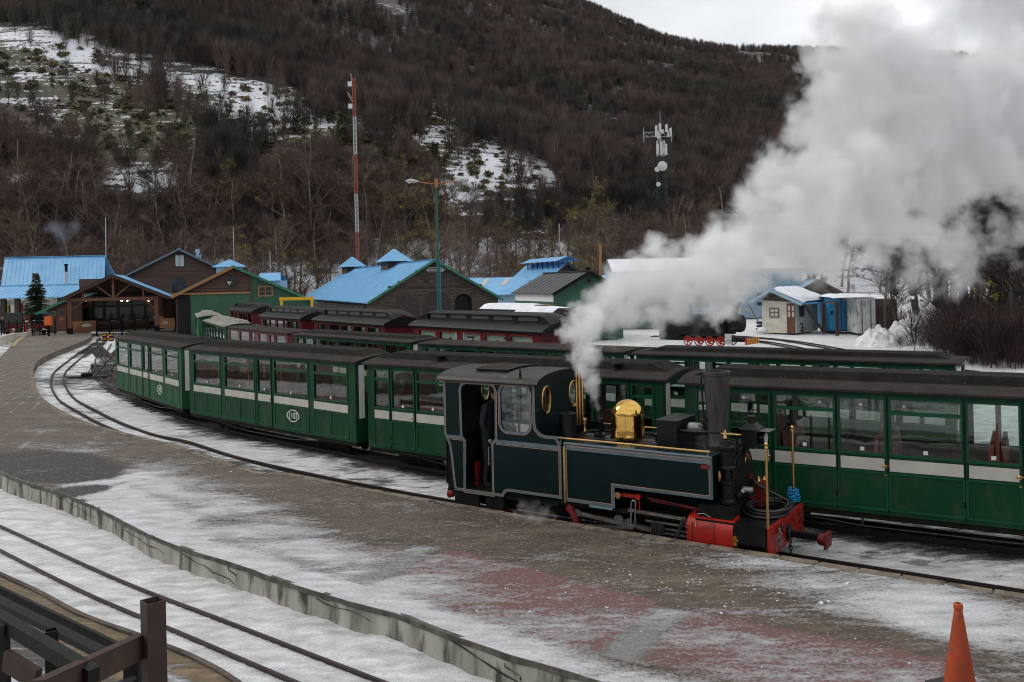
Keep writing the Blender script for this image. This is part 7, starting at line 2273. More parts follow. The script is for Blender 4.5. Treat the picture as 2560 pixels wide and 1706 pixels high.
MB().beam((xr_ + .03, .95, .15), (xr_ + .03, 1.95, .95), .08, .03).beam((xr_ + .03, 1.95, .15), (xr_ + .03, .95, .95), .08, .03).beam((xr_ + .03, .93, .1), (xr_ + .03, .93, 1.03), .08, .03).beam((xr_ + .03, 1.97, .1), (xr_ + .03, 1.97, 1.03), .08, .03).build('cross_brace', M['blue_pale'], hut)
def snow_slab(t, x0, z0, x1, z1, y0, y1, th=.22, name='snow_cover'):
    n1, n2 = 16, 20
    vs, fs = [], []
    for i in range(n1 + 1):
        for j in range(n2 + 1):
            u, v_ = i / n1, j / n2
            ed = min(1, 5 * u + .15, 5 * (1 - u) + .3) * min(1, 6 * v_ + .1, 6 * (1 - v_) + .1)
            vs.append((x0 + (x1 - x0) * u, y0 + (y1 - y0) * v_, z0 + (z1 - z0) * u + .02 + th * math.sin(ed * 1.57) + .05 * nvec(u * 4 + x0, v_ * 5, 2) * ed))
    for i in range(n1):
        for j in range(n2):
            q = i * (n2 + 1) + j
            fs.append((q, q + 1, q + n2 + 2, q + n2 + 1))
    return MB().add(vs, fs).build(name, M['snow'], t, True)
snow_slab(hut, hh_['xa'] - .1, hh_['za'], hh_['xr'] - .05, hh_['zr'] + .02, .35, 4.8, .3)
snow_slab(hut, hh_['xl'] + .8, hh_['zl'] + .35, hh_['xa'], hh_['za'], 1.2, 4.8, .2)
# containers
w_ = at(2073, 832, 0)
ct = thing('shipping_container', (w_.x, w_.y, 0), R(-8), 'blue shipping container with rust spots beside the white hut', 'container', 'containers by the hut')
hC, wC = 2.55, at(2142, 834, 0).x - w_.x
MB().box(0, wC, 0, 4, .1, hC).build('body', M['cont_blue'], ct)
cr = MB()
for i in range(9): cr.box(wC * (i + .3) / 9, wC * (i + .62) / 9, -.045, -.002, .2, hC - .1)
o = cr.build('corrugation', M['cont_blue'], ct)
MB().box(.02, wC * .27, -.06, -.047, .15, hC - .12).build('door_leaf', mat('bright_blue_door', (.01, .3, .62), rough=.45), ct)
MB().box(wC * .1, wC * .18, -.075, -.062, 1.2, 1.5).build('lock_box', M['black_mat'], ct)
MB().box(-.02, wC + .02, -.07, -.05, hC - .08, hC + .02).box(-.02, wC + .02, -.07, -.05, .08, .16).build('frame_rail', M['rust'], ct)
rods = MB()
for i in (.34, .6, .8): rods.cyl((wC * i, -.075, .2), (wC * i, -.075, hC - .15), .015, n=6)
rods.build('lock_rod', M['steel_dark'], ct)
w2 = at(2144, 838, 0)
c2 = thing('shipping_container', (w2.x, w2.y, 0), R(-8), 'rust streaked white shipping container with snow on top, right of the blue one', 'container', 'containers by the hut')
MB().box(0, 1.15, 0, 5, .1, 2.4).build('body', M['cont_white'], c2)
cr = MB()
for i in range(4): cr.box(.05 + .28 * i, .2 + .28 * i, -.04, -.002, .2, 2.3)
cr.build('corrugation', M['cont_white'], c2)
MB().cyl((.3, -.06, .2), (.3, -.06, 2.3), .02, n=6).cyl((.85, -.06, .2), (.85, -.06, 2.3), .02, n=6).build('lock_rod', M['steel_dark'], c2)
snow_slab(c2, -1.5, 2.42, 1.2, 2.42, .1, 5, .22)
MB().box(1.16, 2.4, .3, 5, .0, 2.3).build('rusted_annex', M['rust'], c2)
snow_slab(c2, 1.1, 2.34, 4.6, 2.2, .2, 5, .2)
# gallows frame with diagonal
pA, pB, pC = at(2060, 834, 0), at(2093, 840, 0), at(2057, 834, 0)
gf = thing('post_frame', pA, 0, 'dark red-brown post frame with a diagonal prop in front of the blue container', 'frame')
lo = lambda p: Vector((p.x - pA.x, p.y - pA.y, p.z))
hA = 2.15
MB().box(-.09, .09, -.09, .09, 0, hA).build('post', M['rust'], gf)
q = lo(pB)
MB().box(q.x - .09, q.x + .09, q.y - .09, q.y + .09, 0, hA + .02).build('post', M['rust'], gf)
MB().beam((0, 0, hA), (q.x, q.y, hA + .02), .1).build('top_beam', M['rust'], gf)
e_ = atY(2008, 759, pA.y)
MB().beam((-.05, -.02, .1), (e_.x - pA.x, 0, 2.1), .14).build('prop', M['rust'], gf)
# tyres
def tyres(px_, py_, n, r_, lab):
    w = at(px_, py_, 0)
    for i in range(n):
        t = MB().torus((0, 0, 0), r_ * .68, r_ * .3, 'z', 18, 8)
        t.torus((0, 0, 0), r_ * .8, r_ * .26, 'z', 18, 6)
        o = t.build('tyre', M['tyre'], None, 'auto')
        o.scale = (1, 1, .8)
        o.location = (w.x + rnd.uniform(-.03, .03), w.y, .13 + i * .24)
        tag(o, 'black tyre %s in the stack %s' % (('at the bottom', 'second from the bottom', 'third from the bottom', 'on top')[min(i, 3) if i < n - 1 else 3], lab), 'tyre', 'tyre stacks by the hut')
tyres(1905, 828, 3, .42, 'at the left of the hut front')
tyres(1936, 830, 4, .42, 'below the hut window')
tyres(1998, 832, 3, .32, 'right of the hut door')
o = MB().lathe([(.0, 0), (.4, .05), (.45, .2), (.3, .36), (0, .42)], (0, 0, 0), 14).build('snow_lump', M['snow'], None, True)
o.location = at(1908, 832, 0)
tag(o, 'rounded snow lump in front of the left tyre stack', 'snow')
t = MB().beam(at(1890, 800, 0) * 0 + atY(1896, 805, 61), atY(1869, 758, 61), .07)
tag(t.build('leaning_pole', M['bark'], None), 'grey pole leaning left of the tyre stacks', 'pole')
# gable behind the hut
fk = Fr(2000, 740, 78, -12)
bk, ik = gable(fk, (1985, 735), (2112, 734), (2046, 699), 9, 'grey gabled building with a snowy blue roof behind the white hut', M['wood_old'], M['blue_pale'], claddings=False)
snow_slab(bk, ik['xa'], ik['za'] - .1, ik['xr'] - .1, ik['zr'] - .05, 1, 9, .2)

# ================================================================== POLES AND MASTS
w_ = atY(1098, 800, 46)
lp = thing('street_lamp', (w_.x, w_.y, 0), 0, 'tall green lamp post with two arms in front of the dark timber barn', 'street lamp')
ztop = atY(1090, 452, 46).z
MB().cyl((0, 0, -.1), (0, 0, 4.6), .1, .095, 14).cyl((0, 0, 4.6), (-.0, 0, ztop - .3), .085, .055, 14).build('pole', M['pole_green'], lp, 'auto')
MB().cyl((.11, 0, 0), (.11, 0, 5.2), .02, n=8).build('conduit', M['cont_blue'], lp)
MB().box(-.08, .08, -.08, .08, ztop - .35, ztop + .1).build('bracket', M['yellow_dull'] if 'yellow_dull' in M else M['wood_orange'], lp)
for s in (-1, 1):
    am = MB().tube([(0, 0, ztop - .15), (s * .6, 0, ztop - .12), (s * 1.0, 0, ztop - .02)], .03, 8).build('arm', M['wood_orange'], lp, 'auto')
    MB().tube([(s * .95, 0, ztop - .02), (s * 1.15, 0, ztop + .0), (s * 1.35, 0, ztop + .02), (s * 1.6, 0, ztop + .01)], [.05, .085, .12, .05], 10).build('lamp_head', M['galv'], lp, 'auto')
    MB().lathe([(.11, .03), (.1, -.04), (.04, -.1)], (s * 1.42, 0, ztop - .03), 12).build('lamp_bowl', M['lamp_glass'], lp, 'auto')
def lattice(mb, x, y, z0, z1, w0, w1, n, r_=.03, three=False, r_d=None):
    k = 3 if three else 4
    def c(i, f):
        a = 2 * math.pi * i / k + math.pi / 4
        w = (w0 + (w1 - w0) * f) / 2 * 1.414
        return Vector((x + w * math.cos(a), y + w * math.sin(a), z0 + (z1 - z0) * f))
    for i in range(k):
        mb.tube([c(i, 0), c(i, 1)], r_, 4)
        for j in range(n):
            f0, f1 = j / n, (j + 1) / n
            mb.tube([c(i, f0), c((i + 1) % k, f1)], r_d or r_ * .6, 3, False)
            mb.tube([c((i + 1) % k, f0), c(i, f1)], r_d or r_ * .6, 3, False)
            mb.tube([c(i, f1), c((i + 1) % k, f1)], r_d or r_ * .6, 3, False)
    return mb
wb = atY(894, 640, 112)
zt = atY(885, 195, 112).z
ms = thing('radio_mast', (wb.x, wb.y, 0), 0, 'slender red and white lattice radio mast in front of the hillside', 'mast')
zb = 1.0
segs = [(640, 582, 'r'), (582, 485, 'w'), (485, 388, 'r'), (388, 292, 'w'), (292, 195, 'r')]
prev = zb
for ya, yb, c_ in segs:
    z1_s = atY(890, yb, 112).z
    lattice(MB(), 0, 0, prev, z1_s, .36, .36, max(4, int((z1_s - prev) / .6)), .022).build('mast_section', M['mast_red' if c_ == 'r' else 'mast_white'], ms)
    prev = z1_s
MB().box(-.75, -.25, -.2, .2, zt - 1.1, zt - .5).box(-.75, -.25, -.2, .2, atY(888, 266, 112).z - .3, atY(888, 266, 112).z + .3).build('antenna_box', M['white'], ms)
MB().cyl((-.3, 0, zt - 1), (-.35, 0, zt + .6), .03, n=6).beam((-.8, 0, atY(878, 235, 112).z), (-.2, 0, atY(888, 240, 112).z - .8), .05).beam((-.9, 0, atY(878, 230, 112).z), (-.3, .2, atY(888, 240, 112).z - .2), .04).build('aerial', M['white'], ms)
for dx in (-1, 1, .3):
    MB().tube([(0, 0, zt - 2), (dx * 14, 6, 0)], .012, 3).build('guy_wire', M['steel_dark'], ms)
Yt = 150
wb = atY(1657, 600, Yt)
tw = thing('cell_tower', (wb.x, wb.y, 0), 0, 'dark green lattice mobile tower with white panel antennas on the right', 'tower')
zz = lambda y: atY(1655, y, Yt).z
zr = zz(392)
lattice(MB(), 0, 0, from_hz(wb.x, wb.y) - 1, zr, 2.0, 1.3, 14, .07, r_d=.04).build('lattice', M['tower_green'], tw)
lattice(MB(), 0, 0, zr, zz(352), 1.2, 1.2, 3, .06, r_d=.04).build('lattice', M['mast_white'], tw)
MB().beam((-2.9, 0, zr - .1 - 1.4), (-.8, 0, zr), .12).beam((2.2, 0, zr - 1.2), (.8, 0, zr), .12).beam((-2.2, 0, zr - 1.3), (2.2, 0, zr - 1.2), .1).build('outrigger', M['tower_green'], tw)
zp = zz(342)
pf = MB()
for s in (0, .8):
    pf.beam((-2.9, 0, zp + s), (2.0, 0, zp + s), .09)
for i in range(9): pf.beam((-2.9 + .55 * i, 0, zp + (0 if i % 2 else .8)), (-2.35 + .55 * i, 0, zp + (.8 if i % 2 else 0)), .06)
pf.cyl((0, 0, zr), (0, 0, zz(312)), .12, n=8).cyl((0, 0, zz(312)), (0, 0, zz(276)), .03, n=6)
for x_ in (-2.9, 1.9): pf.cyl((x_, 0, zp - .9), (x_, 0, zp + 1.6), .05, n=6)
pf.build('platform_truss', M['galv'], tw)
for x_, y0_, y1_ in ((-.85, 316, 345), (-.2, 311, 331), (.9, 314, 333), (1.55, 323, 342), (-.5, 330, 350), (.2, 326, 336), (1.25, 330, 345), (-.7, 362, 388), (-.05, 357, 390), (.75, 362, 390), (.3, 372, 384)):
    MB().box(x_ - .2, x_ + .2, -.9, -.7, zz(y1_), zz(y0_)).build('panel_antenna', M['white'], tw)
for x_, y_, r_ in ((0, 418, .85), (-.9, 426, .45), (-.75, 463, .4)):
    MB().lathe([(.02, .25), (r_ * .7, .1), (r_, 0), (r_ * .9, -.05)], (x_, -1.2, zz(y_)), 20, 'y').build('dish', M['white'], tw, 'auto')
MB().tube([(-2.2, 0, zr - 1.3), (-3.0, 0, from_hz(wb.x, wb.y))], .03, 3).tube([(2.0, 0, zr - 1.2), (.9, 0, zz(560))], .03, 3).tube([(2.0, 0, zr - 1.2), (9, 0, zz(470))], .03, 3).build('guy_wire', M['rust'], tw)
# bare pole right of the grey shed, thin white poles
for px_, y0_, y1_, Yd, m_, lab, rr in ((1501, 690, 612, 88, M['wood_orange'], 'bare orange-brown telegraph pole behind the grey roofed shed', .14), (264, 660, 545, 95, M['galv'], 'thin pale flagpole behind the right end of the big blue roof', .05), (675, 700, 628, 98, M['galv'], 'thin pale pole between the green shed and the long barn', .05), (1398, 640, 560, 120, M['galv'], 'thin grey utility pole on the snowy bank', .07)):
    a_, b_ = atY(px_, y0_, Yd), atY(px_, y1_, Yd)
    o = MB().cyl((a_.x, Yd, a_.z - 3), (b_.x, Yd, b_.z), rr, rr * .8, 8).build('pole', m_, None)
    tag(o, lab, 'pole')
# yellow gantry
a_, b_ = atY(704, 766, 56), atY(780, 770, 56)
zg = atY(740, 747, 56).z
gn = thing('yellow_gantry', (a_.x, a_.y, 0), 0, 'yellow loading gauge frame standing behind the black carriage roofs', 'gantry')
wg = b_.x - a_.x
MB().box(-.07, .07, -.07, .07, 0, zg).build('post', M['yellow'], gn)
MB().box(wg - .07, wg + .07, -.07, .07, 0, zg).build('post', M['yellow'], gn)
MB().box(-.12, wg + .12, -.08, .08, zg - .1, zg + .1).build('beam', M['yellow'], gn)

# ================================================================== VEGETATION NEAR THE YARD
# spruce
w_ = atY(92, 838, 82)
sp = thing('spruce_tree', (w_.x, w_.y, 0), 0, 'small dark spruce in front of the tall blue roof', 'tree')
MB().cyl((0, 0, 0), (0, 0, 5.8), .12, .03, 8).build('trunk', M['bark'], sp)
r_s = random.Random(3)
cr = MB()
z_ = .5
while z_ < 5.75:
    f = (z_ - .5) / 5.3
    for k2 in range(11 if f < .8 else 6):
        az = 2 * math.pi * k2 / 11 + r_s.uniform(-.3, .3)
        rad = (1.75 * (1 - f) ** .8 + .1) * r_s.uniform(.55, 1.12)
        tip = Vector((math.cos(az) * rad, math.sin(az) * rad, z_ - .3 * rad + .1 * rad * rad + r_s.uniform(-.1, .1)))
        s0 = Vector((0, 0, z_))
        side = Vector((-math.sin(az), math.cos(az), 0))
        for k_ in range(10):
            p = s0.lerp(tip, .12 + .88 * k_ / 10)
            wd = (.34 * (1 - k_ / 11) + .08) * (1 - .4 * f)
            for sg in (-1, 1):
                for _r in range(2):
                    q = p + side * sg * wd * r_s.uniform(.5, 1.2) + Vector((math.cos(az) * .15, math.sin(az) * .15, r_s.uniform(-.16, .03)))
                    w2_ = Vector((math.cos(az) * .05, math.sin(az) * .05, .035))
                    cr.add([p - w2_, p + w2_, q], [(0, 1, 2)])
    z_ += r_s.uniform(.2, .3) * (1 - .35 * f)
o = cr.build('crown', M['spruce'], sp, normals=False)
M['bark_dark'] = mat('darker_bark', (.03, .024, .02), (.06, .05, .04), rough=.9, scale=2)  # darker copy of the bark colour for the right-hand trees
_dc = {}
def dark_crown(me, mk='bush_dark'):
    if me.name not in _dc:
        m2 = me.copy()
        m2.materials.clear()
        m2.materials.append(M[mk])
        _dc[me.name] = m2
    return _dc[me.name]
# trees at the right behind the hut, darker and closer
tr_px = [(2215, 868, 50, 0, .5), (2245, 862, 52, 2, .55), (2292, 858, 55, 3, .62), (2345, 872, 52, 1, .7), (2395, 880, 50, 0, .72), (2440, 890, 47, 3, .78), (2472, 905, 45, 1, .8), (2508, 900, 44, 5, .8), (2540, 912, 42, 4, .85), (2590, 915, 42, 0, .8), (2365, 850, 62, 4, .9), (2420, 850, 64, 0, .95), (2500, 850, 62, 6, .95), (2570, 850, 58, 3, .95), (2300, 840, 70, 1, .9), (2240, 838, 74, 4, .85)]
for i, (px_, py_, Yd, pi, s) in enumerate(tr_px):
    w_ = atY(px_, py_, Yd)
    seat = ['right behind the white container', 'between container and tall snow heap', 'behind the tall snow heap', 'right of the tall snow heap', 'at the near edge of the brush', 'above the end of the rear green carriage', 'just right of the rear green carriage', 'over the double track', 'over the double track near the right edge', 'cut by the right edge', 'in the thicket behind the heaps', 'deep in the thicket', 'deep in the right thicket', 'deep in the thicket at the right edge', 'far back behind the snow heaps', 'far back behind the containers'][i]
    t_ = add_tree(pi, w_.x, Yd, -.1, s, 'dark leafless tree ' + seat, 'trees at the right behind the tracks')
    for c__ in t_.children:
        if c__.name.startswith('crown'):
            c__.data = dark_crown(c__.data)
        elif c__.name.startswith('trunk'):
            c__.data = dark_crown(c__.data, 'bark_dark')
n_ = 1100
bpx = 2180 + 420 * rs.rand(n_) ** .8
bY = 36 + 34 * rs.rand(n_)
bp_ = np.array([[*(atY(a_, 860, b_).xy), -.05] for a_, b_ in zip(bpx, bY)])
kp = (d2(lineE, bp_[:, 0], bp_[:, 1]) > 1.6) & (d2(lineF, bp_[:, 0], bp_[:, 1]) > 1.4) & ((bY > 43) | (bpx > 2380)) & ((bpx > 2330) | (rs.rand(n_) < .12))
br_shapes = [hidden_source(scrub_mesh(500 + i, 2.2, 1.3, 150, .028), 'brush_shape', M['bush_dark']) for i in range(4)]
scatter('brush', bp_[kp], rs.rand(kp.sum()) * 6.28, .25 + 1.1 * rs.rand(kp.sum()) ** 2, br_shapes, 'tangled dark red-brown brush on the snow at the right edge')
rq = random.Random(77)
thick = []
for i in range(22):
    Yd = rq.uniform(52, 84)
    px_ = rq.uniform(2310, 2640)
    w_ = atY(px_, 850, Yd)
    t_ = add_tree(rq.choice([0, 1, 3, 4, 2]), w_.x, Yd, -.1, rq.uniform(.6, 1.0), 'dark leafless tree in the right thicket, %s ranks, %s' % ('front' if Yd < 62 else ('middle' if Yd < 73 else 'rear'), 'left part' if px_ < 2400 else ('middle part' if px_ < 2490 else 'right part')), 'trees at the right behind the tracks')
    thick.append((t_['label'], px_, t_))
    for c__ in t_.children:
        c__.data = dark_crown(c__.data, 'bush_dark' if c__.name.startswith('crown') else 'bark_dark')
ordinals(thick)
# snow heaps
def heap(px_, py_, Yd, rx, ry, h_, lab, seed):
    w = atY(px_, py_, Yd)
    n1, n2 = 40, 40
    vs, fs = [], []
    for i in range(n1 + 1):
        for j in range(n2 + 1):
            x, y = -1 + 2 * i / n1, -1 + 2 * j / n2
            d = math.sqrt(x * x + y * y)
            z = h_ * max(0, 1 - d) ** .8 * (1 + .6 * nvec(x * 3 + seed, y * 3, 1)) + .12 * nvec(x * 9 + seed, y * 9, 4) * max(0, 1 - d) - .12
            vs.append((w.x + x * rx, Yd + y * ry, z))
    for i in range(n1):
        for j in range(n2):
            q = i * (n2 + 1) + j
            fs.append((q, q + n2 + 1, q + n2 + 2, q + 1))
    tag(MB().add(vs, fs).build('snow_heap', M['snow_dirty'], None, True), lab, 'snow heap', 'snow heaps by the containers')
heap(2200, 865, 50, 1.5, 1.6, 1.2, 'low lumpy snow heap in front of the white container', 1)
heap(2310, 868, 51, 2.7, 2.2, 1.9, 'tall ridged snow heap right of the bushy tree', 5)
heap(2395, 868, 54, 1.9, 1.6, .8, 'small snow heap at the edge of the dark brush', 9)

# ================================================================== FOREGROUND
w_ = at(2400, 1724, PTOP)
cn = thing('traffic_cone', (w_.x, w_.y, PTOP), R(20), 'orange traffic cone standing on the icy platform at the lower right', 'traffic cone')
MB().lathe([(.14, .02), (.13, .06), (.033, .72), (.04, .725), (.04, .755), (.03, .77), (.022, .77), (.02, .7)], (0, 0, 0), 32).build('cone', M['cone'], cn, 'auto')
MB().box(-.2, .2, -.2, .2, 0, .03).build('base', M['tyre'], cn)
# steel fence posts and beams at the lower left corner
fn = thing('steel_fence', (0, 0, 0), 0, 'dark rusty steel railing of channel posts and beams at the lower left corner', 'railing')
pt = atY(382, 1490, 4.1)
a_ = R(20)
c_ = Vector((pt.x, 4.1, 0))
def upost(c, z0, z1, w, m, rz=a_, th=.006, name='post'):
    o = MB().loops([[(-w / 2, -w / 2), (w / 2, -w / 2), (w / 2, w / 2), (-w / 2, w / 2)], [(-w / 2 + th, -w / 2 + th), (w / 2 - th, -w / 2 + th), (w / 2 - th, w / 2 - th), (-w / 2 + th, w / 2 - th)]], z0, z1, 'xy').build(name, m, fn)
    o.location = c
    o.rotation_euler = (0, 0, rz)
    return o
def P4(x, y, Y): return atY(x, y, Y)
upost(c_, 0, pt.z - .02, .088, M['rust'], R(42))
b1, b2 = P4(352, 1615, 4.12), P4(90, 1742, 3.2)
MB().beam(b1, b2, .05, .11).build('beam', M['rust'], fn)
MB().beam(P4(345, 1690, 4.2), P4(150, 1775, 3.4), .02, .02).build('thin_rod', M['steel_dark'], fn)
MB().beam(P4(333, 1616, 4.2), P4(333, 1616, 4.2) - Vector((0, 0, 2)), .07, .07).build('post', M['dark_steelwork'], fn)
q0, q1 = P4(-60, 1476, 5.2), P4(300, 1655, 4.4)
MB().beam(q0, q1, .06, .035).build('beam', M['dark_steelwork'], fn)
MB().beam(q0 + Vector((.0, .09, -.0)), q1 + Vector((.0, .09, 0)), .02, .07).build('beam', M['dark_steelwork'], fn)
r0, r1 = P4(-40, 1525, 4.0), P4(235, 1690, 3.5)
MB().beam(r0, r1, .05, .06).build('beam', M['dark_steelwork'], fn)
cc = P4(128, 1575, 3.9)
upost(Vector((cc.x, cc.y, 0)), 0, cc.z, .055, M['dark_steelwork'], R(30))
MB().beam(P4(5, 1560, 3.85), P4(5, 1560, 3.85) - Vector((0, 0, 1.5)), .045).build('post', M['dark_steelwork'], fn)
MB().beam(P4(15, 1650, 3.8), P4(95, 1700, 3.7), .03, .09).build('beam', M['rust'], fn)
MB().beam(P4(170, 1720, 3.6), P4(170, 1720, 3.6) - Vector((0, 0, 1)), .06).build('post', M['dark_steelwork'], fn)

# ================================================================== STEAM AND SMOKE
def steam_mat(name, dens, noise_sc=.5, nlo=.35, nhi=.6, floor=.3, color=(1, 1, 1), aniso=.15):
    m = bpy.data.materials.new(name)
    m.use_nodes = True
    t = m.node_tree
    t.nodes.clear()
    N, K = t.nodes.new, t.links.new
    o = N('ShaderNodeOutputMaterial')
    v = N('ShaderNodeVolumePrincipled')
    v.inputs['Color'].default_value = (*color, 1)
    v.inputs['Anisotropy'].default_value = aniso
    v.inputs['Density Attribute'].default_value = ''
    at_ = N('ShaderNodeAttribute')
    at_.attribute_name = 'density'
    g = N('ShaderNodeNewGeometry')
    n = N('ShaderNodeTexNoise')
    n.inputs['Scale'].default_value = noise_sc
    n.inputs['Detail'].default_value = 6
    n.inputs['Roughness'].default_value = .6
    n.inputs['Distortion'].default_value = .3
    tcn = N('ShaderNodeTexCoord')
    K(tcn.outputs['Object'], n.inputs['Vector'])
    # erode: density * (noise remap), strongest at the feathered rim
    mr = N('ShaderNodeMapRange')
    mr.inputs['From Min'].default_value = nlo
    mr.inputs['From Max'].default_value = nhi
    mr.inputs['To Min'].default_value = 0
    mr.inputs['To Max'].default_value = 1
    K(n.outputs['Fac'], mr.inputs[0])
    a = N('ShaderNodeMath'); a.operation = 'ADD'; a.inputs[1].default_value = floor - 1
    s = N('ShaderNodeMath'); s.operation = 'ADD'
    K(mr.outputs[0], a.inputs[0])
    sq = N('ShaderNodeMath'); sq.operation = 'MULTIPLY'; sq.inputs[1].default_value = 1.0
    K(at_.outputs['Fac'], sq.inputs[0])
    K(a.outputs[0], s.inputs[0]); K(sq.outputs[0], s.inputs[1])
    cl = N('ShaderNodeClamp')
    K(s.outputs[0], cl.inputs[0])
    e = N('ShaderNodeMath'); e.operation = 'MULTIPLY'; e.inputs[1].default_value = 5.0; e.use_clamp = True
    K(at_.outputs['Fac'], e.inputs[0])
    e2 = N('ShaderNodeMath'); e2.operation = 'MULTIPLY'
    K(cl.outputs[0], e2.inputs[0]); K(e.outputs[0], e2.inputs[1])
    ml = N('ShaderNodeMath'); ml.operation = 'MULTIPLY'; ml.inputs[1].default_value = dens
    K(e2.outputs[0], ml.inputs[0])
    K(ml.outputs[0], v.inputs['Density'])
    K(v.outputs[0], o.inputs['Volume'])
    return m
def cloud(name, puffs, m, label, vox=.12, band=.5, vres=.16, sub=9, seed=1, rough=.6):
    """puffs: (x px, y px, distance, radius px). A lumpy hull turned into a soft fog volume."""
    r = random.Random(seed)
    bm = bmesh.new()
    for (x, y, Y, rp) in puffs:
        c = atY(x, y, Y)
        R0 = rp / FPX * Y
        bmesh.ops.create_icosphere(bm, subdivisions=2, radius=R0 * .82, matrix=Matrix.Translation(c))
        for _ in range(sub):
            d = Vector((r.gauss(0, 1), r.gauss(0, 1), r.gauss(0, 1))).normalized()
            R1 = R0 * r.uniform(.28, .55)
            c1 = c + d * R0 * .75
            bmesh.ops.create_icosphere(bm, subdivisions=2, radius=R1, matrix=Matrix.Translation(c1))
            for _k in range(3):
                d2_ = (d + Vector((r.gauss(0, .7), r.gauss(0, .7), r.gauss(0, .7)))).normalized()
                bmesh.ops.create_icosphere(bm, subdivisions=1, radius=R1 * r.uniform(.3, .55), matrix=Matrix.Translation(c1 + d2_ * R1 * .85))
    me = bpy.data.meshes.new(name)
    bm.to_mesh(me)
    bm.free()
    me.materials.append(m)
    o = bpy.data.objects.new(name, me)
    COL.objects.link(o)
    rm = o.modifiers.new('merge', 'REMESH')
    rm.mode = 'VOXEL'
    rm.voxel_size = vox
    ng = bpy.data.node_groups.new(name + '_fog', 'GeometryNodeTree')
    ng.interface.new_socket('Geometry', in_out='INPUT', socket_type='NodeSocketGeometry')
    ng.interface.new_socket('Geometry', in_out='OUTPUT', socket_type='NodeSocketGeometry')
    gi, go = ng.nodes.new('NodeGroupInput'), ng.nodes.new('NodeGroupOutput')
    mv = ng.nodes.new('GeometryNodeMeshToVolume')
    mv.resolution_mode = 'VOXEL_SIZE'
    mv.inputs['Density'].default_value = 1
    mv.inputs['Voxel Size'].default_value = vres
    mv.inputs['Interior Band Width'].default_value = band
    sm = ng.nodes.new('GeometryNodeSetMaterial')
    sm.inputs['Material'].default_value = m
    ng.links.new(gi.outputs[0], mv.inputs['Mesh'])
    ng.links.new(mv.outputs[0], sm.inputs[0])
    ng.links.new(sm.outputs[0], go.inputs[0])
    md = o.modifiers.new('fog', 'NODES')
    md.node_group = ng
    tag(o, label, 'steam', kind='stuff')
    return o
col = [(x_, y_, d_, r_ * 1.75) for x_, y_, d_, r_ in [(1500, 1040, 13.9, 9), (1496, 1024, 13.9, 12), (1488, 1012, 13.9, 13), (1500, 1004, 13.9, 11), (1486, 992, 13.9, 15), (1474, 980, 13.95, 15), (1482, 966, 13.95, 18), (1470, 950, 14, 19), (1480, 934, 14, 22), (1462, 920, 14.1, 22), (1474, 904, 14.1, 24), (1452, 890, 14.2, 24), (1468, 872, 14.2, 28), (1450, 852, 14.3, 28), (1470, 836, 14.4, 32), (1452, 815, 14.6, 32), (1475, 800, 14.7, 36)]]
M['steam_col'] = steam_mat('steam_column', 6, 4.0, .42, .6, .02, color=(.97, .97, .97))
cloud('steam_jet', col, M['steam_col'], 'narrow jet of steam blowing up from the safety valves before the cab', vox=.028, band=.1, vres=.035, sub=8, seed=2)
lowm = [(1830, 760, 20.5, 56), (1780, 800, 20, 46), (1880, 690, 21, 60), (1700, 800, 18.5, 50), (1640, 640, 17.5, 50), (1515, 760, 15.3, 56), (1545, 725, 15.8, 60), (1580, 690, 16.4, 64), (1620, 660, 17, 62), (1560, 800, 16, 56), (1540, 680, 16, 44), (1660, 630, 17.8, 60), (1468, 790, 14.9, 44), (1480, 755, 15.2, 46), (1515, 790, 15.6, 52), (1520, 730, 15.8, 52), (1560, 765, 16.2, 58), (1555, 695, 16.4, 52), (1595, 735, 16.8, 66), (1600, 665, 17, 48), (1640, 700, 17.4, 74), (1590, 800, 16.6, 44), (1650, 770, 17.8, 64), (1690, 650, 18, 56), (1705, 720, 18.4, 84), (1730, 620, 18.8, 50), (1760, 680, 19, 88), (1720, 785, 18.6, 52), (1790, 745, 19.4, 62), (1780, 600, 19.4, 54), (1830, 640, 20, 88), (1850, 705, 20.4, 56), (1530, 840, 15.6, 40), (1490, 835, 15.2, 40), (1465, 825, 15, 36), (1580, 835, 16.2, 40), (1640, 815, 17, 40)]
M['steam_low2'] = steam_mat('steam_body', 4, 1.9, .4, .6, .16, color=(.955, .955, .955))
cloud('steam_cloud', lowm, M['steam_low2'], 'dense billowing white steam above the rear carriages left of the hut', vox=.07, band=.26, vres=.08, sub=10, seed=3)
main = [(1830, 640, 21, 95), (1850, 560, 22, 80), (1900, 600, 22.5, 110), (1900, 520, 23, 100), (1960, 640, 23.5, 100), (1890, 440, 24, 66), (1980, 560, 24, 130), (1945, 400, 25, 84), (2020, 460, 25, 130), (2005, 340, 26, 70), (2080, 330, 27, 115), (2080, 560, 26, 125), (2060, 210, 27, 76), (2070, 120, 27.5, 66), (2130, 430, 27, 150), (2150, 250, 28, 130), (2140, 140, 28, 84),
        (2200, 560, 28, 120), (2240, 360, 29, 165), (2250, 200, 29, 120), (2340, 460, 30, 140), (2350, 290, 30, 150), (2340, 150, 30, 90), (2440, 360, 31, 140), (2450, 220, 31, 120), (2480, 440, 31, 90), (2560, 300, 32, 130), (2550, 180, 32, 120), (2560, 420, 32, 80), (2050, 640, 26, 90), (2180, 640, 28, 80), (2300, 580, 30, 80), (2050, 160, 27.4, 80), (2090, 100, 27.6, 90), (2180, 110, 28, 110), (2280, 130, 29, 100), (2030, 250, 27, 70)]
M['steam'] = steam_mat('steam', 2.4, 1.1, .4, .6, .14, color=(.925, .925, .93))
cloud('steam_plume', main, M['steam'], 'large white steam plume drifting to the upper right in front of the hill', vox=.12, band=.5, vres=.14, sub=10, seed=4)
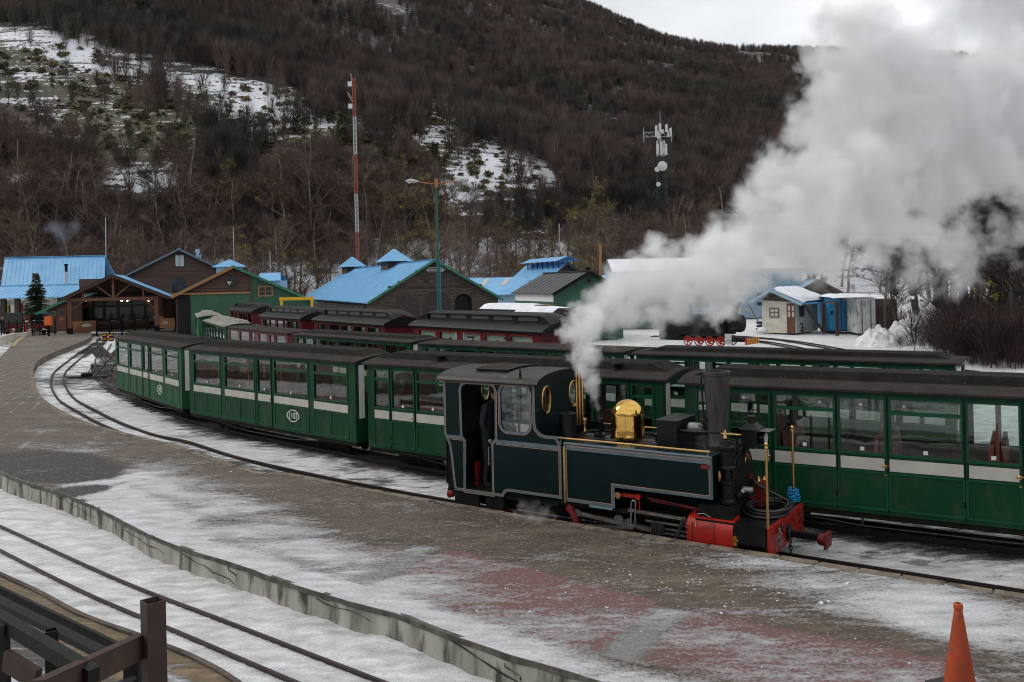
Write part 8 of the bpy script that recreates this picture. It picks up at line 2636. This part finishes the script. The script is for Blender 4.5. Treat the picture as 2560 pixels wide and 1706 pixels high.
dark = [(2390, 60, 34, 90), (2400, -40, 34, 100), (2500, 20, 35, 130), (2560, 120, 35, 130), (2540, -80, 36, 140), (2570, 280, 35, 100), (2600, 400, 35, 90), (2640, 40, 36, 140)]
M['steam_grey'] = steam_mat('shaded_grey_steam', .5, .25, .3, .65, .5, color=(.68, .69, .72))  # shade on this far steam is put into its grey colour
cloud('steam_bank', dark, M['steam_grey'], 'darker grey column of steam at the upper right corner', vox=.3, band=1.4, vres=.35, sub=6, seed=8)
thin = [(2000, 690, 27, 80), (2100, 720, 28, 80), (2200, 740, 29, 70), (2280, 700, 31, 90), (2360, 680, 32, 90), (2440, 700, 33, 70), (2520, 600, 34, 90), (2560, 520, 34, 90), (1880, 800, 24, 50), (1930, 720, 25, 60), (1600, 700, 24, 60), (1700, 690, 25, 70), (1800, 700, 26, 70), (1900, 690, 27, 60), (1960, 740, 28, 40), (1540, 700, 23, 50), (1500, 905, 14.8, 34), (1530, 880, 15, 40), (1470, 880, 14.6, 36), (1515, 940, 14.4, 26), (1460, 925, 14.3, 26), (1560, 860, 15.6, 44), (1700, 830, 18, 46), (1620, 845, 17, 44), (1900, 760, 24, 50), (1760, 845, 20, 40), (2450, 620, 34, 90), (2540, 640, 35, 80), (1780, 830, 22, 60), (1720, 850, 21, 50), (1840, 830, 23, 50), (1640, 850, 19, 50), (2380, 720, 33, 60), (1960, 700, 26, 60), (2060, 660, 28, 90), (2150, 680, 30, 80), (2240, 680, 31, 90), (2330, 620, 32, 100), (2300, 760, 33, 60), (2420, 560, 33, 100), (2400, 660, 34, 90), (2500, 560, 34, 90), (1560, 830, 19, 50), (1600, 800, 19, 50), (1680, 800, 21, 45), (1760, 790, 22, 50), (1560, 900, 16, 30), (1600, 860, 17, 35), (1850, 780, 24, 40), (1810, 840, 22, 30)]
M['steam_thin'] = steam_mat('thin_steam', 1.0, .9, .42, .62, .0, color=(.9, .9, .9))
cloud('steam_veil', thin, M['steam_thin'], 'thin torn veil of steam hanging below the plume', vox=.2, band=.9, vres=.22, sub=6, seed=12)
low = [(1296, 1280, 13.0, 26), (1325, 1290, 13.0, 34), (1360, 1285, 12.9, 38), (1392, 1292, 12.9, 30), (1345, 1262, 12.9, 26), (1405, 1265, 12.9, 22), (1360, 1225, 12.9, 16), (1375, 1200, 12.9, 14)]
M['steam_low'] = steam_mat('low_steam', 2.6, 4, .36, .62, .08)
cloud('low_steam', low, M['steam_low'], 'wisp of steam leaking beside the wheels under the cab', vox=.03, band=.14, vres=.03, sub=6, seed=20)
smoke = [(165, 640, 96, 14), (160, 620, 96, 20), (155, 595, 96, 28), (140, 570, 97, 36), (190, 560, 97, 34), (210, 530, 98, 30)]
M['smoke'] = steam_mat('blue_grey_smoke', .26, .3, .3, .7, .2, color=(.7, .8, 1))
cloud('chimney_smoke', smoke, M['smoke'], 'faint blue chimney smoke above the tall blue roof at the left', vox=.4, band=1.2, vres=.4, sub=5, seed=22)

# lettering becomes plain mesh, in one pass at the end
bpy.context.view_layer.update()
dg = bpy.context.evaluated_depsgraph_get()
for o in TEXTS:
    me = bpy.data.meshes.new_from_object(o.evaluated_get(dg))
    nm = o.name
    o.name = 'old_text'
    n_o = bpy.data.objects.new(nm, me)
    COL.objects.link(n_o)
    n_o.parent = o.parent
    n_o.location = o.location
    n_o.rotation_euler = o.rotation_euler
    bpy.data.objects.remove(o)
